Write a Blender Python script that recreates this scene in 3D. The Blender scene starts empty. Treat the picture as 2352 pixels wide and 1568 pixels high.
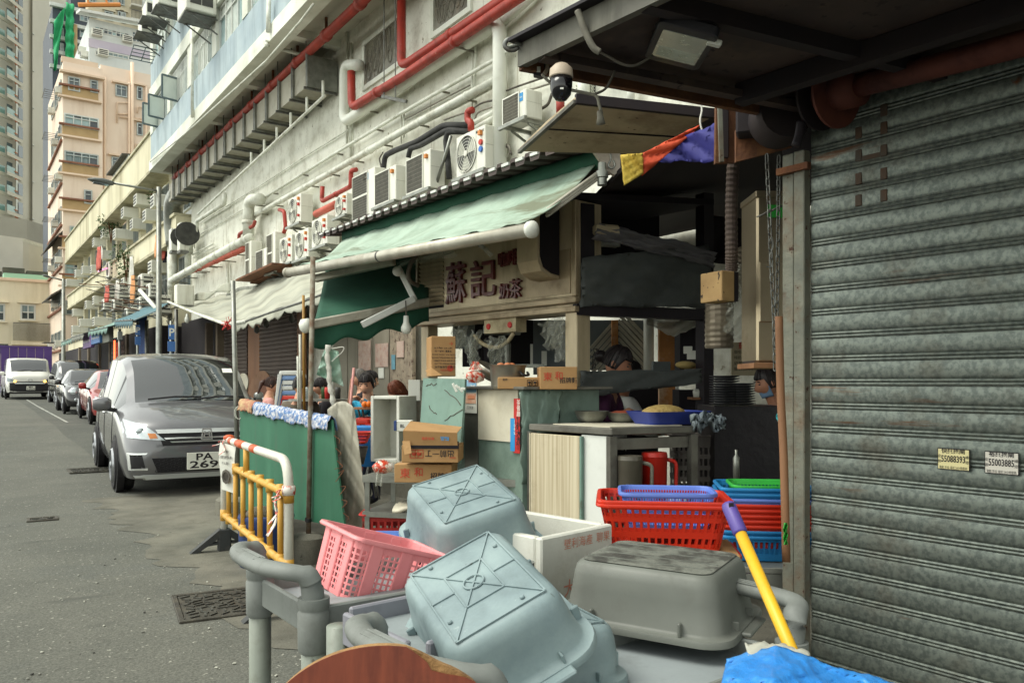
import bpy,math,random
from mathutils import Vector,Matrix
random.seed(7)
sc = bpy.context.scene
V = Vector
rad = math.radians
# ---------------------------------------------------------------- camera
FPX,CX,CY,EYE,YAW = 1829.0,1176.0,878.0,1.5,rad(35)   # focal length,axis and eye height
FW = V((math.sin(YAW),math.cos(YAW),0));RT = V((math.cos(YAW),-math.sin(YAW),0));UP = V((0,0,1))
cam_d = bpy.data.cameras.new('camera');cam = bpy.data.objects.new('camera',cam_d)
sc.collection.objects.link(cam);sc.camera = cam
cam.location = (0,0,EYE);cam.rotation_euler = (rad(90),0,-YAW)
cam_d.sensor_width = 36;cam_d.lens = 28;cam_d.shift_y = 94 / 2352
cam_d.clip_start = 0.05;cam_d.clip_end = 3000
# ---------------------------------------------------------------- sky and sun (overcast)
SUN_EL,SUN_AZ = rad(58),rad(-70)       # azimuth measured from +Y towards +X
w = bpy.data.worlds.new('World');sc.world = w;w.use_nodes = True
nt = w.node_tree;nt.nodes.clear()
sky = nt.nodes.new('ShaderNodeTexSky');sky.sky_type = 'NISHITA';sky.sun_disc = False
sky.sun_elevation = SUN_EL;sky.sun_rotation = SUN_AZ;sky.air_density = 1.0;sky.dust_density = 1.0;sky.ozone_density = 1.0
hs = nt.nodes.new('ShaderNodeHueSaturation');hs.inputs['Saturation'].default_value = 0.12
mx = nt.nodes.new('ShaderNodeMixRGB');mx.blend_type = 'MULTIPLY';mx.inputs[0].default_value = 1
mx.inputs[2].default_value = (0.985,1.0,0.905,1)
bg = nt.nodes.new('ShaderNodeBackground');bg.inputs[1].default_value = 0.15
wo = nt.nodes.new('ShaderNodeOutputWorld')
nt.links.new(sky.outputs[0],hs.inputs['Color']);nt.links.new(hs.outputs[0],mx.inputs[1])
nt.links.new(mx.outputs[0],bg.inputs[0]);nt.links.new(bg.outputs[0],wo.inputs[0])
sun_d = bpy.data.lights.new('sun','SUN');sun = bpy.data.objects.new('sun',sun_d);sc.collection.objects.link(sun)
sun_d.energy = 1.0;sun_d.angle = rad(30);sun_d.color = (1.0,0.975,0.87)
sdir = V((math.sin(SUN_AZ) * math.cos(SUN_EL),math.cos(SUN_AZ) * math.cos(SUN_EL),math.sin(SUN_EL)))
sun.rotation_euler = (-sdir).to_track_quat('-Z','Y').to_euler()
vs = sc.view_settings;vs.view_transform = 'Standard';vs.look = 'None';vs.exposure = 1.2;vs.gamma = 1.0;vs.use_curve_mapping = False
try:
 sc.cycles.use_denoising = True;sc.cycles.max_bounces = 8;sc.cycles.transparent_max_bounces = 12;sc.cycles.caustics_reflective = False;sc.cycles.caustics_refractive = False
 sc.cycles.sample_clamp_indirect = 6
except Exception: pass
# ---------------------------------------------------------------- places: a pixel of the 2352-wide photo to a point
def ray(x,y): return FW + RT * ((x - CX) / FPX) + UP * ((CY - y) / FPX)
EY = V((0,0,EYE))
def at(x,y,d): return EY + ray(x,y) * d
def onx(x,y,X): r = ray(x,y);return EY + r * (X / r.x)
def ony(x,y,Y): r = ray(x,y);return EY + r * (Y / r.y)
def onz(x,y,z): r = ray(x,y);return EY + r * ((z - EYE) / r.z)
def cc(r,f,z): return RT * r + FW * f + UP * z           # right / forward / height
GZ = [(-50,0),(12,0),(25,.36),(37,.58),(47,.71),(60,.85),(400,.95)]
def gz(Y):
 for (a,b),(c,d) in zip(GZ,GZ[1:]):
  if Y <= c: return b + (d - b) * max(0,(Y - a)) / (c - a)
 return .95
# ---------------------------------------------------------------- mesh builder
class MB:
 def __init__(s): s.v = [];s.f = [];s.m = [];s.cur = 0
 def add(s,vs,fs):
  o = len(s.v);s.v.extend([V(p) for p in vs]);s.f.extend([tuple(i + o for i in f) for f in fs]);s.m.extend([s.cur] * len(fs));return s
 def box(s,a,b):
  x0,y0,z0 = a;x1,y1,z1 = b
  return s.add([(x0,y0,z0),(x1,y0,z0),(x1,y1,z0),(x0,y1,z0),(x0,y0,z1),(x1,y0,z1),(x1,y1,z1),(x0,y1,z1)],
                     [(0,3,2,1),(4,5,6,7),(0,1,5,4),(1,2,6,5),(2,3,7,6),(3,0,4,7)])
 def obox(s,c,ax,ay,az,sx,sy,sz,bev=0):
  """box centred at c with unit axes and full sizes, optional chamfer"""
  c = V(c);ax = V(ax).normalized();ay = V(ay).normalized();az = V(az).normalized()
  if not bev:
   vs = [c + ax*(i*sx/2) + ay*(j*sy/2) + az*(k*sz/2) for k in (-1,1) for j in (-1,1) for i in (-1,1)]
   return s.add(vs,[(0,2,3,1),(4,5,7,6),(0,1,5,4),(2,6,7,3),(0,4,6,2),(1,3,7,5)])
  vs = [];idx = {}
  for i in (-1,1):
   for j in (-1,1):
    for k in (-1,1):
     for q in range(3):
      e = [sx/2,sy/2,sz/2]
      for t in range(3):
       if t != q: e[t] -= bev
      idx[(i,j,k,q)] = len(vs);vs.append(c + ax*(i*e[0]) + ay*(j*e[1]) + az*(k*e[2]))
  fs = []
  for i in (-1,1): fs.append([idx[(i,j,k,0)] for j,k in ((-1,-1),(1,-1),(1,1),(-1,1))])
  for j in (-1,1): fs.append([idx[(i,j,k,1)] for i,k in ((-1,-1),(1,-1),(1,1),(-1,1))])
  for k in (-1,1): fs.append([idx[(i,j,k,2)] for i,j in ((-1,-1),(1,-1),(1,1),(-1,1))])
  for j in (-1,1):
   for k in (-1,1): fs.append([idx[(-1,j,k,1)],idx[(1,j,k,1)],idx[(1,j,k,2)],idx[(-1,j,k,2)]])
  for i in (-1,1):
   for k in (-1,1): fs.append([idx[(i,-1,k,0)],idx[(i,1,k,0)],idx[(i,1,k,2)],idx[(i,-1,k,2)]])
  for i in (-1,1):
   for j in (-1,1): fs.append([idx[(i,j,-1,0)],idx[(i,j,1,0)],idx[(i,j,1,1)],idx[(i,j,-1,1)]])
  for i in (-1,1):
   for j in (-1,1):
    for k in (-1,1): fs.append([idx[(i,j,k,q)] for q in range(3)])
  cen = c;out = []
  for f in fs:
   p = [vs[t] for t in f];n = (p[1]-p[0]).cross(p[2]-p[0]);m = sum(p,V())/len(p)
   out.append(tuple(f) if n.dot(m-cen) >= 0 else tuple(reversed(f)))
  return s.add(vs,out)
 def beam(s,a,b,w,h,up=(0,0,1),bev=0):
  a = V(a);b = V(b);d = b - a;L = d.length
  if L < 1e-6: return s
  ay = d / L;u = V(up);ax = ay.cross(u)
  if ax.length < 1e-4: ax = ay.cross(V((1,0,0)))
  ax.normalize();az = ax.cross(ay)
  return s.obox((a+b)/2,ax,ay,az,w,L,h,bev)
 def loft(s,loops,cap0=True,cap1=True,closed=True):
  n = len(loops[0]);o = len(s.v)
  for l in loops: s.v.extend([V(p) for p in l])
  k0 = len(s.f)
  for i in range(len(loops)-1):
   for j in range(n if closed else n-1):
    a = o+i*n+j;b = o+i*n+(j+1) % n
    s.f.append((a,b,b+n,a+n))
  if cap0: s.f.append(tuple(o+j for j in reversed(range(n))))
  if cap1: s.f.append(tuple(o+(len(loops)-1)*n+j for j in range(n)))
  s.m.extend([s.cur]*(len(s.f)-k0));return s
 def tube(s,pts,r,n=8,cap=True):
  pts = [V(p) for p in pts]
  if len(pts) < 2: return s
  rs = r if isinstance(r,(list,tuple)) else [r]*len(pts)
  t0 = (pts[1]-pts[0]).normalized();u = t0.orthogonal().normalized();loops = []
  for i,p in enumerate(pts):
   if i == 0: t = t0
   elif i == len(pts)-1: t = (pts[i]-pts[i-1]).normalized()
   else:
    t = (pts[i+1]-pts[i]).normalized() + (pts[i]-pts[i-1]).normalized()
    t = t.normalized() if t.length > 1e-6 else t0
   u = (u - t*u.dot(t));u = u.normalized() if u.length > 1e-6 else t.orthogonal().normalized()
   w_ = t.cross(u)
   loops.append([p + (u*math.cos(2*math.pi*k/n) + w_*math.sin(2*math.pi*k/n))*rs[i] for k in range(n)])
  return s.loft(loops,cap,cap)
 def lathe(s,base,axis,prof,n=16,cap0=True,cap1=True):
  """prof: list of (radius, height along axis)"""
  ax = V(axis).normalized();u = ax.orthogonal().normalized();w_ = ax.cross(u);b = V(base)
  return s.loft([[b + ax*h + (u*math.cos(2*math.pi*k/n)+w_*math.sin(2*math.pi*k/n))*max(r,1e-4) for k in range(n)] for r,h in prof],cap0,cap1)
 def ball(s,c,rx,ry=None,rz=None,n=14,m=9):
  ry = ry or rx;rz = rz or rx;c = V(c)
  return s.loft([[c + V((rx*math.sin(math.pi*(i+.02)/(m+.04))*math.cos(2*math.pi*k/n),ry*math.sin(math.pi*(i+.02)/(m+.04))*math.sin(2*math.pi*k/n),-rz*math.cos(math.pi*i/m))) for k in range(n)] for i in range(m+1)])
 def prism(s,poly,d):
  """extrude a planar polygon (list of points) by vector d"""
  poly = [V(p) for p in poly];d = V(d);n = len(poly)
  s.add(poly + [p+d for p in poly],[tuple(reversed(range(n))),tuple(range(n,2*n))] + [(i,(i+1) % n,n+(i+1) % n,n+i) for i in range(n)])
  return s
 def quad(s,a,b,c,d): return s.add([a,b,c,d],[(0,1,2,3)])
 def sheet(s,fn,nu,nv,t=0):
  P = [[V(fn(i/nu,j/nv)) for j in range(nv+1)] for i in range(nu+1)]
  vs = [p for r in P for p in r];k = nv+1
  fs = [(i*k+j,i*k+j+1,(i+1)*k+j+1,(i+1)*k+j) for i in range(nu) for j in range(nv)]
  if not t: return s.add(vs,fs)
  N = []
  for i in range(nu+1):
   for j in range(nv+1):
    du = P[min(i+1,nu)][j]-P[max(i-1,0)][j];dv = P[i][min(j+1,nv)]-P[i][max(j-1,0)]
    n_ = dv.cross(du);N.append(n_.normalized() if n_.length > 1e-9 else V((0,0,1)))
  m = len(vs);vs2 = vs + [p - n_*t for p,n_ in zip(vs,N)]
  fs2 = fs + [tuple(m+q for q in reversed(f)) for f in fs]
  edge = [(i*k,(i+1)*k) for i in range(nu)] + [((i+1)*k+nv,i*k+nv) for i in range(nu)] + [(j+1,j) for j in range(nv)] + [(nu*k+j,nu*k+j+1) for j in range(nv)]
  fs2 += [(a,b,m+b,m+a) for a,b in edge]
  return s.add(vs2,fs2)
 def build(s,name,mat,parent=None,smooth=False,local=False,ang=None):
  me = bpy.data.meshes.new(name)
  off = V((0,0,0)) if (local or parent is None) else wloc(parent)
  me.from_pydata([tuple(p-off) for p in s.v],[],s.f)
  mats = mat if isinstance(mat,(list,tuple)) else [mat]
  for m_ in mats: me.materials.append(MAT(m_))
  if len(mats) > 1:
   for p,k in zip(me.polygons,s.m): p.material_index = k
  if smooth:
   me.polygons.foreach_set('use_smooth',[True]*len(me.polygons))
   if ang is not None:
    try: me.set_sharp_from_angle(angle=rad(ang))
    except Exception: pass
  me.update()
  return link(name,me,parent)
def link(name,me,parent=None):
 o = bpy.data.objects.new(name,me);sc.collection.objects.link(o)
 if parent: o.parent = parent
 return o
def wloc(o):
 p = V((0,0,0))
 while o: p = p + o.location;o = o.parent
 return p
def tag(o,label=None,cat=None,group=None,kind=None):
 if label: o['label'] = label
 if cat: o['category'] = cat
 if group: o['group'] = group
 if kind: o['kind'] = kind
 return o
def thing(name,label,cat,loc=(0,0,0),rotz=0,group=None):
 o = bpy.data.objects.new(name,None);sc.collection.objects.link(o);o.location = loc;o.rotation_euler = (0,0,rotz)
 o.empty_display_size = .1
 return tag(o,label,cat,group)
def copy_tree(o,parent=None):
 c = o.copy();sc.collection.objects.link(c);c.parent = parent
 for ch in o.children: copy_tree(ch,c)
 return c
def fillet(pts,r,seg=4):
 pts = [V(p) for p in pts];out = [pts[0]]
 for a,b,c in zip(pts,pts[1:],pts[2:]):
  d1 = (a-b);d2 = (c-b);k = min(r,d1.length*.45,d2.length*.45)
  p = b + d1.normalized()*k;q = b + d2.normalized()*k
  for i in range(seg+1):
   t = i/seg;out.append(p*(1-t)**2 + b*2*t*(1-t) + q*t*t)
 out.append(pts[-1]);return out
def rrect(w_,h_,r,n=4):
 """rounded rectangle loop in 2D, counter-clockwise"""
 out = []
 for cx_,cy_,a0 in ((w_/2-r,h_/2-r,0),(-w_/2+r,h_/2-r,90),(-w_/2+r,-h_/2+r,180),(w_/2-r,-h_/2+r,270)):
  for i in range(n+1):
   a = rad(a0+90*i/n);out.append((cx_+r*math.cos(a),cy_+r*math.sin(a)))
 return out
def frame(o,ax,ay,az):
 o = V(o);ax = V(ax);ay = V(ay);az = V(az)
 return lambda x,y,z=0: o + ax*x + ay*y + az*z
def sag(a,b,s_,n=10):
 a = V(a);b = V(b);return [a.lerp(b,i/n) - UP*(s_*4*(i/n)*(1-i/n)) for i in range(n+1)]
def bez(pts,n=12):
 """Catmull-Rom through the points"""
 pts = [V(p) for p in pts];P = [pts[0]*2-pts[1]] + pts + [pts[-1]*2-pts[-2]];out = []
 for i in range(1,len(P)-2):
  for k in range(n):
   t = k/n;a,b,c,d = P[i-1],P[i],P[i+1],P[i+2]
   out.append(.5*((2*b)+(c-a)*t+(2*a-5*b+4*c-d)*t*t+(3*b-a-3*c+d)*t*t*t))
 out.append(pts[-1]);return out
def noise1(x,k=0): 
 return math.sin(x*1.7+k*3.1)*.5+math.sin(x*3.9+k*1.7+1.3)*.3+math.sin(x*8.3+k*5.1+.4)*.2
# ---------------------------------------------------------------- materials
_M = {}
def S(r,g,b):  # photo colour (0-255 sRGB) to linear
 return tuple(((c/255)/12.92 if c/255 <= .04045 else ((c/255+.055)/1.055)**2.4) for c in (r,g,b))
def mat(name,col,col2=None,ns=2.5,rough=.6,metal=0,bump=0,bs=60,dirt=None,da=.4,ds=1.6,streak=0,speck=0,spec=.5,coat=0,alpha=1,trans=0,emit=0,lo=.35,hi=.65,sheen=0,ior=1.45,sub=0,stretch=None,fleck=None,world=False,rust=None):
 """procedural surface: two-tone cloudy colour, dirt with a shape of its own, fine grain, relief"""
 if name in _M: return _M[name]
 m = bpy.data.materials.new(name);m.use_nodes = True;t = m.node_tree;N = t.nodes;L = t.links
 b = N['Principled BSDF'];b.inputs['Roughness'].default_value = rough;b.inputs['Metallic'].default_value = metal
 b.inputs['Specular IOR Level'].default_value = spec;b.inputs['Coat Weight'].default_value = coat;b.inputs['Coat Roughness'].default_value = .05
 b.inputs['Alpha'].default_value = alpha;b.inputs['Transmission Weight'].default_value = trans;b.inputs['IOR'].default_value = ior
 c4 = lambda c: (c[0],c[1],c[2],1)
 tc = N.new('ShaderNodeTexCoord')
 if world: tc = N.new('ShaderNodeNewGeometry')
 OC = tc.outputs['Position' if world else 'Object']
 def nz(scale,det=6,st=None,rgh=.6):
  n = N.new('ShaderNodeTexNoise');n.inputs['Scale'].default_value = scale;n.inputs['Detail'].default_value = det;n.inputs['Roughness'].default_value = rgh
  if st:
   mp = N.new('ShaderNodeMapping');mp.inputs['Scale'].default_value = st;L.new(OC,mp.inputs[0]);L.new(mp.outputs[0],n.inputs['Vector'])
  else: L.new(OC,n.inputs['Vector'])
  return n
 def ramp(src,a,z):
  r = N.new('ShaderNodeMapRange');r.inputs[1].default_value = a;r.inputs[2].default_value = z;L.new(src,r.inputs[0]);return r.outputs[0]
 def mixc(f,a,z,mode='MIX'):
  x = N.new('ShaderNodeMix');x.data_type = 'RGBA';x.blend_type = mode
  if isinstance(f,float): x.inputs[0].default_value = f
  else: L.new(f,x.inputs[0])
  for i,q in ((6,a),(7,z)):
   if isinstance(q,tuple): x.inputs[i].default_value = c4(q)
   else: L.new(q,x.inputs[i])
  return x.outputs[2]
 cur = tuple(col[:3])
 if col2: cur = mixc(ramp(nz(ns,6,stretch).outputs[0],lo,hi),cur,tuple(col2[:3]))
 if dirt:
  st = (1,1,.12) if streak else None
  f = ramp(nz(ds,8,st,.7).outputs[0],.62-.3*da,.78-.1*da)
  g = N.new('ShaderNodeMath');g.operation = 'MULTIPLY';L.new(f,g.inputs[0]);g.inputs[1].default_value = min(1,da+.25)
  cur = mixc(g.outputs[0],cur,tuple(dirt[:3]))
  rr = N.new('ShaderNodeMapRange');rr.inputs[3].default_value = rough;rr.inputs[4].default_value = min(1,rough+.25);L.new(f,rr.inputs[0]);L.new(rr.outputs[0],b.inputs['Roughness'])
 if speck:
  f = nz(bs*1.7,3,None,.7).outputs[0]
  x = N.new('ShaderNodeMapRange');x.inputs[1].default_value = .3;x.inputs[2].default_value = .7;x.inputs[3].default_value = 1-speck;x.inputs[4].default_value = 1+speck;L.new(f,x.inputs[0])
  y = N.new('ShaderNodeVectorMath');y.operation = 'SCALE'
  if isinstance(cur,tuple): y.inputs[0].default_value = cur
  else: L.new(cur,y.inputs[0])
  L.new(x.outputs[0],y.inputs['Scale']);cur = y.outputs[0]
 if fleck:   # sharp little marks: (colour,scale,threshold)
  vo = nz(fleck[1],4,None,.55);f = ramp(vo.outputs[0],fleck[2],fleck[2]+.03);cur = mixc(f,cur,tuple(fleck[0]))
 if rust:    # long thin runs: (colour,stretch,threshold)
  f = ramp(nz(1.0,6,rust[1],.65).outputs[0],rust[2],rust[2]+.09);cur = mixc(f,cur,tuple(rust[0]))
 if isinstance(cur,tuple): b.inputs['Base Color'].default_value = c4(cur)
 else: L.new(cur,b.inputs['Base Color'])
 if bump:
  bn = N.new('ShaderNodeBump');bn.inputs['Strength'].default_value = min(1,bump);bn.inputs['Distance'].default_value = .01*max(1,bump)
  L.new(nz(bs,5).outputs[0],bn.inputs['Height']);L.new(bn.outputs[0],b.inputs['Normal'])
 if emit:
  b.inputs['Emission Strength'].default_value = emit
  b.inputs['Emission Color'].default_value = c4(col)
 _M[name] = m;return m
def MAT(m): return _M[m] if isinstance(m,str) else m
# ---------------------------------------------------------------- lettering
def lettering(name,body,org,xax,yax,size,m,parent,ext=.0015,bold=0,align='CENTER',width=None):
 """flat letters as a mesh: baseline centre at org, xax reading direction, yax up; size = cap height of a CJK glyph"""
 cu = bpy.data.curves.new('t','FONT');cu.body = body;cu.size = 1;cu.align_x = align;cu.align_y = 'CENTER';cu.extrude = 0;cu.offset = bold;cu.resolution_u = 2
 ob = bpy.data.objects.new('t',cu);me = bpy.data.meshes.new_from_object(ob);bpy.data.objects.remove(ob);bpy.data.curves.remove(cu)
 xa = V(xax).normalized();ya = V(yax).normalized();za = xa.cross(ya);o = V(org) - wloc(parent)
 sx = size
 if width and len(me.vertices):
  xs = [v.co.x for v in me.vertices];sx = width/max(1e-6,max(xs)-min(xs))
 for v in me.vertices: v.co = o + xa*(v.co.x*sx) + ya*(v.co.y*size) + za*ext
 me.name = name;me.materials.clear();me.materials.append(MAT(m))
 return link(name,me,parent)
# ================================================================ shared materials
mat('asphalt',S(88,89,82),S(72,74,69),.5,.9,bump=.6,bs=48,speck=.42,dirt=S(104,105,97),da=.35,ds=.45,fleck=(S(146,146,136),30,.655),rust=(S(70,72,68),(.5,3,1),.6))
mat('asphalt_old',S(98,98,90),S(84,85,78),.7,.9,bump=.7,bs=44,speck=.42,dirt=S(84,88,86),da=.35,ds=.8,fleck=(S(152,151,140),26,.65),rust=(S(78,79,73),(.6,2.5,1),.6))
mat('concrete',S(116,113,101),S(92,91,82),1.6,.9,bump=.5,bs=70,speck=.2,dirt=S(74,72,62),da=.5,ds=2.3,fleck=(S(70,68,60),14,.68))
mat('paint_line',S(188,190,180),S(140,142,136),3,.8,speck=.15,bs=60,dirt=S(95,98,94),da=.6,ds=4)
mat('iron',S(86,84,76),S(66,62,56),5,.6,metal=.6,bump=.4,bs=60,dirt=S(110,104,90),da=.4,ds=8)
mat('iron_rib',S(98,98,92),S(78,76,70),8,.5,metal=.7,bump=.2,bs=80)
mat('white_wall',S(228,228,216),S(210,210,197),1.1,.85,bump=.3,bs=9,speck=.05,dirt=S(158,152,132),da=.42,ds=2.2,fleck=(S(150,144,126),7,.67),rust=(S(150,140,116),(3,3,.25),.62))
mat('slab_white',S(230,232,222),S(202,204,190),.8,.8,bump=.1,bs=20,dirt=S(150,148,130),da=.25,ds=1.2)
mat('soffit',S(206,204,190),S(188,185,170),.6,.9,bump=.15,bs=25,dirt=S(130,122,100),da=.3,ds=1.0)
mat('blue_render',S(158,174,182),S(178,192,196),1.2,.8,bump=.1,bs=25,dirt=S(120,134,142),da=.5,ds=2.2,streak=1)
mat('pvc',S(222,224,212),S(202,204,191),1.5,.45,dirt=S(138,130,108),da=.45,ds=3,speck=.05,bs=30)
mat('pvc_bright',S(226,228,218),S(214,216,204),1.5,.35,dirt=S(170,166,150),da=.2,ds=3)
mat('red_pipe',S(170,58,44),S(148,50,40),2.5,.5,dirt=S(112,62,50),da=.42,ds=5,speck=.1,bs=30,fleck=(S(196,150,130),22,.7))
mat('red_pipe_dull',S(166,62,48),S(140,54,44),2.5,.55,dirt=S(110,70,58),da=.45,ds=4)
mat('red_pipe_pale',S(196,100,82),S(178,84,68),2.5,.6,dirt=S(150,110,96),da=.4,ds=4)
mat('steel_bracket',S(120,122,118),S(92,92,88),6,.5,metal=.7,dirt=S(92,66,48),da=.35,ds=9)
mat('galv',S(150,152,144),S(126,128,122),7,.42,metal=.75,dirt=S(110,104,88),da=.35,ds=2.2)
mat('duct_metal',S(156,152,136),S(138,134,120),1.5,.5,metal=.35,dirt=S(110,102,84),da=.35,ds=1.7)
mat('ac_case',S(224,224,212),S(212,212,200),1.4,.5,dirt=S(150,144,124),da=.35,ds=2.4,streak=1)
mat('ac_dark',S(70,70,66),S(50,50,48),5,.6)
mat('ac_blade',S(176,176,164),rough=.5)
mat('ac_grille',S(150,146,130),S(128,124,110),8,.5,metal=.2)
mat('ac_orange',S(206,130,60),rough=.5)
mat('valve_red',S(190,56,44),rough=.5)
mat('valve_blue',S(56,110,190),rough=.5)
mat('logo_blue',S(46,140,200),rough=.5)
mat('black_pipe',S(44,44,44),S(62,62,60),6,.8,bump=.4,bs=60)
mat('black',S(24,22,26),rough=.5)
mat('rubber',S(30,29,32),S(44,43,44),10,.8,bump=.2,bs=120)
mat('cable',S(66,62,56),S(96,90,80),6,.7)
mat('cable_grey',S(136,132,118),S(104,100,90),8,.7)
mat('win_glass',S(86,100,104),rough=.06,spec=.8,metal=0,coat=.3)
mat('win_glass_dark',S(40,48,52),S(62,72,76),1.2,.08,spec=.8)
mat('win_glass_pale',S(168,190,188),S(140,166,168),.9,.2,spec=.6)
mat('win_glass_teal',S(150,186,172),S(136,174,160),1.4,.25,spec=.6)
mat('win_sky',S(222,228,220),S(200,210,204),.8,.12,spec=.9)
mat('curtain',S(150,166,166),S(110,126,130),9,.9,stretch=(1,1,.05))
mat('alu',S(176,182,178),S(150,156,152),3,.4,metal=.5)
mat('alu_white',S(214,216,210),S(196,198,192),3,.5)
mat('steel_green',S(96,112,116),S(74,90,96),4,.5,metal=.2)
mat('peach',S(234,216,198),S(224,204,184),.25,.85,bump=.2,bs=6,dirt=S(186,156,132),da=.35,ds=.5,streak=1)
mat('peach_trim',S(232,208,184),S(220,194,168),.4,.8)
mat('ochre',S(184,158,116),S(168,142,102),.6,.85)
mat('brown_ledge',S(148,104,84),S(130,90,72),.6,.8)
mat('cream',S(232,224,200),S(222,212,186),.25,.85,dirt=S(180,168,136),da=.4,ds=.5,streak=1)
mat('yellow_wall',S(220,214,186),S(206,199,170),.4,.85,bump=.2,bs=10,dirt=S(132,122,88),da=.5,ds=.7,streak=1)
mat('yellow_trim',S(204,198,170),S(168,162,136),.9,.85,dirt=S(106,98,76),da=.5,ds=1.3)
mat('lavender',S(196,188,200),S(182,174,190),.4,.8)
mat('pale_wall',S(214,218,214),S(200,206,204),.4,.8,dirt=S(170,176,176),da=.3,ds=.6,streak=1)
mat('tower_beige',S(208,198,172),S(198,188,162),.2,.8)
mat('tower_stone',S(206,203,190),S(196,193,180),.15,.8)
mat('tower_grey',S(156,158,156),S(146,148,146),.15,.8)
mat('tower_dark',S(74,80,90),S(64,70,80),.2,.6)
mat('tower_white',S(218,222,214),S(206,212,206),.3,.4)
mat('orange_ledge',S(186,112,70),rough=.7)
mat('glass_green',S(140,170,162),S(116,150,146),.6,.15,spec=.8)
mat('net_green',S(54,170,112),S(38,146,92),1.5,.8,dirt=S(90,190,140),da=.4,ds=1)
mat('podium',S(164,162,152),S(152,150,140),.2,.85)
mat('podium_tile',S(206,204,196),S(196,194,186),.3,.7)
mat('teal_roof',S(150,192,170),rough=.7)
mat('roof_dark',S(92,88,80),S(70,68,62),1,.9)
mat('purple',S(98,70,140),S(86,62,128),.4,.6)
mat('rust',S(122,76,48),S(84,56,42),8,.85,bump=.5,bs=60,dirt=S(150,110,70),da=.4,ds=12)
mat('sign_purple',S(116,86,140),S(100,74,122),.8,.6)
mat('sign_blue',S(70,116,170),S(56,96,150),.8,.6)
mat('letter_white',S(226,226,216),rough=.6)
mat('letter_red',S(190,48,44),rough=.6)
mat('letter_black',S(28,24,28),rough=.6)
mat('letter_maroon',S(110,36,34),S(88,30,30),9,.4,coat=.2)
mat('parking_blue',S(76,122,184),S(62,104,164),2,.5)
mat('plant',S(70,96,52),S(44,68,36),4,.7)
mat('cloth_white',S(216,214,204),S(190,188,178),4,.9)
mat('cloth_red',S(204,110,96),S(180,86,78),4,.9)
mat('cloth_dark',S(48,48,58),S(34,34,42),4,.9)
mat('cloth_orange',S(220,160,112),rough=.9)
mat('plastic_white',S(220,222,212),rough=.45)
# ================================================================ ground
ys = [-60,-20,-5,0,4,8,12,16,20,25,31,37,42,47,53,60,80,120,300,900]
mb = MB();xs = [-400,-60,-12,-4,0,2,4,6,9,14,60,400]
mb.add([(x,y,gz(y)) for y in ys for x in xs],[(j*len(xs)+i,j*len(xs)+i+1,(j+1)*len(xs)+i+1,(j+1)*len(xs)+i) for j in range(len(ys)-1) for i in range(len(xs)-1)])
tag(mb.build('road','asphalt'),kind='structure')
def strip(name,m,poly_rows,lift,kind='structure',parent=None):
 """sheet laid on the ground from rows of (y, x0, x1)"""
 mb = MB();rows = []
 for (y0,a0,b0),(y1,a1,b1) in zip(poly_rows,poly_rows[1:]):
  n = max(1,int(abs(y1-y0)/2))
  for i in range(n): t = i/n;rows.append((y0+(y1-y0)*t,a0+(a1-a0)*t,b0+(b1-b0)*t))
 rows.append(poly_rows[-1]);k = 5
 mb.add([(a+(b-a)*i/k,y,gz(y)+lift) for y,a,b in rows for i in range(k+1)],[(j*(k+1)+i,j*(k+1)+i+1,(j+1)*(k+1)+i+1,(j+1)*(k+1)+i) for j in range(len(rows)-1) for i in range(k)])
 o = mb.build(name,m,parent);return tag(o,kind=kind) if kind else o
# relaid lane with a ragged seam,concrete apron by the stalls
def gp(x,y): return onz(x,y,0)
seam = []
for i in range(40):
 y = -3 + i*1.4;seam.append((y,.02 + .05*noise1(y*1.3) + (.13 if 9 < y < 15 else 0) - max(0,y-12)*.004,2.05 + .04*noise1(y*2.1,2)+max(0,y-14)*.012))
strip('asphalt_lane','asphalt_old',seam,.004)
strip('concrete_apron','concrete',[(y,1.45+.16*noise1(y*1.9,4)+.12*noise1(y*6,1)+.05*noise1(y*17,3),9.5) for y in [x*.12 for x in range(2,100)]],.008)
strip('parking_line','paint_line',[(25.5,2.57,2.64),(30,2.59,2.66),(36,2.62,2.69),(44,2.77,2.84)],.012)
def cover(name,label,px,py,w_,l_,ang,ribs):
 p = gp(px,py);t = thing(name,label,'manhole',(p.x,p.y,gz(p.y)))
 R_ = Matrix.Rotation(ang,3,'Z');ax = R_ @ V((1,0,0));ay = R_ @ V((0,1,0));c = V((p.x,p.y,gz(p.y)+.008))
 MB().obox(c,ax,ay,UP,w_,l_,.012,.003).build('plate','iron',t)
 fr = MB()
 for sx,sy,a,b in ((0,1,w_+.08,.035),(0,-1,w_+.08,.035),(1,0,.035,l_+.0),(-1,0,.035,l_+.0)):
  fr.obox(c+ax*sx*(w_/2+.022)+ay*sy*(l_/2+.022)+UP*.003,ax,ay,UP,a,b,.02,.004)
 fr.build('rim','iron',t)
 rb = MB();rnd = random.Random(int(px))
 n = ribs
 for i in range(n):
  for j in range(n):
   q = c + ax*((i+.5)/n-.5+rnd.uniform(-.02,.02))*w_*.94 + ay*((j+.5)/n-.5+rnd.uniform(-.02,.02))*l_*.94 + UP*.009
   a = rnd.choice([0,math.pi/4,-math.pi/4,math.pi/2,math.pi/8])+rnd.uniform(-.1,.1)
   rb.obox(q,ax*math.cos(a)+ay*math.sin(a),ay*math.cos(a)-ax*math.sin(a),UP,w_/n*.92,.014*w_/.6,.01)
 tag(rb.build('tread','iron_rib',t),kind='stuff');return t
cover('manhole_cover','ribbed iron manhole cover in the pavement beside the yellow barrier',530,1386,.62,.62,rad(-8),9)
cover('manhole_cover','ribbed iron manhole cover beside the front wheel of the grey minivan',212,1090,.62,.62,rad(-2),9)
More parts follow.
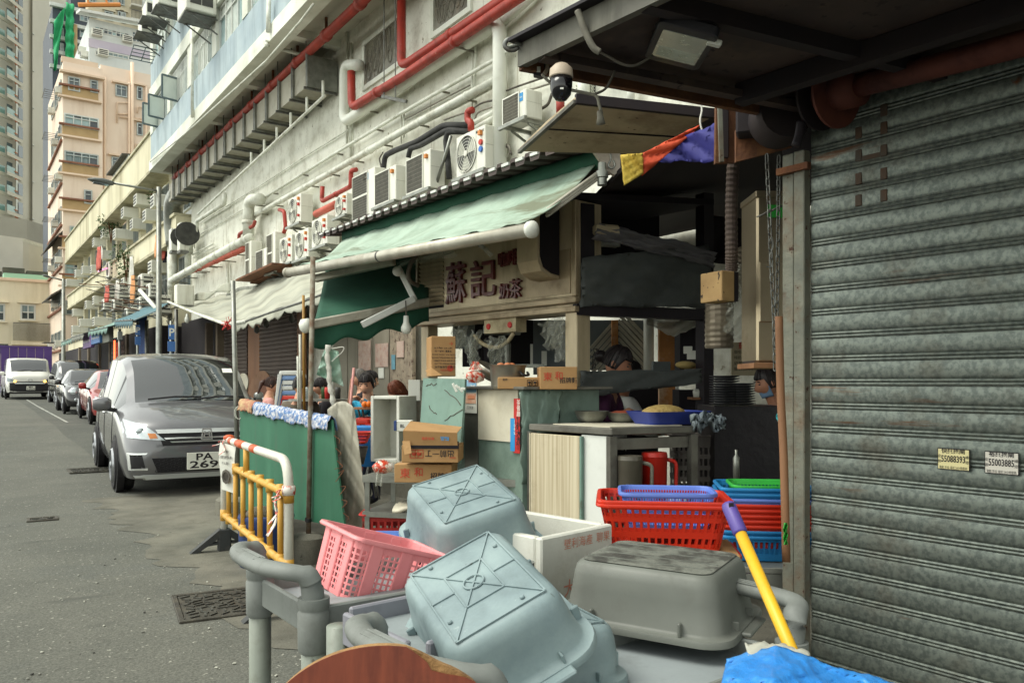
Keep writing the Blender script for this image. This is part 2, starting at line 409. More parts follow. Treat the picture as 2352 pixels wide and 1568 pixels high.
cover('inspection_cover','small rectangular cover in the road at the lower left',98,1194,.22,.16,rad(-4),3)
# litter on the road
litter = MB();rnd = random.Random(3)
for i in range(160):
 p = onz(rnd.uniform(0,720),rnd.uniform(1120,1560),.006);s_ = rnd.choice([.004,.005,.006,.008,.012]);a = rnd.uniform(0,3)
 litter.obox(p+UP*s_*.3,(math.cos(a),math.sin(a),0),(-math.sin(a),math.cos(a),0),UP,s_*1.6,s_,s_*.6,s_*.2)
mat('grit',S(176,176,164),S(70,70,66),4,.9,lo=.45,hi=.55)
tag(litter.build('gravel_specks','grit'),'small stones and scraps scattered over the road','grit',kind='stuff')
# ================================================================ windows
def win(parent,TL,BR,a,n,nx=2,ny=1,fm='alu',pm='win_glass',fr=.05,sill=None,hood=None,split=None,proud=.06,grille=None,pms=None):
 """window on a wall: frame with one pane per light; a = unit along the wall, n = outward"""
 a = V(a).normalized();n = V(n).normalized();TL = V(TL);w_ = (V(BR)-TL).dot(a);h_ = TL.z - V(BR).z
 c = lambda u,z,k: TL + a*u - UP*z + n*k
 m = MB()
 def bar(u0,z0,u1,z1): m.obox(c((u0+u1)/2,(z0+z1)/2,proud/2),a,n,UP,abs(u1-u0),proud,abs(z1-z0))
 bar(0,0,w_,fr);bar(0,h_-fr,w_,h_);bar(0,fr,fr,h_-fr);bar(w_-fr,fr,w_,h_-fr)
 us = [fr+(w_-2*fr)*i/nx for i in range(nx+1)];zs = [fr+(h_-2*fr)*j/ny for j in range(ny+1)] if split is None else [fr,fr+(h_-2*fr)*split,h_-fr]
 for u in us[1:-1]: bar(u-fr*.35,fr,u+fr*.35,h_-fr)
 for z in zs[1:-1]:
  for i in range(nx): bar(us[i]+fr*.36,z-fr*.35,us[i+1]-fr*.36,z+fr*.35)
 if grille:
  for i in range(1,grille): 
   u = fr+(w_-2*fr)*i/grille;m.obox(c(u,h_/2,proud+.03),a,n,UP,.02,.02,h_-2*fr)
 o = m.build('window',fm,parent);k = 0
 for i in range(nx):
  for j in range(len(zs)-1):
   pm_ = pms[k % len(pms)] if pms else pm;k += 1
   q = MB().obox(c((us[i]+us[i+1])/2,(zs[j]+zs[j+1])/2,.015),a,n,UP,us[i+1]-us[i]-fr*.2,.02,zs[j+1]-zs[j]-fr*.2)
   q.build('pane',pm_,o)
 if sill: MB().obox(c(w_/2,h_+.06,.12),a,n,UP,w_+.3,.26,.1).build('sill',sill,o)
 if hood: MB().obox(c(w_/2,-.14,.14),a,n,UP,w_+.5,.3,.12).build('hood',hood,o)
 return o
AX,AY = V((1,0,0)),V((0,1,0));NS = V((0,-1,0));NW = V((-1,0,0))
def small_ac(parent,p,n,a,w_=.7,h_=.45,dp=.5,name='air_conditioner'):
 o = MB().obox(V(p)+V(n)*dp/2,a,n,UP,w_,dp,h_,.02).build(name,'ac_case',parent)
 g = MB()
 for i in range(3): g.obox(V(p)+V(n)*(dp+.004)+UP*(h_*(i-1)*.27),a,n,UP,w_*.8,.012,h_*.16)
 g.build('grille','ac_dark',o);return o
# ================================================================ peach apartment block
YP = 67.5
pe = thing('apartment_building','peach rendered apartment block with wide corner windows at the end of the street','building',(6.6,YP,.85))
def pp(x,y,dy=0): return ony(x,y,YP+dy)
xl,xr = pp(145,500).x,pp(236,500).x;xe = 15.0
ztop = pp(190,150).z;zr = pp(290,148).z
b = MB();b.box((xl,YP,.5),(xr,79,ztop));b.build('corner_bay_wall','peach',pe)
b = MB();b.box((xr,YP+1.2,.5),(xe,78.5,zr));b.build('rear_wall','peach',pe)
b = MB();b.box((xl-.25,YP-.45,ztop-.9),(xr+.1,YP+.0,ztop-.75));b.box((xl-.1,YP+.05,ztop),(xr-.3,YP+.3,ztop+.4));b.build('roof_parapet','peach_trim',pe)
for (x0,y0,x1,y1,nx,sp,pm) in [(156,176,184,213,2,.25,'win_glass'),(207,184,225,216,1,.25,'win_glass'),(147,260,227,302,4,.25,'win_glass_pale'),(148,346,226,386,4,.25,'curtain'),(193,436,212,470,1,.3,'win_glass_dark'),(160,519,209,557,3,.33,'win_glass_teal'),(149,604,225,640,4,.28,'win_glass_pale'),(150,690,226,726,5,.25,'win_glass')]:
 win(pe,pp(x0,y0),pp(x1,y1),AX,NS,nx,2,'alu_white' if y0 == 260 else 'alu',pm,.09,split=sp,proud=.12,pms=[pm,pm,'win_glass_dark',pm,'curtain'] if nx > 2 else None)
for y in (221,310,395,478,565,650):
 z = pp(190,y).z;z1 = z+.5
 MB().box((xl-.28,YP-.28,z1),(xr-.25,YP-.0,z1+.12)).build('ledge','brown_ledge',pe)
 MB().box((xl-.06,YP-.06,z-.25),(xr-.3,YP-.0,z1)).build('ochre_band','ochre',pe)
 MB().box((xl-.34,YP-.36,z-.38),(xr-.1,YP-.0,z-.25)).build('moulding','peach_trim',pe)
for (x0,y0,x1,y1,nx) in [(265,194,292,226,2),(314,199,327,231,1),(314,282,328,313,1),(256,360,292,393,2),(315,365,328,396,1),(256,444,292,475,2),(318,452,332,470,1)]:
 win(pe,pp(x0,y0,1.2),pp(x1,y1,1.2),AX,NS,nx,2,'alu','win_glass_dark' if nx < 2 else 'win_glass',.09,split=.28,proud=.1,hood='peach_trim')
for x,r_ in ((241,.11),(297,.09),(304,.13),(336,.08)):
 p0 = pp(x,150,1.0);p1 = pp(x,560,1.0);MB().tube([V((p0.x,p0.y,zr+.6 if x == 304 else zr-1)),V((p0.x,p0.y,p1.z))],r_,8).build('drain_pipe','peach_trim',pe,True)
for pts in ([(269,282),(269,236),(300,236)],[(269,262),(302,262)],[(275,269),(340,275)],[(316,260),(316,247),(338,247),(338,275)],[(310,343),(312,332),(335,332),(336,360)]):
 MB().tube([pp(x,y,1.05) for x,y in pts],.06,6).build('branch_pipe','peach_trim',pe,True)
# street side of the block with racks,drying bars and window units
for i,z in enumerate([4.2,7.3,10.4,13.5,16.6,19.8,23.0]):
 for j,y in enumerate((YP+1.6,YP+4.2,YP+7)):
  o = win(pe,V((xl,y+.8,z+1.2)),V((xl,y-.8,z)),-AY,NW,2,1,'alu','win_glass_dark',.08,proud=.1)
  if (i+j) % 2 == 0: small_ac(pe,(xl,y-1.1,z+.2),NW,AY)
 if i < 6: MB().box((xl-.16,YP+.3,z-.35),(xl+.0,78,z-.22)).build('street_ledge','brown_ledge',pe)
 r_ = MB()
 for k in range(5): r_.tube([V((xl,YP+1+k*.5,z+.3)),V((xl-1.1,YP+1+k*.5,z+.3))],.02,5)
 r_.tube([V((xl-1.1,YP+.8,z+.3)),V((xl-1.1,YP+3.2,z+.3))],.02,5);r_.build('drying_rack','steel_bracket',pe)
MB().add([V((xl-.8,YP+.2,11.9)),V((xl-.8,YP+8,11.9)),V((xl,YP+8,12.8)),V((xl,YP+.2,12.8)),V((xl-.8,YP+.2,11.8)),V((xl-.8,YP+8,11.8)),V((xl,YP+8,12.7)),V((xl,YP+.2,12.7))],[(0,3,2,1),(4,5,6,7),(0,1,5,4),(1,2,6,5),(2,3,7,6),(3,0,4,7)]).build('canopy','roof_dark',pe)
MB().add([V((xl-.8,YP-.3,7.95)),V((xl-.8,YP+7,7.95)),V((xl,YP+7,8.5)),V((xl,YP-.3,8.5)),V((xl-.8,YP-.3,7.85)),V((xl-.8,YP+7,7.85)),V((xl,YP+7,8.35)),V((xl,YP-.3,8.35))],[(0,3,2,1),(4,5,6,7),(0,1,5,4),(1,2,6,5),(2,3,7,6),(3,0,4,7)]).build('canopy','roof_dark',pe)
# ================================================================ pale lavender-banded block behind it
YL = 84
lv = thing('apartment_building','pale white block with a lavender band and sloping eaves behind the peach one','building',(9,YL,.9))
def pl(x,y): return ony(x,y,YL)
x0,x1 = pl(205,100).x,pl(352,100).x
MB().box((x0,YL,.5),(x1+4,YL+12,pl(212,44).z)).build('wall','pale_wall',lv)
MB().box((x0-.06,YL-.06,pl(213,110).z),(x1,YL-.0,pl(213,90).z)).build('lavender_band','lavender',lv)
e0,e1 = pl(203,42),pl(350,66)
MB().prism([e0+V((-.8,-1.2,0)),e1+V((2,-1.2,0)),e1+V((2,2,.9)),e0+V((-.8,2,.9))],(0,0,.25)).build('eaves','alu_white',lv)
win(lv,pl(217,60),pl(297,92),AX,NS,8,2,'alu_white','win_glass',.08,split=.3,pms=['win_glass_pale','win_glass','win_glass_dark'])
win(lv,pl(303,72),pl(330,102),AX,NS,3,2,'alu_white','win_glass',.08,split=.3)
win(lv,pl(219,116),pl(243,132),AX,NS,2,1,'alu_white','win_glass',.08)
win(lv,pl(246,119),pl(296,139),AX,NS,4,1,'alu_white','curtain',.08)
for x,y in ((222,78),(236,124),(292,93),(330,74)): small_ac(lv,pl(x,y),NS,AX,.9,.6,.5)
for i in range(6): small_ac(lv,V((x0,YL+1+i*1.8,32.5+(i % 2)*1.6-i*.6)),NW,AY,.8,.55,.6)
# ================================================================ beige tower at the very back
YB = 118
bt = thing('tower_block','tall beige residential tower rising behind the lavender-banded block','tower',(14,YB,.95))
def pb(x,y): return ony(x,y,YB)
x0,x1 = pb(203,20).x,pb(352,20).x
MB().box((x0,YB,.9),(x1+6,YB+14,75)).build('wall','tower_beige',bt)
for (a,c_,d_,e,nx) in [(205,27,221,43,2),(240,26,260,50,2),(270,27,279,46,1),(279,29,289,56,2),(242,-14,260,10,2),(270,-18,286,15,2),(205,-14,221,10,2)]:
 win(bt,pb(a,c_),pb(d_,e),AX,NS,nx,1,'alu','win_glass_dark' if nx == 1 else 'curtain',.14,proud=.2,hood='tower_beige')
for y in (38,5):
 p = pb(298,y);q = pb(322,y+6);MB().box((p.x,YB-1.4,p.z-.9),(q.x,YB-.0,p.z-.65)).build('balcony_slab','tower_stone',bt)
 g = MB()
 for i in range(9): x_ = p.x+(q.x-p.x)*i/8;g.box((x_-.03,YB-1.36,p.z-.65),(x_+.03,YB-1.3,p.z+.4))
 g.box((p.x,YB-1.38,p.z+.4),(q.x,YB-1.28,p.z+.48));g.build('balcony_rail','steel_bracket',bt)
for i in range(6): x_ = pb(326+i*4,20).x;MB().box((x_,YB-.35,46),(x_+.22,YB-.0,75)).build('fin','alu_white',bt)
# ================================================================ dark tower under green netting
YD = 104
dt = thing('tower_block','dark glazed tower under construction with green safety netting','tower',(1,YD,.95))
def pd(x,y): return ony(x,y,YD)
x0,x1 = pd(121,60).x,pd(206,60).x;zt = pd(150,19).z
MB().box((x0,YD,.9),(x1,YD+12,zt)).build('core','tower_dark',dt)
for y in (22,60,95,129,162):
 z = pd(160,y).z;MB().box((x0-.3,YD-.5,z-.2),(x1+.2,YD-.0,z+.2)).build('floor_slab','alu_white',dt)
for i,y in enumerate((27,64,99,133)):
 for x in (138,183): win(dt,pd(x,y),pd(x+(9 if x < 150 else 20),y+26),AX,NS,2,2,'alu','win_glass',.12,pms=['win_glass','win_glass_pale','win_glass_dark'])
p = pd(148,14);q = pd(167,155)
MB().sheet(lambda u,v: V((p.x+(q.x-p.x)*u+.05*math.sin(v*29),YD-1.0-.45*abs(math.sin(v*14.5))-.15*math.sin(u*9+v*6),p.z+(q.z-p.z)*v)),8,40,.02).build('safety_netting','net_green',dt,True)
p = pd(121,60);q = pd(134,172)
MB().sheet(lambda u,v: V((p.x+(q.x-p.x)*u*(1-.6*v)+(1-v)*.6*u,YD-1.2-.3*math.sin(u*5+v*9),pd(134,20).z*(u)*(1-v)+p.z*(1-u)*(1-v)+q.z*v)),8,24,.02).build('safety_netting','net_green',dt,True)
pz = pd(171,65);MB().tube([V((pz.x,YD-1,pz.z)),V((pz.x,YD-1,pd(171,155).z))],.2,6).build('hoist_mast','ochre',dt)
cr = MB();q = pd(180,12);cr.tube([q,q+V((4.4,0,1.2))],.25,6);cr.tube([q+V((1,0,.3)),q+V((1,0,2.6))],.12,6);cr.tube([q+V((3,0,.9)),q+V((2.6,0,3))],.12,6);cr.build('roof_rigging','ac_orange',dt)
MB().box((pd(165,12).x,YD+1,zt),(x1-.3,YD+8,zt+2.2)).build('roof_room','tower_dark',dt)
# ================================================================ left balcony tower
tw = thing('tower_block','grey and white balcony tower with orange window ledges at the far left','tower',cc(-85,130,.95))
G = (RT*-.2056 + FW).normalized();Hh = (FW*.2056+RT).normalized()     # along the receding faces / across
def strip_box(x0_,x1_,d0,d1,z0,z1,name,m,back=9,push=0):
 a = at(x0_,CY,d0);c_ = at(x1_,CY,d1);mb = MB()
 mb.prism([V((a.x,a.y,z0)),V((c_.x,c_.y,z0)),V((c_.x,c_.y,z0))+FW*back,V((a.x,a.y,z0))+FW*back],(0,0,z1-z0));return mb.build(name,m,tw)
ZT0,ZT1 = 26.5,80
strip_box(-40,37,124,128,ZT0,ZT1,'wall','tower_stone')
strip_box(37,53,126.5,132,ZT0,ZT1,'window_stack','tower_stone')
strip_box(53,65,131,137,ZT0-1,ZT1,'grey_wall','tower_grey')
strip_box(65,75,134,137,ZT0-1.5,ZT1,'recess_wall','tower_grey')
strip_box(74.6,92,130,136,ZT0-2,ZT1,'pier_wall','tower_stone')
strip_box(92,103,134,140,ZT0-3,ZT1,'side_wall','tower_grey')
strip_box(103,119,136,144,ZT0-2,ZT1,'window_wall','tower_white')
nf = 17;
for i in range(nf):
 z = ZT0+1.2+i*3.02
 for (bx0,bx1,d0) in ((-14,11,122.2),(16.5,34.5,123.6)):
  a = at(bx0,CY,d0);c_ = at(bx1,CY,d0+2.2);a.z = c_.z = z
  MB().prism([a,c_,c_+FW*2,a+FW*2],(0,0,.55)).build('balcony','tower_stone',tw)
  MB().prism([a+UP*.55,c_+UP*.55,c_+UP*.55+FW*.06,a+UP*.55+FW*.06],(0,0,.95)).build('balustrade','glass_green',tw)
  q = a.lerp(c_,.3)+FW*2.3;r_ = a.lerp(c_,.85)+FW*2.3
  MB().prism([q+UP*.6,r_+UP*.6,r_+UP*.6+FW*.06,q+UP*.6+FW*.06],(0,0,1.9)).build('balcony_door','win_glass',tw)
 for (bx0,bx1,d0,d1) in ((37.5,52.5,126,131.4),(103.5,115,135.4,142)):
  a = at(bx0,CY,d0);c_ = at(bx1,CY,d1);a.z = c_.z = z
  MB().prism([a+UP*1.1,c_+UP*1.1,c_+UP*1.1+FW*.3,a+UP*1.1+FW*.3],(0,0,1.75)).build('window','tower_white',tw)
  MB().prism([a-FW*.4+UP*.95,c_-FW*.4+UP*.95,c_+FW*.3+UP*.95,a+FW*.3+UP*.95],(0,0,.15)).build('orange_ledge','orange_ledge',tw)
  MB().prism([a-FW*.4-UP*.12,c_-FW*.4-UP*.12,c_+FW*.3-UP*.12,a+FW*.3-UP*.12],(0,0,.14)).build('orange_ledge','orange_ledge',tw)
  MB().prism([a+UP*.03,c_+UP*.03,c_+UP*.03+FW*.3,a+UP*.03+FW*.3],(0,0,.9)).build('louvre','tower_grey',tw)
 if i % 2 == 0:
  a = at(53.5,CY,130.4);c_ = at(64.5,CY,136.4);a.z = c_.z = z+.4
  for k in (0,.75): MB().prism([a+UP*k,c_+UP*k,c_+UP*k+FW*.5,a+UP*k+FW*.5],(0,0,.16)).build('white_band','alu_white',tw)
  a = at(74.8,CY,129.7);c_ = at(91.8,CY,135.7);a.z = c_.z = z+.4
  MB().prism([a,c_,c_+FW*.4,a+FW*.4],(0,0,.14)).build('white_band','alu_white',tw)
 a = at(65.6,CY,133.8);c_ = at(69,CY,133.8);a.z = c_.z = z+.5
 MB().prism([a,c_,c_+FW*.3,a+FW*.3],(0,0,1.4)).build('louvre','ac_dark',tw)
# podium under the tower
pdm = thing('podium_building','grey stepped concrete podium below the balcony tower','building',cc(-75,110,.95))
def slab2(x0_,x1_,d0,d1,y0,y1,name,m,back=8,par=None):
 a = at(x0_,y0,d0);c_ = at(x1_,y0,d1);z0 = at((x0_+x1_)/2,y1,(d0+d1)/2).z;z1 = at((x0_+x1_)/2,y0,(d0+d1)/2).z
 mb = MB();mb.prism([V((a.x,a.y,z0)),V((c_.x,c_.y,z0)),V((c_.x,c_.y,z0))+FW*back,V((a.x,a.y,z0))+FW*back],(0,0,z1-z0));return mb.build(name,m,par or pdm)
slab2(-60,62,118,122,498,720,'rear_wall','podium')
slab2(60,112,122,128,520,720,'rear_wall','podium')
slab2(-60,54,106,111,540,720,'tiled_wall','podium_tile');slab2(53,66,105,106,553,720,'pier','podium_tile')
slab2(65,90,108,110,562,720,'pier','podium_tile');slab2(89,112,112,116,568,720,'link_wall','podium')
slab2(52,67,104,105.5,551,557,'coping','alu_white');slab2(63,88,106.5,108.5,558,564,'coping','alu_white')
# ================================================================ low cream building at the street end
YC = 78
cb = thing('corner_building','low cream building with curtained sash windows at the head of the street','building',(2,YC,.9))
def pc(x,y,k=0): return ony(x,y,YC+k)
x0,x1 = pc(-60,700).x,pc(121,700).x
MB().box((x0,YC,.4),(x1,YC+10,pc(60,640).z)).build('wall','cream',cb)
MB().box((pc(9,630).x,YC+.5,pc(60,640).z),(x1+.2,YC+9,pc(60,628).z)).build('roof_edge','teal_roof',cb)
MB().box((x0,YC+4,pc(60,640).z),(x1-.5,YC+9,pc(30,612).z)).build('roof_shed','roof_dark',cb)
MB().box((x0,YC-.2,pc(60,647).z),(x1,YC-.0,pc(60,641).z)).build('cornice','peach_trim',cb)
win(cb,pc(47,698),pc(82,736),AX,NS,2,2,'alu_white','win_glass_dark',.12,split=.5,pms=['curtain','win_glass_dark'],hood='cream',sill='cream')
win(cb,pc(-20,696),pc(12,738),AX,NS,2,2,'alu_white','win_glass_dark',.12,split=.5,pms=['curtain','win_glass_dark'],hood='cream',sill='cream')
g = MB();p = pc(29,743);q = pc(119,785)
for i in range(46): x_ = p.x+(q.x-p.x)*i/45;g.box((x_-.015,YC-.95,q.z),(x_+.015,YC-.92,p.z))
g.box((p.x,YC-.97,p.z),(q.x,YC-.9,p.z+.05));g.build('railing','steel_bracket',cb)
MB().box((p.x-.1,YC-1.1,pc(60,793).z),(q.x,YC-.0,pc(60,786).z)).build('railing_ledge','cream',cb)
win(cb,pc(-10,789),pc(19,812),AX,NS,4,4,'steel_bracket','win_glass_dark',.06)
# roof chimneys
for x,y in ((30,618),(84,626)): 
 p = pc(x,y,3);MB().box((p.x-.8,YC+2,p.z-1.6),(p.x+.8,YC+3.2,p.z)).build('roof_tank','roof_dark',cb)
hd = thing('hoarding','purple site hoarding across the head of the street','hoarding',(1.5,62,.85))
p = ony(-60,796,62);q = ony(120,796,62);n = 9
for i in range(n):
 a = p.x+(q.x-p.x)*i/n;c_ = p.x+(q.x-p.x)*(i+1)/n
 MB().box((a+.01,62,.7),(c_-.01,62.08,p.z)).build('panel','purple',hd)
MB().box((p.x,61.97,p.z),(q.x,62.1,p.z+.12)).build('capping','purple',hd)
# ================================================================ long white market building
XW,XB = 7.2,5.8
bd = thing('market_building','long white market building with blue-grey upper storeys jutting over the street','building',(XW,15,0))
Y0,Y1 = -6.0,31.0
ZS = 9.08
MB().box((XW,Y0,-.2),(XW+9,Y1,22)).build('wall','white_wall',bd)
# jutting storeys: slab edge,blue aprons,window bands,beams
mb = MB();mb.box((XB-.06,Y0,ZS),(XB+.34,Y1,ZS+.36));mb.box((XB+.34,Y1-.3,ZS),(XW,Y1,ZS+.36));mb.build('slab_edge','slab_white',bd)
MB().box((XB+.341,Y0,ZS+.2),(XW,Y1-.301,ZS+.36)).build('soffit','soffit',bd)
for y in (13.75,17.2,20.7,24.2,27.5):
 MB().box((XB+.342,y-.13,ZS+.03),(XW,y+.13,ZS+.199)).build('soffit_rib','slab_white',bd)
bands = [(ZS+.361,ZS+1.3,'blue_render'),(11.6,12.03,'slab_white'),(12.031,12.95,'blue_render'),(14.1,14.45,'slab_white'),(14.451,15.4,'blue_render'),(16.6,17,'slab_white'),(17.01,20,'blue_render')]
for i,(a,c,m) in enumerate(bands):
 MB().box((XB+(.0 if 'blue' in m else -.05),Y0,a),(XB+.25,Y1,c)).build('apron' if 'blue' in m else 'beam',m,bd)
MB().box((XB+.24,Y1-.3,ZS+.36),(XW,Y1,20)).build('end_wall','slab_white',bd)
mat('window_backing',S(196,204,200),S(150,160,160),.7,.3)
for zl,zh in ((ZS+1.3,11.6),(12.95,14.1),(15.4,16.6)):
 MB().box((XB+.5,Y0,zl),(XB+.56,Y1-.3,zh)).build('room_blind','window_backing',bd)
 y = Y1;k = 0
 while y > 8:
  MB().box((XB-.02,y-.45,zl),(XB+.22,y,zh)).build('pier','slab_white',bd)
  y -= .45;w_ = 2.35
  o = win(bd,V((XB+.12,y-.02,zh-.03)),V((XB+.12,y-w_+.02,zl+.03)),-AY,NW,4,2,'alu_white','win_sky',.05,split=.28,proud=.07,grille=14 if k % 3 != 0 else None,pms=['win_sky','win_glass_pale','win_sky','win_sky','win_glass','win_sky'])
  if k in (0,1) and zl < 11:   # casements swung open
   for yy in ((y-.5,y-1.5) if k == 0 else (y-.8,)):
    c0 = V((XB+.1,yy,zl+.08));s_ = MB();dr = V((-.55,-.12,0))
    for a,b_ in ((V(),dr),(UP*(zh-zl-.5),dr+UP*(zh-zl-.5))): s_.beam(c0+a,c0+b_,.05,.05)
    for a in (V(),dr): s_.beam(c0+a,c0+a+UP*(zh-zl-.5),.05,.05,(0,1,0))
    cs = s_.build('casement','steel_green',bd);MB().prism([c0+dr*.05+UP*.04,c0+dr*.95+UP*.04,c0+dr*.95+UP*(zh-zl-.54),c0+dr*.05+UP*(zh-zl-.54)],(0,.012,0)).build('pane','win_sky',cs)
  y -= w_;k += 1
# window units hanging from the upper storeys
def bracket_unit(px,py,sc_=1.0,open_=False):
 p = onx(px,py,XB);o = MB().obox(p+NW*.45,AX,AY,UP,.62*sc_,.8*sc_,.55*sc_,.02).build('window_unit','ac_case',bd)
 g = MB()
 for i in range(2): g.obox(p+V((-.45,-.41*sc_,.0))+V((-.15+.3*i,0,.02)),AX,AY,UP,.22*sc_,.02,.32*sc_)
 g.build('grille','ac_dark',o)
 f = MB();b0 = p-UP*.32*sc_
 for sy in (-.35,.35):
  f.beam(b0+V((0,sy,0)),b0+V((-.85,sy,0)),.04,.04);f.beam(b0+V((-.7,sy,0)),b0+V((0,sy,-.4)),.03,.03)
 f.obox(b0+V((-.45,0,.0)),AX,AY,UP,.8,.75,.03);f.build('bracket','steel_bracket',o)
for px,py,s_ in ((372,77,.8),(386,41,.9),(420,12,1.1),(492,24,1.25)): bracket_unit(px,py,s_)
# drying frame and pipes on the upper front
g = MB();a = [onx(x,y,XB-.05) for x,y in ((334,113),(362,116),(351,146),(322,139))]
off = V((-.75,0,0));g.tube([a[1],a[1]+off,a[2]+off,a[2]],.02,6)
for t in (.25,.5,.75): g.tube([a[1].lerp(a[2],t),a[1].lerp(a[2],t)+off],.015,6)
g.tube([a[1]+off*.5,a[2]+off*.5],.015,6);g.build('drying_frame','steel_green',bd)
def pipe(name,pts,X,r,m,fil=.12,parent=bd,joints=0,n=10):
 P_ = [onx(x,y,X) for x,y in pts];Q = fillet(P_,fil) if len(P_) > 2 else P_
 o = MB().tube(Q,r,n).build(name,m,parent,True)
 if joints:
  for a,b_ in zip(P_,P_[1:]):
   L_ = (b_-a).length;k = int(L_/joints)
   for i in range(1,k+1):
    c = a.lerp(b_,(i-.5)/max(1,k));t = (b_-a).normalized();MB().tube([c-t*.05,c+t*.05],r*1.16,n).build('coupling',m,o,True)
  for a,b_ in zip(P_,P_[1:]):
   L_ = (b_-a).length;k = int(L_/(joints*.8))
   if abs((b_-a).normalized().z) > .8: continue
   for i in range(1,k+1):
    c = a.lerp(b_,(i-.5)/max(1,k));MB().beam(c+UP*-r,c+V((XW-X,0,-r)),.03,.03).build('pipe_clip','cable_grey',o)
 return o
# upper drain with its corner run under the slab
pipe('front_conduit',[(345,372),(420,312),(480,258),(540,205),(612,140),(690,50),(720,10)],XB-.12,.022,'pvc',.02)
pipe('front_drain',[(442,270),(441,60)],XB-.12,.045,'pvc');pipe('front_drain',[(616,75),(618,0)],XB-.12,.05,'pvc')
pipe('slab_drain',[(609,95),(611,101),(615,106)],XB-.1,.045,'pvc')
pa = [onx(612,92,XB-.1),onx(611,102,XB-.1),onx(622,107,XB+.15),onz(700,129,ZS-.1),onz(780,145,ZS-.15)]
MB().tube(fillet(pa,.1),.04,8).build('soffit_drain','pvc',bd,True)
# fire main under the slab: red with hangers
a,b_ = onz(400,411,8.9),onz(838,-2,8.9);b_ = b_+(b_-a).normalized()*3
o = MB().tube([a,b_],.1,12).build('fire_main','red_pipe_dull',bd,True);L_ = (b_-a).length;t = (b_-a).normalized()
for i in range(12):
 c = a+t*(.6+i*1.75)
 if c.y < 8: break
 MB().beam(c+UP*.08,V((c.x,c.y,ZS+.2)),.05,.05,(0,1,0)).build('hanger','rust',o);MB().tube([c-t*.08,c+t*.08],.125,12).build('coupling','red_pipe_dull',o,True)
# ventilation duct along the wall,one flanged length after another
du = thing('ventilation_duct','long flanged sheet-metal duct hung under the jutting slab of the white building','duct',(6.8,20,8.15))
y = 17.2;zb,zt = 8.16,8.78
while y < 31.2:
 MB().box((6.5,y+.03,zb),(7.14,y+.92,zt)).build('duct_section','duct_metal',du)
 MB().box((6.45,y-.028,zb-.05),(7.16,y+.028,zt+.04)).build('flange','galv',du)
 r_ = MB();r_.tube([V((6.43,y,zb-.05)),V((6.43,y,ZS+.2))],.012,5);r_.beam(V((6.4,y+.06,zb-.07)),V((7.19,y+.06,zb-.07)),.05,.05);r_.build('hanger','steel_bracket',du);y += .95
MB().prism([V((6.5,31.15,zb)),V((7.14,31.15,zb)),V((7.14,31.15,zt)),V((6.5,31.15,zt))],(0,.02,0)).build('duct_end','duct_metal',du)
c = [V((6.82,31.2,8.45)),V((6.82,32.0,8.3)),V((6.9,32.5,7.7)),V((7.0,32.6,6.8))];MB().tube(bez(c,5),.36,14).build('duct_elbow','galv',du,True)
pipe('condensate_pipe',[(746,220),(562,392),(455,492)],6.62,.035,'pvc')
for x,y in ((742,214),(705,250),(668,284),(636,316),(607,343),(577,371)): p = onx(x,y+8,6.62);MB().tube([p,p+UP*.34],.03,6).build('duct_support','pvc',bd)
pipe('duct_drain',[(516,443),(516,468),(452,508),(452,538),(444,546),(436,580)],6.95,.07,'pvc',.15)
# pipework on the white wall
XPp = 7.02
pipe('drain_pipe',[(1148,470),(1148,48),(1069,100),(919,198),(790,282),(792,150),(826,150)],XPp,.115,'pvc_bright',.25,joints=3.2,n=14)
pipe('drain_pipe',[(1148,60),(1180,30),(1240,-25)],7.08,.07,'pvc')
pipe('water_pipe',[(1136,186),(919,305),(789,380),(585,495),(577,510),(566,545)],XPp,.068,'pvc',.15,joints=1.5)
pipe('water_pipe',[(1200,95),(1134,139),(919,262),(735,374),(598,460)],7.06,.035,'pvc',joints=2.2,n=8)
pipe('water_pipe',[(1136,198),(1060,240),(967,286)],7.1,.03,'pvc',n=8);pipe('water_pipe',[(1137,258),(1085,285)],7.1,.05,'pvc');pipe('water_pipe',[(1137,270),(1085,300)],7.1,.05,'pvc')
pipe('conduit',[(804,296),(700,360),(600,425),(478,500),(456,515)],7.14,.018,'pvc',n=6)
pipe('conduit',[(800,330),(689,402),(560,480),(448,545),(447,570)],7.14,.018,'pvc',n=6)
pipe('conduit',[(930,275),(1000,238),(1080,196)],7.14,.014,'cable_grey',n=6)
for x,y0_,y1_ in ((922,262,330),(928,262,318),(1085,60,330),(1092,40,210),(797,75,330),(806,100,380)): pipe('conduit',[(x,y0_),(x,y1_)],7.15,.03 if x < 820 else .016,'pvc',n=8)
pipe('sprinkler_pipe',[(922,-20),(922,148),(936,146),(1156,0),(1190,-22)],6.9,.085,'red_pipe',.18,joints=2.4,n=12)
pipe('sprinkler_pipe',[(807,165),(808,248),(932,172),(1184,0),(1215,-20)],6.8,.085,'red_pipe',.18,joints=2.4,n=12)
pipe('sprinkler_pipe',[(741,428),(739,463),(806,428),(806,392),(818,390)],6.9,.05,'red_pipe',.1,joints=1.2)
pipe('sprinkler_pipe',[(726,492),(772,469)],6.95,.085,'red_pipe_pale')
pipe('sprinkler_pipe',[(1085,253),(1074,256),(1074,278),(1082,280),(1082,300)],6.85,.055,'red_pipe',.1,n=10)
pipe('sprinkler_pipe',[(442,622),(563,570)],6.8,.09,'red_pipe_pale',joints=1.6)
pipe('sprinkler_pipe',[(549,572),(549,538),(583,518),(586,508)],6.85,.05,'red_pipe_dull',.1)
pipe('sprinkler_pipe',[(652,534),(656,525),(653,485),(642,482)],6.9,.05,'red_pipe',.1)
pipe('waste_pipe',[(393,665),(393,645),(480,596),(575,546)],6.75,.13,'pvc',.25,joints=1.6,n=14)
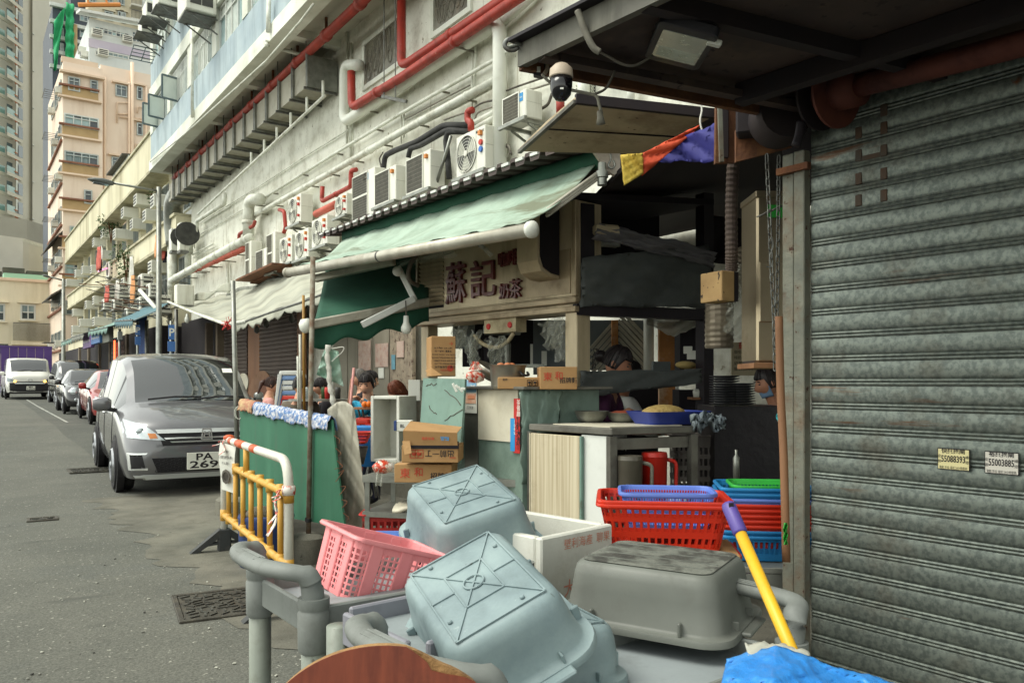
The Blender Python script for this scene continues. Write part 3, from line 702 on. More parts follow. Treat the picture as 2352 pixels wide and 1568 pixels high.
pipe('waste_pipe',[(571,552),(571,470),(578,458),(598,458)],6.85,.16,'pvc',.3,joints=.8,n=14)
pipe('waste_pipe',[(431,620),(431,548),(440,545)],6.9,.1,'pvc',.2,n=12);pipe('waste_pipe',[(397,720),(396,560)],6.95,.18,'pvc',n=14);pipe('waste_pipe',[(388,700),(387,590)],6.85,.07,'steel_bracket',n=10)
pipe('conduit',[(525,690),(522,598)],7.1,.05,'pvc',n=8);pipe('conduit',[(440,512),(442,585),(490,560)],7.05,.03,'pvc',.05,n=8);pipe('conduit',[(445,592),(495,567)],7.1,.02,'pvc',n=6)
# black insulated refrigerant lines
pipe('insulated_line',[(1076,288),(1020,288),(1000,300),(960,325),(905,347),(884,358),(881,390)],6.98,.055,'black_pipe',.15,n=8)
pipe('insulated_line',[(1078,303),(1028,298),(1005,312),(965,335),(942,342),(938,362)],6.96,.05,'black_pipe',.15,n=8)
pipe('insulated_line',[(1075,302),(1030,302),(1024,322),(1028,360),(1032,410)],6.97,.055,'black_pipe',.12,n=8)
pipe('insulated_line',[(930,395),(924,430),(915,460)],7.0,.06,'black_pipe',n=8)
pipe('strut',[(1036,312),(1002,425)],6.9,.03,'galv',n=6)
for k,pts in enumerate([[(1140,220),(1170,206),(1215,190),(1262,175),(1300,168)],[(1140,238),(1190,215),(1240,200),(1300,180)],[(1085,250),(1110,236),(1140,230)],[(1135,245),(1100,258),(1090,275)],[(1225,232),(1238,250),(1258,240),(1268,215)],[(1085,255),(1060,262),(1020,276)],[(880,350),(872,365),(876,385)],[(1160,330),(1172,342),(1166,365)],[(1150,335),(1168,340),(1175,355)]]):
 MB().tube(bez([onx(x,y,7.08) for x,y in pts],6),.016 if k != 4 else .022,6).build('cable','cable_grey' if k % 2 else 'cable',bd,True)
pipe('drain_pipe',[(1340,160),(1341,252)],7.05,.09,'pvc_bright');pipe('drain_pipe',[(1448,180),(1450,245)],7.05,.05,'pvc_bright');pipe('drain_pipe',[(1368,158),(1420,150)],7.0,.07,'pvc_bright');pipe('sprinkler_pipe',[(1287,222),(1287,262)],6.9,.06,'red_pipe')
# louvred vent
vt = [onx(1329,200,XW-.03),onx(1364,226,XW-.03)]
m = MB()
for i in range(6): m.obox(V((XW-.05,(vt[0].y+vt[1].y)/2,vt[0].z-(vt[0].z-vt[1].z)*(i+.5)/6)),(.7,0,-.7),AY,(.7,0,.7),.09,abs(vt[0].y-vt[1].y),.015)
m.build('louvre_vent','pvc',bd);MB().box((XW-.012,vt[1].y,vt[1].z),(XW-.001,vt[0].y,vt[0].z)).build('vent_shadow_gap','ac_dark',bd)
pv = onx(1352/1.0,0,XW)
# dining-room windows with patterned glass
mat('frosted',S(120,118,104),S(86,82,70),1.4,.25,spec=.6,dirt=S(150,112,60),da=.35,ds=1.2)  # dirt slot carries warm amber blotches of the pane colour
for (xa,ya,xb,yb) in ((836,99,932,150),(994,0,1086,45)):
 A_ = onx(xa,ya,XW);B_ = onx(xb,100,XW);zb_ = onx(xa,212 if xa < 900 else 92,XW).z
 zt_ = A_.z if xa < 900 else zb_+2.3
 o = win(bd,V((XW,A_.y,zt_)),V((XW,B_.y,zb_)),-AY,NW,1,1,'slab_white','frosted',.1,proud=.05)
 lead = MB();rnd = random.Random(5+xa)
 for i in range(26):
  cy = rnd.uniform(B_.y+.25,A_.y-.25);cz = rnd.uniform(zb_+.3,zt_-.3);rr_ = rnd.uniform(.1,.22)
  lead.tube([V((XW-.032,cy+rr_*.7*math.cos(k),cz+rr_*1.3*math.sin(k))) for k in [q*math.pi/6 for q in range(13)]],.005,4,False)
 tag(lead.build('leading','cable_grey',o),kind='stuff')
for x in (882,908):
 p = onx(x,60,6.8);MB().tube([onx(x,225,6.8),V((p.x,p.y,ZS))],.012,5).build('hanger_rod','steel_bracket',bd)
MB().beam(onx(878,222,6.8),onx(912,229,6.8)+V((.2,0,0)),.05,.06).build('rod_bracket','steel_bracket',bd)
# ================================================================ outdoor air-conditioner units on the wall
def ac(label,xl,xn,yt,yb_l,style='fan',XF=6.75,name='air_conditioner',dep=.3,shelf=True,trim='orange'):
 A_ = onx(xn,yt,XF);B_ = onx(xl,yb_l,XF);yn,yf = A_.y,B_.y;zt,zb = A_.z,B_.z;w_ = yf-yn;h_ = zt-zb;cy = (yn+yf)/2;cz = (zt+zb)/2
 t = thing(name,label,'air conditioner',(XF+dep/2,cy,zb),group='outdoor units on the white wall')
 MB().obox((XF+dep/2,cy,cz),AX,AY,UP,dep,w_,h_,.012).build('casing','ac_case',t)
 seam = MB();seam.box((XF-.003,yn+w_*.3-.004,zb+.02),(XF,yn+w_*.3+.004,zt-.02));seam.box((XF+.01,yn-.003,zb+h_*.55),(XF+dep-.01,yn,zb+h_*.56));seam.build('panel_seam','ac_blade',t)
 fans = [(cy+w_*.12 if h_ < 1.05*w_*1.3 else cy+w_*.08,cz)] if style != 'tall' else [(cy+w_*.14,cz+h_*.24),(cy+w_*.14,cz-h_*.24)]
 R_ = min(w_*.36,h_*(.43 if style != 'tall' else .22))
 for fy,fz in fans:
  if style == 'grid' or style == 'tall':
   gw,gh = w_*.33,(h_*.44 if style != 'tall' else h_*.22)
   o = MB().box((XF-.006,fy-gw,fz-gh),(XF-.001,fy+gw,fz+gh)).build('coil_recess','ac_dark',t)
   g = MB();k = 13
   for i in range(k+1): q = fy-gw+2*gw*i/k;g.box((XF-.018,q-.003,fz-gh),(XF-.012,q+.003,fz+gh))
   for i in range(9): q = fz-gh+2*gh*i/8;g.box((XF-.012,fy-gw,q-.003),(XF-.008,fy+gw,q+.003))
   tag(g.build('guard','ac_grille',t),kind='stuff')
   fr_ = MB()
   for a,b2,c2,d2 in ((fy-gw-.02,fz-gh-.02,fy+gw+.02,fz-gh),(fy-gw-.02,fz+gh,fy+gw+.02,fz+gh+.02),(fy-gw-.02,fz-gh,fy-gw,fz+gh),(fy+gw,fz-gh,fy+gw+.02,fz+gh)): fr_.box((XF-.02,a,b2),(XF-.001,c2,d2))
   fr_.build('guard_frame','ac_case',t)
  else:
   MB().lathe((XF-.001,fy,fz),NW,[(R_,0),(R_,.004)],24).build('fan_opening','ac_dark',t)
   bl = MB()
   for i in range(3):
    a = i*2*math.pi/3+.4;e = V((0,math.cos(a),math.sin(a)));f_ = V((0,-math.sin(a),math.cos(a)))
    bl.prism([V((XF-.007,fy,fz))+e*R_*.15-f_*R_*.1,V((XF-.007,fy,fz))+e*R_*.9-f_*R_*.25,V((XF-.013,fy,fz))+e*R_*.88+f_*R_*.55,V((XF-.013,fy,fz))+e*R_*.2+f_*R_*.2],(-.003,0,0))
   bl.build('fan_blade','ac_blade',t)
   g = MB()
   for k in range(1,7): g.tube([V((XF-.02,fy+R_*k/6*math.cos(a),fz+R_*k/6*math.sin(a))) for a in [q*math.pi/10 for q in range(21)]],.0035 if k < 6 else .01,4,False)
   for k in range(6): a = k*math.pi/3;g.tube([V((XF-.02,fy,fz)),V((XF-.02,fy+R_*math.cos(a),fz+R_*math.sin(a)))],.004,4)
   tag(g.build('guard','ac_case',t),kind='stuff')
   MB().lathe((XF-.02,fy,fz),NW,[(R_*.17,0),(R_*.17,.012),(R_*.12,.018)],14).build('hub_cap','ac_case',t)
 if trim:
  q = yn+w_*.12
  MB().box((XF-.05,q-.035,zt-h_*.22),(XF-.001,q+.035,zt-h_*.12)).build('isolator','ac_orange',t)
  if style == 'fan' and trim == 'full':
   for i,mm in enumerate(('valve_red','valve_blue')): MB().lathe((XF,q,zt-h_*(.38+.16*i)),NW,[(.045,0),(.045,.03)],12).build('gauge',mm,t)
  elif style == 'fan':
   MB().box((XF-.05,q-.03,zt-h_*.42),(XF-.001,q+.03,zt-h_*.32)).build('valve','valve_red',t);MB().box((XF-.05,q-.03,zb+h_*.2),(XF-.001,q+.03,zb+h_*.28)).build('valve','valve_red',t)
 if shelf:
  s_ = MB()
  for yy in (yn+.08,yf-.08):
   s_.beam((XF-.06,yy,zb-.03),(XW,yy,zb-.03),.05,.05);s_.beam((XF+.1,yy,zb-.06),(XW,yy,zb-.22),.03,.03)
  s_.beam((XF-.04,yn-.05,zb-.03),(XF-.04,yf+.05,zb-.03),.05,.049);s_.build('bracket','galv',t)
 return t,XF,yn,yf,zt,zb
t,XF,yn,yf,zt,zb = ac('large single-fan white unit with red and blue gauges beside the fat white drainpipe',1048,1114,285,412,'fan',trim='full')
lettering('maker_name','McQuay',(XF,yn+(yf-yn)*.17,zt-.07),-AY,UP,.07,'letter_black',t,.003,.01)
ac('square-grilled white unit left of the black insulated lines, third from the drainpipe',861,909,377,478,'grid')
ac('large square-grilled white unit below the bundle of black insulated lines',933,988,341,452,'grid')
t,XF,yn,yf,zt,zb = ac('tall double-grilled white unit with a blue maker badge',810,861,382,512,'tall',trim=None)
MB().box((XF-.006,yn+(yf-yn)*.28,zt-.2),(XF-.001,yn+(yf-yn)*.48,zt-.06)).build('badge','logo_blue',t);lettering('maker_name','Midea',(XF-.006,yn+(yf-yn)*.38,zt-.13),-AY,UP,.05,'letter_white',t,.002)
ac('small white unit under the pale red pipe, left of the tall double-grilled one',770,796,442,502,'fan')
t,XF,yn,yf,zt,zb = ac('topmost white unit with a blue badge right of the fat drainpipe',1155,1208,202,292,'grid',trim=None)
MB().box((XF-.006,yn+(yf-yn)*.12,zt-.16),(XF-.001,yn+(yf-yn)*.34,zt-.04)).build('badge','logo_blue',t);lettering('maker_name','Midea',(XF-.006,yn+(yf-yn)*.23,zt-.1),-AY,UP,.045,'letter_white',t,.002)
ac('single-fan unit mounted highest of the left cluster, above the double stack',662,691,443,522,'fan')
ac('single-fan unit tucked against the left tip of the corrugated roof',716,751,492,572,'fan')
ac('single-fan unit directly under the highest one of the left cluster',677,708,522,600,'fan')
ac('narrow single-fan unit second from the right in the low row',642,670,538,610,'fan')
ac('tall double-fan unit in the middle of the low row',613,632,531,630,'tall',XF=6.7,trim=None)
ac('small square-grilled unit between the two tall ones of the low row',588,612,568,630,'grid',XF=6.65,trim=None)
ac('leftmost tall double-fan unit of the low row by the vertical waste pipe',565,577,552,640,'tall',XF=6.7,trim=None)
pl_ = MB();a = onx(562,645,6.6);c = onx(648,607,6.6)
pl_.beam(a,c,.5,.05);pl_.beam(a+V((.3,0,-.05)),c+V((.3,0,-.05)),.3,.04);pl_.build('unit_shelf','rust',bd)
# plant boxes with fans facing the camera at the far end of the wall
for (lab,xa,ya,xb,yb,d_) in (('white box fan with a black round guard at the far end of the white wall',392,527,416,578,28.6),('larger white box beside the far fan, clipped to the corner of the white wall',411,513,430,577,27.8),('pale outdoor unit standing lowest at the far end of the white wall',405,655,441,702,25.5)):
 p = at((xa+xb)/2,(ya+yb)/2,d_);w_ = (xb-xa)/FPX*d_;h_ = (yb-ya)/FPX*d_
 t = thing('air_conditioner',lab,'air conditioner',p-UP*h_/2,group='outdoor units on the white wall')
 MB().obox(p,AX,AY,UP,w_*1.05,.4,h_,.02).build('casing','ac_case',t)
 if 'fan' in lab:
  MB().lathe(p+V((.1,-.2,.1)),NS,[(h_*.42,0),(h_*.42,.05)],20).build('fan_guard','ac_dark',t)
 MB().obox(p-UP*(h_/2+.04),AX,AY,UP,w_,.5,.05).build('bracket','steel_bracket',t)
# ================================================================ yellow tenement further up the row
yb_ = thing('tenement_building','old yellow tenement with stained parapets, window units and laundry','building',(7.4,40,.5))
XY = 7.5
def py(x,y,X=XY): return onx(x,y,X)
YA,YZ = 31.4,66.0
MB().box((XY,YA,.2),(XY+8,YZ,py(400,520).z)).build('wall','yellow_wall',yb_)
# three storeys: projecting parapet bands and recessed window strips
zt = py(394,445).z   # roof parapet line
zB = [(py(360,520).z-1.0,py(360,520).z+.35)]
for i,(z0,z1,dx) in enumerate(((10.2,11.7,.9),(6.9,7.7,.75),(3.7,4.3,.7))):
 MB().box((XY-dx,YA,z0),(XY,YZ,z1)).build('parapet_band','yellow_wall',yb_)
 MB().box((XY-dx-.08,YA-.02,z1),(XY,YZ,z1+.1)).build('coping','yellow_trim',yb_)
 MB().box((XY-dx-.05,YA-.01,z0-.12),(XY,YZ,z0)).build('drip_mould','yellow_trim',yb_)
rnd = random.Random(11)
for zl,zh in ((8.2,9.9),(4.7,6.5)):
 y = YA+.6
 while y < YZ-3:
  win(yb_,V((XY,y+2.0,zh)),V((XY,y,zl)),-AY,NW,3,2,'alu','win_glass_dark',.07,split=.3,proud=.1,grille=9,pms=['win_glass_dark','win_glass','curtain','win_glass_dark'])
  if rnd.random() < .75: small_ac(yb_,(XY-.05,y+2.4,zl+rnd.uniform(.1,.9)),NW,AY,.75,.5,rnd.uniform(.6,1.0))
  if rnd.random() < .4: small_ac(yb_,(XY-.05,y+.5,zh-.2),NW,AY,.75,.5,.8)
  MB().box((XY-.3,y+2.25,zl-.4),(XY-.001,y+2.75,zh+.3)).build('pier','yellow_trim',yb_);y += 3.3
# rooftop shack,tank and plants
MB().box((XY+.6,40,11.7),(XY+5,44,14.0)).build('roof_shack','white_wall',yb_);MB().box((XY+.0,46,11.8),(XY+4,51,13.5)).build('roof_shack','pale_wall',yb_)
MB().prism([V((XY-.3,46,13.45)),V((XY+4,46,13.8)),V((XY+4,51.2,13.8)),V((XY-.3,51.2,13.45))],(0,0,.08)).build('shack_roof','roof_dark',yb_)
def leaves(parent,c,r_,n,seed,m='plant'):
 rn = random.Random(seed);mb = MB()
 for i in range(n):
  d = V((rn.gauss(0,1),rn.gauss(0,1),rn.gauss(0,1))).normalized()*r_*rn.random()**.5;p = V(c)+d;s_ = rn.uniform(.05,.12)*max(1,r_)
  u = V((rn.gauss(0,1),rn.gauss(0,1),rn.gauss(0,1))).normalized();v = u.orthogonal().normalized()
  mb.add([p-u*s_,p+v*s_*.45,p+u*s_,p-v*s_*.45],[(0,1,2,3)])
 return tag(mb.build('foliage',m,parent),kind='stuff')
for k,(px,pyy,X,r_,lab) in enumerate(((255,517,6.9,.75,'shrub growing over the roof edge of the yellow tenement'),(290,596,6.6,.8,'pot plant trailing from a balcony of the yellow tenement'),(356,452,7.2,.4,'weed sprouting from the parapet beside the lamp post'))):
 p = onx(px,pyy,X);t = thing('balcony_plant',lab,'plant',p-UP*r_);leaves(t,p,r_,260 if k < 2 else 90,k+3)
 st = MB()
 for q in range(4): st.tube([p-UP*r_*1.3,p+V((.1*q-.15,.3*(q % 2)-.1,r_*.3))],.02,5)
 st.build('stem','rust',t)
# laundry on poles
def garment(label,px,py_,X,w_,h_,m,m2=None,name='laundry_garment'):
 p = onx(px,py_,X);t = thing(name,label,'laundry',p-UP*h_,group='laundry on the tenement')
 MB().sheet(lambda u,v: p+V((.06*math.sin(u*9+v*3),(u-.5)*w_*(1-.15*math.sin(v*3)),-v*h_)),8,8,.01).build('cloth',m,t,True)
 MB().tube([p+V((0,-w_*.6,.03)),p+V((0,w_*.6,.03))],.015,5).build('hanger','alu',t)
 if m2: MB().sheet(lambda u,v: p+V((.07+.05*math.sin(u*9),(u-.5)*w_*.7,-h_*.55-v*h_*.5)),6,5,.01).build('cloth',m2,t,True)
garment('red and white striped shirts hung beside dark shorts on the tenement corner',227,568,6.0,1.0,1.15,'cloth_red','cloth_dark')
garment('white shirt hanging next to the striped ones',232,566,6.3,.7,.9,'cloth_white')
garment('red jacket hung to dry behind the lamp post',373,537,6.9,.8,1.05,'cloth_red')
garment('yellow cloth hung left of the lamp post',361,540,6.7,.5,.9,'cloth_orange')
garment('pale trousers hanging from the tenement windows',302,590,6.5,.7,1.7,'cloth_white')
garment('orange towel pegged under the window units',305,633,6.0,.55,1.1,'cloth_orange')
garment('black coat drying on the tenement ledge',380,540,7.0,.5,1.1,'cloth_dark')
garment('red shorts clipped above the blue awning',246,657,5.5,.7,.7,'cloth_red')
garment('white bag of washing hung above the shop roofs',270,645,5.9,.7,.9,'cloth_white')
mat('pink_tube',S(238,150,180),emit=.6)
o = MB().tube([onx(227,623,6.3),onx(245,616,6.3)],.05,8).build('neon_tube','pink_tube',None,True);tag(o,'pink fluorescent tube fixed to the tenement corner','lamp')
# television aerial
a = MB();p = onx(301,440,7.4);q = onx(305,410,7.4);a.tube([p+UP*-1,V((p.x,p.y,q.z))],.03,5);e0,e1 = onx(250,421,7.4),onx(328,404,7.4);a.tube([e0,e1],.02,5)
for i in range(11): c = e0.lerp(e1,i/10);a.tube([c-V((.35,0,.05)),c+V((.35,0,.05))],.012,4)
a.build('aerial_parts','steel_bracket',yb_)
# ================================================================ shop row clutter under the tenement
def shop_awning(label,p0,p1,drop,out,m,name='shop_awning',cat='awning',scallop=0):
 p0 = V(p0);p1 = V(p1);t = thing(name,label,cat,(p0+p1)/2,group='awnings along the shop row')
 o_ = V((-out,0,-drop));L_ = (p1-p0).length
 MB().sheet(lambda u,v: p0.lerp(p1,u)+o_*v+UP*(.04*math.sin(u*L_*5)*v-.06*math.sin(math.pi*v)),max(6,int(L_*4)),6,.012).build('canvas',m,t,True)
 MB().sheet(lambda u,v: p0.lerp(p1,u)+o_-UP*v*(.22+.06*math.sin(u*L_*7))+V((-.02*v,0,0)),max(6,int(L_*6)),2,.01).build('valance',m,t,True)
 f = MB()
 for u in (.02,.5,.98): f.tube([p0.lerp(p1,u)-UP*.1,p0.lerp(p1,u)+o_-UP*.05],.02,5)
 f.tube([p0+o_-UP*.02,p1+o_-UP*.02],.025,6);f.build('frame','steel_bracket',t);return t
mat('awning_blue',S(84,122,132),S(66,100,112),2,.8,dirt=S(120,140,136),da=.4,ds=2)
mat('awning_teal',S(130,160,150),S(108,138,130),2,.8,dirt=S(90,100,90),da=.4,ds=2)
mat('awning_grey',S(140,142,132),S(118,120,112),2,.8,dirt=S(90,88,78),da=.4,ds=2)
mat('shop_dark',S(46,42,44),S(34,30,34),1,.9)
mat('shop_wall',S(122,110,92),S(96,86,74),.8,.85,dirt=S(66,58,52),da=.4,ds=1.6)
mat('shutter_brown',S(96,84,76),S(82,72,66),1,.7,metal=.2)
mat('tarp_blue',S(48,74,126),S(38,60,106),2,.7)
sh = thing('shop_row','row of dim ground-floor shopfronts under the yellow tenement','shop',(6.2,42,.4))
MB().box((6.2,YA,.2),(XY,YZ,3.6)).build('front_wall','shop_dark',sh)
for i,y in enumerate((34,38,42.5,46,50,54)): MB().box((6.1,y-.2,.2),(6.2,y+.2,3.6)).build('pier','shop_wall',sh)
for i in range(14): MB().box((6.12,38.4,.7+i*.19),(6.19,42,.7+i*.19+.17)).build('shutter_slat','shutter_brown',sh)
shop_awning('faded blue awning with a torn valance beside the grey tarpaulin',onx(330,706,5.9),onx(388,695,5.3),.55,1.0,'awning_blue')
shop_awning('pale teal awning hung over the middle shops',onx(270,735,5.7),onx(322,722,5.7),.5,1.1,'awning_teal')
shop_awning('grey tin awning above the purple shop sign',onx(236,752,5.8),onx(270,742,5.8),.5,1.3,'awning_grey')
shop_awning('narrow teal awning farthest up the row',onx(200,770,5.8),onx(236,757,5.8),.4,1.2,'awning_teal')
for (lab,x0_,y0_,x1_,y1_,m,X,txt) in (('purple shop sign projecting over the pavement',195,768,213,800,'sign_purple',4.8,'Q Secret'),('pale blue shop sign right of the purple one',214,762,234,790,'sign_blue',4.8,'Bakery'),('grey shop sign box nearest the blue awning',235,755,256,788,'awning_grey',4.9,'')):
 a = onx(x0_,y0_,X);b2 = onx(x1_,y1_,X);c = (a+b2)/2
 t = thing('shop_sign',lab,'sign',c-UP*.5);w_ = abs(a.y-b2.y);h_ = abs(onx((x0_+x1_)/2,y0_,X).z-onx((x0_+x1_)/2,y1_,X).z)
 MB().obox(c,AX,AY,UP,.16,w_,h_,.02).build('panel',m,t)
 if txt: lettering('lettering',txt,c+V((-.081,0,0)),-AY,UP,h_*.3,'letter_white',t,.003,width=w_*.85)
mat('neon_red',S(255,90,50),emit=2.2)
p = onx(262,812,6.0);o = MB().box((p.x,p.y-.12,p.z-.9),(p.x+.04,p.y+.12,p.z+.6)).build('neon_sign','neon_red');tag(o,'glowing red vertical sign inside the shop row','sign')
p = onx(258,850,6.05);o = MB().sheet(lambda u,v: p+V((.03*math.sin(u*9),(u-.5)*1.5,-v*1.9+.4)),8,6,.01).build('blue_sheet','tarp_blue');tag(o,'blue plastic sheet hung across a shop opening below the signs','tarpaulin')
p = onx(322,760,5.6);o = MB().sheet(lambda u,v: p+V((.08*math.sin(u*8+v),(.5-u)*1.6,.6-v*2.3)),10,8,.01).build('blue_tarpaulin','tarp_blue',None,True);tag(o,'dark blue tarpaulin hanging under the faded blue awning','tarpaulin')
# condensers,racks,cables over the shops
rnd = random.Random(21);ORD = 'first second third fourth fifth sixth seventh eighth ninth tenth eleventh twelfth thirteenth fourteenth'.split()
for k,(x,y) in enumerate(((246,700),(255,668),(262,620),(270,700),(280,668),(290,688),(300,722),(312,705),(318,660),(330,698),(336,650),(344,685),(352,668),(374,700))):
 p = onx(x,y,6.2+(k % 3)*.35);t = thing('air_conditioner',('grimy white unit over the shop row, %s from the left' % ORD[k]),'air conditioner',p-UP*.3,group='units over the shop row')
 s_ = .85+.25*(k % 3);MB().obox(p,AX,AY,UP,.45*s_,.8*s_,.62*s_,.02).build('casing','ac_case',t)
 MB().lathe(p+V((-.23*s_,.08,0)),NW,[(.24*s_,0),(.24*s_,.01)],16).build('fan_opening','ac_dark',t);g = MB()
 for i in range(3): g.obox(p+V((0,-.405*s_,(i-1)*.17*s_)),AX,AY,UP,.32*s_,.012,.06*s_)
 g.build('grille','ac_dark',t)
 f = MB();f.obox(p-UP*.35*s_,AX,AY,UP,.55,.9,.04);f.beam(p+V((-.25,-.3,-.35*s_)),p+V((.9,-.3,-.8)),.03,.03);f.build('bracket','steel_bracket',t)
rk = thing('rack_frames','rusty steel racks and poles over the shop row','rack',onx(290,700,6))
for i in range(26):
 x = 238+i*5.8;y = rnd.uniform(640,735);p = onx(x,y,6.3);m = MB()
 m.tube([p,p+V((-rnd.uniform(.5,1.4),rnd.uniform(-.3,.3),rnd.uniform(-.2,.25)))],.02,5)
 if i % 2: m.tube([p,p+V((rnd.uniform(-.2,.2),rnd.uniform(-1.6,1.6),rnd.uniform(-.2,.3)))],.018,5)
 m.build('rack_bar','steel_bracket' if i % 3 else 'rust',rk)
for i in range(12):
 x = 240+i*13;a = onx(x,rnd.uniform(620,740),6.1);b2 = onx(x+rnd.uniform(15,40),rnd.uniform(640,740),5.7)
 MB().tube(sag(a,b2,rnd.uniform(.1,.5)),.012,4).build('loose_cable','cable',rk)
lf = MB().tube([onx(322,667,5.5),onx(360,710,5.3)],.07,8).build('fluorescent_tube','plastic_white',None,True);tag(lf,'loose white fluorescent batten tilted over the blue awning','lamp')
# ================================================================ vehicles
def pchip(keys):
 xs = [k[0] for k in keys];ys_ = [k[1] for k in keys];n = len(xs)
 h = [xs[i+1]-xs[i] for i in range(n-1)];d = [(ys_[i+1]-ys_[i])/h[i] for i in range(n-1)];m = [0]*n
 m[0] = d[0];m[-1] = d[-1]
 for i in range(1,n-1): m[i] = 0 if d[i-1]*d[i] <= 0 else 2*d[i-1]*d[i]/(d[i-1]+d[i])
 def f(x):
  if x <= xs[0]: return ys_[0]
  if x >= xs[-1]: return ys_[-1]
  i = max(k for k in range(n-1) if xs[k] <= x);t = (x-xs[i])/h[i]
  return ys_[i]*(2*t**3-3*t*t+1)+h[i]*m[i]*(t**3-2*t*t+t)+ys_[i+1]*(-2*t**3+3*t*t)+h[i]*m[i+1]*(t**3-t*t)
 return f
mat('auto_glass',S(26,31,33),rough=.02,ior=2.3,spec=.5)
mat('auto_glass_side',S(30,36,38),rough=.04,ior=2.1,spec=.5)
mat('chrome',S(222,224,222),rough=.2,metal=.65)
mat('alloy',S(168,170,172),S(140,142,146),8,.3,metal=.8)
mat('lens',S(206,214,216),S(176,186,190),14,.08,metal=.35,coat=1)
mat('lens_dark',S(110,120,124),rough=.1,metal=.5,coat=1)
mat('lens_amber',S(214,130,60),rough=.15,coat=1)
mat('amber_lit',S(255,190,80),emit=2.5)
mat('plate_white',S(222,222,210),rough=.5)
mat('trim_black',S(30,29,33),S(38,37,41),3,.45)
mat('grille_dark',S(20,18,22),rough=.5)
mat('paint_grey',S(112,112,114),S(106,106,109),.5,.3,metal=.55,coat=1)
mat('paint_white',S(214,214,206),rough=.35,coat=.8)
mat('paint_silver',S(196,200,198),rough=.3,metal=.3,coat=1)
mat('paint_black',S(20,21,24),rough=.2,coat=1)
mat('paint_red',S(150,24,22),rough=.3,metal=.2,coat=1)
def wheel(root,x,y,r_,w_,side,zoff=0):
 p = V((x,y,r_+zoff));n = V((side,0,0))
 t = MB().lathe(p-n*w_*.5,n,[(r_*.62,0),(r_*.93,0),(r_,w_*.18),(r_,w_*.82),(r_*.93,w_),(r_*.68,w_),(r_*.66,w_*.9)],28).build('wheel','rubber',root,True,True,40)
 MB().lathe(p+n*w_*.36,n,[(r_*.66,0),(r_*.66,.03),(r_*.6,.05),(r_*.58,.0)],24).build('rim','alloy',t,True,True,40)
 s_ = MB();
 for i in range(7):
  a = i*2*math.pi/7;e = V((0,math.cos(a),math.sin(a)));f = V((0,-math.sin(a),math.cos(a)))
  for sg in (-1,1): s_.prism([p+n*w_*.4+e*r_*.1+f*sg*r_*.05,p+n*w_*.4+e*r_*.6+f*sg*r_*.14,p+n*w_*.4+e*r_*.6+f*sg*r_*.06,p+n*w_*.4+e*r_*.1+f*sg*r_*.01],n*.03)
 s_.lathe(p+n*w_*.4,n,[(r_*.14,0),(r_*.14,.04),(r_*.1,.05)],12);s_.build('spokes','alloy',t,False,True)
 MB().lathe(p+n*w_*.2,n,[(r_*.6,0),(r_*.6,.01)],18).build('brake_disc','grille_dark',t,False,True)
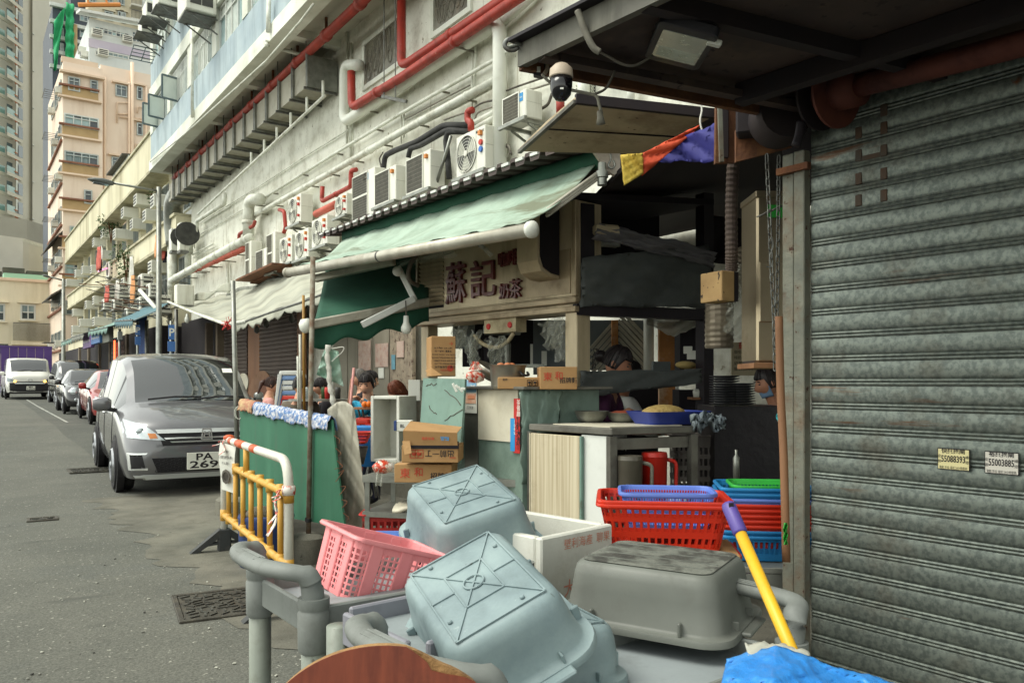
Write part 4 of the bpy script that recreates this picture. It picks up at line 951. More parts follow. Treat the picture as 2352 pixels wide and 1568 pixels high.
def car(name,label,cat,loc,rot,P,group='vehicles parked along the street'):
 """P: L, W, keys for top, belt, bottom, width; paint and details. Local: front at y=0 facing -y, rear at +y"""
 root = thing(name,label,cat,loc,rot,group)
 top,belt,bot,wid,roofw = pchip(P['top']),pchip(P['belt']),pchip(P['bot']),pchip(P['wid']),pchip(P['roofw'])
 L_ = P['L'];yc,yh = P['screen'];sw = P['side']
 ys_ = sorted(set([0,.012,.03,.06,.1,.15,.2,.28] + [yc,yh,sw[0],sw[-1]] + list(P['pillars']) + [p+P.get('pw',.07) for p in P['pillars']] + [i*.14 for i in range(2,int(L_/.14))] + [L_-.2,L_-.1,L_-.04,L_-.01,L_]))
 ys_ = [y for i,y in enumerate(ys_) if i == 0 or y-ys_[i-1] > .004]
 def ring(y):
  zt,hb,zb,w_ = top(y),belt(y),bot(y),wid(y);hb = min(hb,zt-.03);k = min(1,max(0,(zt-hb-.03)/.45));wr = roofw(y)
  lp = lambda a,c: a+(c-a)*k
  return [(0,zb),(w_*.8,zb),(w_*.95,zb+.07*(hb-zb)),(w_,zb+.32*(hb-zb)),(w_*.998,zb+.62*(hb-zb)),(w_*.985,hb-.1*(hb-zb)),(w_*.955,hb),
    (lp(w_*.88,wr+.045),lp(hb+(zt-hb)*.5,zt-.11)),(lp(w_*.76,wr*.95),zt-lp(.012,.04)),(lp(w_*.45,wr*.55),zt-lp(.003,.008)),(0,zt)]
 rings = [ring(y) for y in ys_];nk = 11
 full = []
 for y,r_ in zip(ys_,rings): full.append([V((x,y,z)) for x,z in r_] + [V((-x,y,z)) for x,z in reversed(r_[1:-1])])
 n = len(full[0]);body,wsg,rsg,sides,black = MB(),MB(),MB(),{},MB()
 allv = [p for r_ in full for p in r_]
 def kind(i,j):
  ya,yb2 = ys_[i],ys_[i+1];jj = j if j < 10 else n-1-j   # segment between ring j and j+1 (mirrored)
  if jj in (8,9) and ya >= yc-1e-6 and yb2 <= yh+1e-6: return 'ws'
  if jj in (8,9) and P.get('rear') and ya >= P['rear'][0]-1e-6 and yb2 <= P['rear'][1]+1e-6: return 'rs'
  if jj == 6 and ya >= sw[0]-1e-6 and yb2 <= sw[-1]+1e-6:
   for p in P['pillars']:
    if ya >= p-1e-6 and yb2 <= p+P.get('pw',.07)+1e-6: return 'pillar'
   q = sum(1 for p in P['pillars'] if ya >= p)
   return ('s',q,j < 10)
  if P.get('clad') and jj <= 1: return 'pillar'
  return 'body'
 groups = {}
 for i in range(len(full)-1):
  for j in range(n):
   a,b2 = i*n+j,i*n+(j+1) % n;groups.setdefault(kind(i,j),[]).append((a,b2,b2+n,a+n))
 groups['body'].append(tuple(reversed(range(n))));groups['body'].append(tuple((len(full)-1)*n+j for j in range(n)))
 def mk(nm,fs,m,par,smooth=True):
  used = sorted(set(q for f in fs for q in f));mp = {q: k for k,q in enumerate(used)};mb = MB();mb.add([allv[q] for q in used],[tuple(reversed([mp[q] for q in f])) for f in fs]);return mb.build(nm,m,par,smooth,True,50)
 bo = mk('body',groups['body'],P['paint'],root)
 if 'pillar' in groups: mk('pillar_trim',groups['pillar'],'trim_black',root)
 mk('windscreen',groups['ws'],'auto_glass',root)
 if 'rs' in groups: mk('rear_window',groups['rs'],'auto_glass_side',root)
 for k,fs in groups.items():
  if isinstance(k,tuple): mk('side_window',fs,'auto_glass_side',root)
 def surf(x,z):   # front face depth at (x,z)
  y = 0
  while y < yc:
   r_ = ring(y);ok = r_[0][1] <= z <= r_[-1][1]
   if ok:
    w_ = 0
    for (xa,za),(xb,zb_) in zip(r_[1:],r_[2:]):
     if min(za,zb_) <= z <= max(za,zb_) and abs(za-zb_) > 1e-6: w_ = max(w_,xa+(xb-xa)*(z-za)/(zb_-za))
    if w_ >= abs(x): return y
   y += .006
  return yc
 def patch(nm,quad,m,off=.01,par=root,nu=10,nv=4,t=.012):
  """quad: (x,z) corners bl, br, tr, tl laid over the nose"""
  def f(u,v):
   a = V(quad[0]).lerp(V(quad[1]),u);b2 = V(quad[3]).lerp(V(quad[2]),u);c = a.lerp(b2,v);return V((c.x,surf(c.x,c.y)-off,c.y))
  return MB().sheet(f,nu,nv,-t).build(nm,m,par,True,True,35)
 wr_,wx = P['wheel'],P['wheel_y']
 for y in wx:
  for s_ in (-1,1):
   xw = wid(y)-.1;MB().lathe(V((s_*(xw+.03),y,wr_)),(s_,0,0),[(wr_+.06,0),(wr_+.055,.075)],26).build('wheel_arch','grille_dark',root,False,True)
   wheel(root,s_*(xw+.02),y,wr_,.21,s_)
 # mirrors
 for s_ in (-1,1):
  y = P['mirror'][0];z = P['mirror'][1];x0_ = wid(y)*.95
  mr = MB();mr.loft([[V((s_*(x0_+dx),y+dy_+cx_*.0,z+0))+V((0,cx_*sy,cz_*sz)) for cx_,cz_ in rrect(1,1,.3,3)] for dx,dy_,sy,sz in ((.06,0,.1,.1),(.1,0,.15,.17),(.2,.01,.15,.18),(.25,.02,.1,.13))]);mo = mr.build('wing_mirror',P.get('mirror_m',P['paint']),root,True,True,40)
  MB().beam((s_*(x0_-.03),y,z-.09),(s_*(x0_+.12),y,z-.06),.06,.05).build('mirror_arm','trim_black',mo,False,True)
 # wipers
 for x0_,x1_ in ((-.5,.1),(.05,.6)):
  zc = top(yc)+.02;MB().tube([V((x0_,yc-.01,zc)),V(((x0_+x1_)/2,yc+.03,zc+.03)),V((x1_,yc+.05,zc+.025))],.012,6).build('wiper','trim_black',root,False,True)
 # seams: door gaps and sill,handles
 dm = MB()
 for y in P.get('doors',[]):
  for s_ in (-1,1):
   r_ = ring(y);dm.tube([V((s_*(x+.001),y,z)) for x,z in r_[2:7]],.005,4)
 if dm.v: dm.build('door_gap','grille_dark',root,False,True)
 for y in P.get('handles',[]):
  for s_ in (-1,1): MB().tube([V((s_*(wid(y)+.012),y,belt(y)-.14)),V((s_*(wid(y)+.02),y+.1,belt(y)-.14)),V((s_*(wid(y)+.012),y+.2,belt(y)-.14))],.014,6).build('door_handle','chrome',root,True,True)
 return root,patch,surf,ring
def plate(root,x,y,z,w_,h_,lines):
 p = MB().obox((x,y,z),AX,AY,UP,w_,.012,h_,.004).build('number_plate','plate_white',root,False,True)
 for t_,dz,sz in lines:
  me = lettering('plate_lettering',t_,(0,0,0),AX,UP,sz,'letter_black',p,.0,.02,width=None);xs_ = [v.co.x for v in me.data.vertices];k = (w_*.84 if len(t_) > 2 else w_*.5)/max(.01,max(xs_)-min(xs_))
  for v in me.data.vertices: v.co = V(((v.co.x+wloc(p).x*0)*k,0,v.co.z))
  o = -wloc(p)
  for v in me.data.vertices: v.co = V((v.co.x-o.x*k,0,v.co.z-o.z));v.co += V((x,y-.0085,z+dz))
 return p
# --- grey minivan
pH = onz(270,1128,0)
PM = dict(L=4.215,paint='paint_grey',screen=(.9,1.72),side=(1.02,3.95),pillars=(1.42,2.35,3.3),wheel=.315,wheel_y=(.86,3.58),mirror=(1.12,1.05),doors=(1.3,2.38,3.3),handles=(2.1,2.5),
 top=[(0,.55),(.03,.72),(.1,.84),(.2,.9),(.5,1.0),(.9,1.09),(1.3,1.39),(1.72,1.64),(2.1,1.705),(2.8,1.715),(3.7,1.67),(4.0,1.6),(4.1,1.3),(4.2,1.0)],
 belt=[(0,.5),(.3,.8),(.9,.96),(1.3,1.0),(4.0,1.08),(4.2,.95)],bot=[(0,.3),(.05,.2),(.3,.19),(3.9,.2),(4.2,.32)],
 wid=[(0,.6),(.012,.66),(.05,.75),(.12,.8),(.25,.83),(.7,.848),(3.6,.848),(4.0,.83),(4.2,.75)],roofw=[(0,.6),(1.6,.63),(3,.65),(4.2,.58)])
yw = -3.3;Rz = Matrix.Rotation(rad(yw),3,'Z');SCH = 1.0
loc = pH - Rz @ V((-.80,.86,0))
hn,patch,surf,ring = car('minivan','dark grey minivan with its nose to the camera, plate PA 269','minivan',(loc.x,loc.y,0),rad(yw),PM)
hn.rotation_euler = (math.atan(.02),0,rad(yw));hn.scale = (1.2,1.1,1.12);hn.location = pH - Rz @ V((-.82*1.2,.86*1.1,0))
for s_ in (-1,1):
 q = [(s_*.42,.66),(s_*.82,.70),(s_*.815,.9),(s_*.62,.84)]
 hl = patch('headlight',q if s_ > 0 else [q[1],q[0],q[3],q[2]],'lens',.012)
 q2 = [(s_*.5,.69),(s_*.58,.69),(s_*.6,.75),(s_*.52,.745)];patch('indicator',q2 if s_ > 0 else [q2[1],q2[0],q2[3],q2[2]],'lens_amber',.02,hl,4,3)
 c = (s_*.66,.77);MB().ball(V((c[0],surf(*c)-.005,c[1])),.05,.022,.045).build('projector','lens',hl,True,True)
 q3 = [(s_*.62,.33),(s_*.78,.33),(s_*.79,.52),(s_*.66,.52)];fg = patch('fog_recess',q3 if s_ > 0 else [q3[1],q3[0],q3[3],q3[2]],'grille_dark',.006)
 for qa in ([(s_*.6,.325),(s_*.76,.325),(s_*.76,.345),(s_*.6,.35)],[(s_*.62,.505),(s_*.8,.505),(s_*.8,.525),(s_*.6,.525)],[(s_*.76,.33),(s_*.785,.33),(s_*.80,.52),(s_*.775,.52)]):
  patch('chrome_trim',qa if s_ > 0 else [qa[1],qa[0],qa[3],qa[2]],'chrome',.016,fg,5,2)
patch('grille',[(-.45,.6),(.45,.6),(.5,.78),(-.5,.78)],'grille_dark',.006,nu=16)
for z,h_,w_ in ((.745,.045,.5),(.675,.02,.42),(.635,.016,.36)):
 patch('grille_bar',[(-w_,z),(w_,z),(w_+.02,z+h_),(-w_-.02,z+h_)],'chrome',.022,nu=16,nv=2)
bg_ = MB();y0_ = surf(0,.72)-.05
for a,b2 in (((-.055,.66),(-.042,.79)),((.055,.66),(.042,.79)),((-.03,.69),(-.022,.765)),((.03,.69),(.022,.765)),((-.03,.727),(.03,.727))): bg_.beam((a[0],y0_,a[1]),(b2[0],y0_,b2[1]),.014,.012,(0,1,0))
bg_.beam((-.05,y0_,.664),(.05,y0_,.664),.014,.012,(0,1,0));bg_.beam((-.045,y0_,.786),(.045,y0_,.786),.014,.012,(0,1,0));bg_.build('badge','chrome',hn,False,True)
patch('bumper_opening',[(-.5,.29),(.5,.29),(.56,.46),(-.56,.46)],'grille_dark',.006,nu=14)
mesh_ = MB()
for i in range(4):
 for j in range(14): x = -.5+j*.075+(i % 2)*.037;z = .31+i*.042;mesh_.tube([V((x+.03*math.cos(k*math.pi/3),surf(x,z)-.012,z+.018*math.sin(k*math.pi/3))) for k in range(7)],.004,4,False)
tag(mesh_.build('honeycomb','trim_black',hn,False,True),kind='stuff')
patch('bumper_lip',[(-.7,.21),(.7,.21),(.74,.265),(-.74,.265)],'paint_silver',.014,nu=16,nv=2)
plate(hn,-.03,-.035,.41,.36,.2,[('PA',.046,.115),('269',-.045,.115)])
# tax disc and dash items behind the screen edge
MB().obox((.5,1.45,1.475),(1,0,0),(0,.83,.56),(0,-.56,.83),.12,.1,.004).build('permit_sticker','letter_white',hn,False,True)
# --- white people carrier beyond it
PW = dict(PM);PW.update(paint='paint_silver',top=[(a,b2*1.05) for a,b2 in PM['top']])
p = onx(470,878,4.55)
wv,patch,surf,ring = car('people_carrier','silver white people carrier mostly hidden behind the grey minivan','people carrier',(4.55,16.6,gz(17.5)),rad(-1),PW)
for s_ in (-1,1):
 q = [(s_*.42,.68),(s_*.82,.72),(s_*.815,.92),(s_*.62,.86)];patch('headlight',q if s_ > 0 else [q[1],q[0],q[3],q[2]],'lens',.012)
patch('grille',[(-.45,.62),(.45,.62),(.5,.8),(-.5,.8)],'grille_dark',.006)
# --- red saloon
PR = dict(L=4.7,paint='paint_red',screen=(1.15,2.05),side=(1.4,3.8),pillars=(1.7,2.6,3.35),wheel=.33,wheel_y=(.85,3.72),mirror=(1.5,.98),doors=(1.55,2.6,3.5),handles=(2.3,3.2),
 top=[(0,.45),(.05,.6),(.2,.7),(.6,.8),(1.15,.92),(1.6,1.2),(2.05,1.4),(2.5,1.445),(3.2,1.38),(3.9,1.15),(4.4,1.05),(4.7,.8)],
 belt=[(0,.4),(.3,.62),(1.15,.84),(2,.9),(4.2,1.0),(4.7,.75)],bot=[(0,.3),(.05,.2),(.3,.18),(4.4,.2),(4.7,.35)],
 wid=[(0,.5),(.03,.68),(.12,.82),(.3,.89),(.9,.925),(3.8,.92),(4.4,.86),(4.7,.7)],roofw=[(0,.55),(2,.56),(3,.58),(4.7,.5)],rear=(3.25,4.0))
def placed(px,py,d,wx_,yaw,lx):
 q = at(px,py,d);R_ = Matrix.Rotation(rad(yaw),3,'Z');return q - R_ @ V((lx,wx_,0))
q = placed(211,970,22,.85,-1.5,-.86);
rc,patch,surf,ring = car('saloon_car','red saloon car parked behind the grey minivan','car',tuple(q),rad(-1.5),PR);rc.rotation_euler = (.022,0,rad(-1.5))
for s_ in (-1,1):
 qa = [(s_*.5,.6),(s_*.84,.62),(s_*.83,.72),(s_*.68,.7)];patch('headlight',qa if s_ > 0 else [qa[1],qa[0],qa[3],qa[2]],'lens',.012)
 qa = [(s_*.68,.33),(s_*.82,.33),(s_*.82,.42),(s_*.72,.42)];patch('fog_recess',qa if s_ > 0 else [qa[1],qa[0],qa[3],qa[2]],'grille_dark',.01)
patch('bumper_opening',[(-.5,.26),(.5,.26),(.5,.36),(-.5,.36)],'grille_dark',.008)
# --- black hatchback
PK = dict(L=3.9,paint='paint_black',screen=(.95,1.6),side=(1.1,3.4),pillars=(1.35,2.2,2.95),wheel=.31,wheel_y=(.75,3.3),mirror=(1.2,1.0),doors=(1.25,2.3),handles=(2.0,),
 top=[(0,.5),(.04,.68),(.12,.8),(.3,.87),(.95,.98),(1.3,1.25),(1.6,1.42),(2.1,1.47),(3.1,1.42),(3.5,1.25),(3.9,.85)],
 belt=[(0,.45),(.3,.75),(.95,.9),(3.4,1.0),(3.9,.8)],bot=[(0,.3),(.05,.2),(.3,.18),(3.6,.2),(3.9,.35)],
 wid=[(0,.5),(.02,.62),(.08,.74),(.2,.82),(.6,.86),(3.2,.86),(3.6,.8),(3.9,.65)],roofw=[(0,.55),(2,.58),(3.9,.52)],rear=(3.05,3.6))
q = placed(150,946,26.5,.75,-1,-.8)
kc,patch,surf,ring = car('hatchback','small black hatchback with round headlights behind the red saloon','car',tuple(q),rad(-1),PK)
for s_ in (-1,1):
 c = (s_*.6,.7);hl = MB().lathe(V((c[0],surf(*c)-.005,c[1])),(s_*.25,-1,.25),[(.13,0),(.13,.02),(.1,.05),(.02,.06)],20).build('headlight','lens',kc,True,True)
 MB().lathe(V((s_*.55,surf(s_*.55,.42)-.004,.42)),(0,-1,0),[(.06,0),(.05,.03)],14).build('fog_lamp','lens',kc,True,True)
patch('grille',[(-.36,.58),(.36,.58),(.4,.68),(-.4,.68)],'chrome',.01);patch('bumper_opening',[(-.45,.3),(.45,.3),(.42,.42),(-.42,.42)],'grille_dark',.01)
# --- black people carrier
PB = dict(L=4.9,paint='paint_black',screen=(.95,1.65),side=(1.15,4.6),pillars=(1.5,2.5,3.6),wheel=.345,wheel_y=(.95,3.95),mirror=(1.3,1.15),doors=(1.4,2.55,3.6),handles=(2.3,2.7),
 top=[(0,.6),(.03,.85),(.1,1.0),(.3,1.08),(.95,1.2),(1.3,1.55),(1.65,1.8),(2.1,1.9),(3,1.92),(4.4,1.87),(4.7,1.7),(4.9,1.1)],
 belt=[(0,.55),(.3,.95),(.95,1.08),(4.6,1.2),(4.9,1.0)],bot=[(0,.3),(.05,.2),(.3,.18),(4.6,.2),(4.9,.35)],
 wid=[(0,.7),(.02,.78),(.08,.85),(.2,.9),(.6,.925),(4.5,.925),(4.9,.82)],roofw=[(0,.65),(2,.72),(4.9,.68)])
q = placed(130,930,33,.95,-.5,-.88)
bc,patch,surf,ring = car('people_carrier','tall black people carrier parked next to the white van','people carrier',tuple(q),rad(-.5),PB)
for s_ in (-1,1):
 qa = [(s_*.55,.8),(s_*.9,.82),(s_*.9,.98),(s_*.7,.95)];patch('headlight',qa if s_ > 0 else [qa[1],qa[0],qa[3],qa[2]],'lens',.012)
patch('grille',[(-.6,.45),(.6,.45),(.62,.95),(-.62,.95)],'chrome',.008)
# --- white van driving towards the camera
PV = dict(L=5.2,paint='paint_white',screen=(.55,1.15),side=(.9,4.9),pillars=(1.25,1.9,3.2),wheel=.33,wheel_y=(1.0,4.2),mirror=(.95,1.2),doors=(1.1,2.0,3.2),handles=(1.8,),clad=1,mirror_m='paint_white',
 top=[(0,.7),(.03,.95),(.1,1.08),(.25,1.15),(.55,1.3),(.85,1.65),(1.15,1.88),(1.6,1.97),(3,1.99),(4.8,1.96),(5.1,1.7),(5.2,1.2)],
 belt=[(0,.65),(.25,1.0),(.55,1.15),(4.8,1.2),(5.2,1.0)],bot=[(0,.3),(.04,.24),(.3,.22),(5.0,.24),(5.2,.4)],
 wid=[(0,.84),(.015,.88),(.06,.92),(.2,.95),(.6,.975),(4.9,.975),(5.2,.92)],roofw=[(0,.75),(2,.82),(5.2,.8)])
q = placed(14,914,38.5,1.0,0,-.93)
vn,patch,surf,ring = car('delivery_van','white delivery van with lit amber indicators coming down the street, plate MX 1029','van',tuple(q),0,PV,'vehicles on the carriageway')
patch('bumper',[(-.9,.26),(.9,.26),(.93,.74),(-.93,.74)],'trim_black',.01,nu=18)
patch('bumper_slot',[(-.55,.32),(.55,.32),(.6,.42),(-.6,.42)],'grille_dark',.026);patch('bumper_slot',[(-.6,.55),(.6,.55),(.62,.66),(-.62,.66)],'grille_dark',.026)
patch('grille_bar',[(-.62,.69),(.62,.69),(.62,.75),(-.62,.75)],'paint_silver',.03,nu=14,nv=2);patch('grille',[(-.6,.76),(.6,.76),(.6,.8),(-.6,.8)],'grille_dark',.02,nu=14,nv=2)
for s_ in (-1,1):
 qa = [(s_*.58,.78),(s_*.93,.8),(s_*.93,1.0),(s_*.72,.92)];patch('headlight',qa if s_ > 0 else [qa[1],qa[0],qa[3],qa[2]],'lens_dark',.014)
 c = (s_*.62,.81);MB().ball(V((c[0],surf(*c)-.03,c[1])),.055,.03,.05,10,6).build('indicator_lamp','amber_lit',vn,True,True)
MB().tube([V((.09*math.cos(k*math.pi/8),surf(0,.87)-.02,.87+.05*math.sin(k*math.pi/8))) for k in range(17)],.012,5).build('badge','chrome',vn,False,True)
plate(vn,.03,-.045,.49,.36,.18,[('MX',.042,.1),('1029',-.042,.1)])
MB().obox((.7,.98,1.7),(1,0,0),(0,.7,.7),(0,-.7,.7),.12,.16,.006).build('permit_sticker','letter_white',vn,False,True)
# --- another pale van far up the row
PF = dict(PV);q = placed(138,905,46,1.0,0,-.93)
fv,patch,surf,ring = car('delivery_van','pale van farthest up the parked row behind the black people carrier','van',tuple(q),0,PF)
# ================================================================ ground floor of the white building: shutters,panels
gf = thing('shopfronts','brown roller shutters and beige panels along the foot of the white building','shopfront',(7.0,17,0))
mat('wood_door',S(136,92,58),S(112,74,46),1.5,.6,stretch=(1,1,.2))
mat('panel_beige',S(150,144,128),S(128,122,108),.8,.7,dirt=S(90,84,72),da=.4,ds=1.8,streak=1)
mat('wall_scraps',S(150,138,120),S(118,106,92),6,.85,dirt=S(176,160,140),da=.5,ds=7,fleck=(S(90,70,60),12,.62))
mat('poster_pale',S(196,176,162),S(176,150,140),5,.8,dirt=S(170,96,84),da=.4,ds=9)
mat('poster_blue',S(110,160,176),S(86,130,150),6,.7)
XG = 6.95
def zz(x,y,X=XG): return onx(x,y,X)
def curtain(x0_,x1_,ytop):
 a,c = zz(x0_,ytop),zz(x1_,ytop);zt = max(a.z,c.z);zb = gz(a.y)
 m = MB();n = int((zt-zb)/.11)
 for i in range(n):
  z = zb+i*.11;m.add([(XG,a.y,z),(XG,c.y,z),(XG,a.y,z+.012),(XG,c.y,z+.012),(XG-.03,a.y,z+.03),(XG-.03,c.y,z+.03),(XG-.03,a.y,z+.085),(XG-.03,c.y,z+.085),(XG,a.y,z+.11),(XG,c.y,z+.11)],[(0,1,3,2),(2,3,5,4),(4,5,7,6),(6,7,9,8)])
 tag(m.build('shutter_curtain','shutter_brown',gf),kind='stuff')
 MB().box((XG-.12,c.y,zt),(XW,a.y,zt+.35)).build('shutter_box','shop_wall',gf)
curtain(515,569,738);curtain(598,684,726)
for x0_,x1_,yt,m in ((571,598,735,'wood_door'),(500,515,745,'panel_beige'),(684,700,720,'wood_door'),(767,800,775,'panel_beige'),(801,824,772,'panel_beige'),(825,858,768,'panel_beige'),(859,896,768,'panel_beige'),(897,950,760,'wall_scraps')):
 a,c = zz(x0_,yt),zz(x1_,yt);MB().box((XG-.02,c.y+.01,gz(a.y)),(XG+.05,a.y-.01,3.3)).build('panel',m,gf)
for x0_,y0_,x1_,y1_,m in ((824,784,852,850,'poster_pale'),(863,790,892,842,'poster_pale'),(900,815,908,848,'poster_blue'),(912,784,928,820,'poster_pale'),(870,845,882,868,'letter_white')):
 a,c = zz(x0_,y0_,XG-.03),zz(x1_,y1_,XG-.03);MB().box((XG-.04,c.y,c.z),(XG-.028,a.y,a.z)).build('poster',m,gf)
# open stall beside them, its gloom put into a near-black block
MB().box((6.9,26.2,.1),(7.15,31.2,3.7)).build('opening_shade','shop_dark',gf)
for x in (505,480): p = zz(x,800,6.7);MB().box((p.x-.1,p.y-.1,.2),(p.x+.1,p.y+.1,3.4)).build('post','shop_wall',gf)
# ================================================================ big grey tarpaulin awning
mat('tarp_grey',S(176,176,160),S(150,152,140),1.2,.8,bump=.15,bs=8,dirt=S(112,108,94),da=.45,ds=1.3)
ta = thing('tarpaulin_awning','weathered grey tarpaulin awning slung over the pavement beside the minivan','awning',at(540,720,16)-UP*2)
FR = [(386,693,5.3),(450,720,4.85),(520,745,4.4),(565,738,4.45),(620,718,4.6),(690,695,4.7),(750,672,4.8)];BK = [(440,690,7.05),(480,684,7.05),(520,676,7.05),(570,660,7.05),(630,640,7.05),(690,618,7.05),(748,598,7.05)]
def lerpl(L_,u): 
 k = u*(len(L_)-1);i = min(int(k),len(L_)-2);return L_[i].lerp(L_[i+1],k-i)
F3 = [onx(*q) for q in FR];B3 = [onx(*q) for q in BK]
MB().sheet(lambda u,v: lerpl(F3,u).lerp(lerpl(B3,u),v)+UP*(-.12*math.sin(math.pi*v)*(1+.3*math.sin(u*14))+.025*math.sin(u*37+v*4)),48,14,.012).build('canvas','tarp_grey',ta,True)
MB().sheet(lambda u,v: lerpl(F3,.42+.58*u)+UP*(-v*(.13+.06*noise1(u*17,2)+.02*math.sin(u*61)))+V((-.03*v,0,0)),60,3,.008).build('valance','tarp_grey',ta,True)
MB().tube(F3[:4],.035,8).build('front_batten','pvc',ta,True);MB().tube([F3[3],F3[4],F3[5],F3[6]],.02,6).build('front_rod','steel_bracket',ta,True)
MB().sheet(lambda u,v: onx(430+u*100,700-u*36-v*14,6.4)+UP*(.06*math.sin(u*11+v*5)),16,6,.01).build('loose_sheet','tarp_grey',ta,True)
MB().sheet(lambda u,v: onx(520+u*140,683-u*40-v*10,6.9)+UP*(.06*math.sin(u*13+v*5)),16,5,.01).build('loose_sheet','awning_grey',ta,True)
k = MB();rnd = random.Random(5);p = onx(527,742,4.4)
for i in range(14): k.tube([p+V((rnd.gauss(0,.06),rnd.gauss(0,.06),rnd.gauss(0,.06))) for q in range(4)],.008,4)
k.build('red_twine','letter_red',ta)
for x,y,L_ in ((590,748,.4),(670,722,.35),(612,735,.25)):
 p = onx(x,y,5.2);MB().tube([p+UP*.25,p],.006,4).build('lamp_flex','black',ta);MB().lathe(p,-UP,[(.02,0),(.05,.06),(.06,.12),(.02,.16)],12).build('hanging_lamp','ac_dark',ta,True)
p = onx(430,740,5.0);o = MB().lathe(p+UP*.22,-UP,[(.03,0),(.035,.06),(.06,.12),(.065,.18),(.03,.24)],12).build('light_bulb','plastic_white',None,True);tag(o,'big bare bulb hanging under the far edge of the grey tarpaulin','bulb')
# ================================================================ lamp posts,poles,meter signs
def lamp_post(label,px,py_top,X,hx,hy,r_):
 p = onx(px,py_top,X);b_ = V((p.x,p.y,gz(p.y)));t = thing('street_lamp',label,'street lamp',b_,group='street lamps')
 MB().tube([b_,V((p.x,p.y,b_.z+1.2)),V((p.x,p.y,b_.z+1.25)),p],[r_*1.4,r_*1.3,r_,r_*.8],14).build('post','galv',t,True)
 h = ony(hx,hy,p.y);e = V((p.x,p.y,p.z-.1));d_ = (h-e);q = e+d_*.66
 MB().tube([e,q],r_*.4,10).build('arm','galv',t,True);u = d_.normalized();L_ = d_.length*.36
 s_ = u.cross(UP).normalized();w3 = s_.cross(u).normalized()
 hd_ = MB();hd_.loft([[q+u*L_*k+s_*(c*wd)+UP*(s2*ht-.01) for c,s2 in [(math.cos(a),math.sin(a)) for a in [j*math.pi/6 for j in range(12)]]] for k,wd,ht in ((0,.05,.05),(.12,.1,.06),(.4,.16,.08),(.75,.15,.06),(1,.04,.02))])
 hd_.build('lamp_head','lamp_grey',t,True);MB().obox(q+u*L_*.5-UP*.075,u,s_,UP,L_*.6,.2,.02,.005).build('lens','lens_dark',t);return t
mat('lamp_grey',S(112,116,114),S(96,100,98),3,.5,metal=.4)
lamp_post('tall grey street lamp in front of the yellow tenement',365,430,4.35,205,411,.075)
lamp_post('distant slender street lamp before the peach block',146,640,5.0,98,631,.11)
def meter(label,px,y0_,ym,y1_,hw,X):
 d_ = onx(px,y0_,X);b_ = V((d_.x,d_.y,gz(d_.y)));s_ = (FW.dot(d_))/FPX;t = thing('parking_sign',label,'sign',b_,group='blue parking signs')
 MB().tube([b_,V((d_.x,d_.y,d_.z+.1))],.035,8).build('post','galv',t,True)
 z = lambda y: onx(px,y,X).z
 MB().box((d_.x-hw*s_*.8,d_.y-.06,z(ym)+.02),(d_.x+hw*s_*.8,d_.y-.04,z(y0_))).build('plate','parking_blue',t)
 MB().box((d_.x-hw*s_,d_.y-.06,z(y1_)),(d_.x+hw*s_,d_.y-.04,z(ym)-.02)).build('plate','parking_blue',t)
 lettering('lettering','P',V((d_.x,d_.y-.061,(z(y0_)+z(ym))/2)),AX,UP,(z(y0_)-z(ym))*.7,'letter_white',t,.003,.02);return t
meter('slim blue parking sign beneath the faded blue awning',316,746,771,792,6,4.5);meter('larger blue parking sign under the edge of the grey tarpaulin',393,746,782,807,8,4.45)
for (lab,x,y0_,X,r_,m) in (('grey conduit pole with a switch box near the shop signs',275,755,4.9,.05,'galv'),('dark steel post under the blue awning',337,735,5.2,.06,'steel_bracket'),('steel prop between the two blue parking signs',366,730,5.4,.09,'steel_bracket'),('cabled post holding up the end of the grey tarpaulin',405,710,5.2,.05,'steel_bracket')):
 p = onx(x,y0_,X);t = thing('post',lab,'post',(p.x,p.y,gz(p.y)),group='posts by the shop row');MB().tube([V((p.x,p.y,gz(p.y))),p],r_,10).build('shaft',m,t,True);MB().lathe(V((p.x,p.y,gz(p.y))),UP,[(r_*2,0),(r_*2,.03),(r_,.04)],10).build('base',m,t)
 if 'switch' in lab: MB().obox(p-UP*.25+V((0,-.06,0)),AX,AY,UP,.16,.1,.3,.01).build('switch_box','alu',t)
# ================================================================ pole and rusty post by the stall
p = at(548,1172,9.1);b_ = V((p.x,p.y,0));tp = at(535,645,9.1)
t = thing('scaffold_pole','grey scaffold pole standing in a concrete block beside the minivan','pole',b_)
MB().lathe(b_,UP,[(.26,0),(.25,.17),(.2,.2)],14).build('concrete_block','concrete',t);MB().tube([b_+UP*.1,tp],.027,10).build('shaft','galv',t,True)
p = at(708,1290,6.66);b_ = V((p.x,p.y,0));tp = at(719,590,6.66)
t = thing('rusty_post','thin rusty post set in a round concrete footing beside the green board','post',b_)
mat('rust_paint',S(140,138,124),S(112,92,72),9,.7,dirt=S(96,62,42),da=.55,ds=9,metal=.2)
MB().lathe(b_,UP,[(.16,0),(.165,.1),(.15,.21),(.1,.235),(.02,.24)],20).build('concrete_footing','concrete',t,True,False,40);MB().tube([b_+UP*.1,tp],.021,10).build('shaft','rust_paint',t,True)
w_ = MB();c = b_+UP*.34
for i in range(5): w_.tube([c+V((.026*math.cos(a),.026*math.sin(a),.006*i+.004*math.sin(a))) for a in [q*math.pi/5 for q in range(11)]],.003,4,False)
w_.build('wire_tie','black',t)
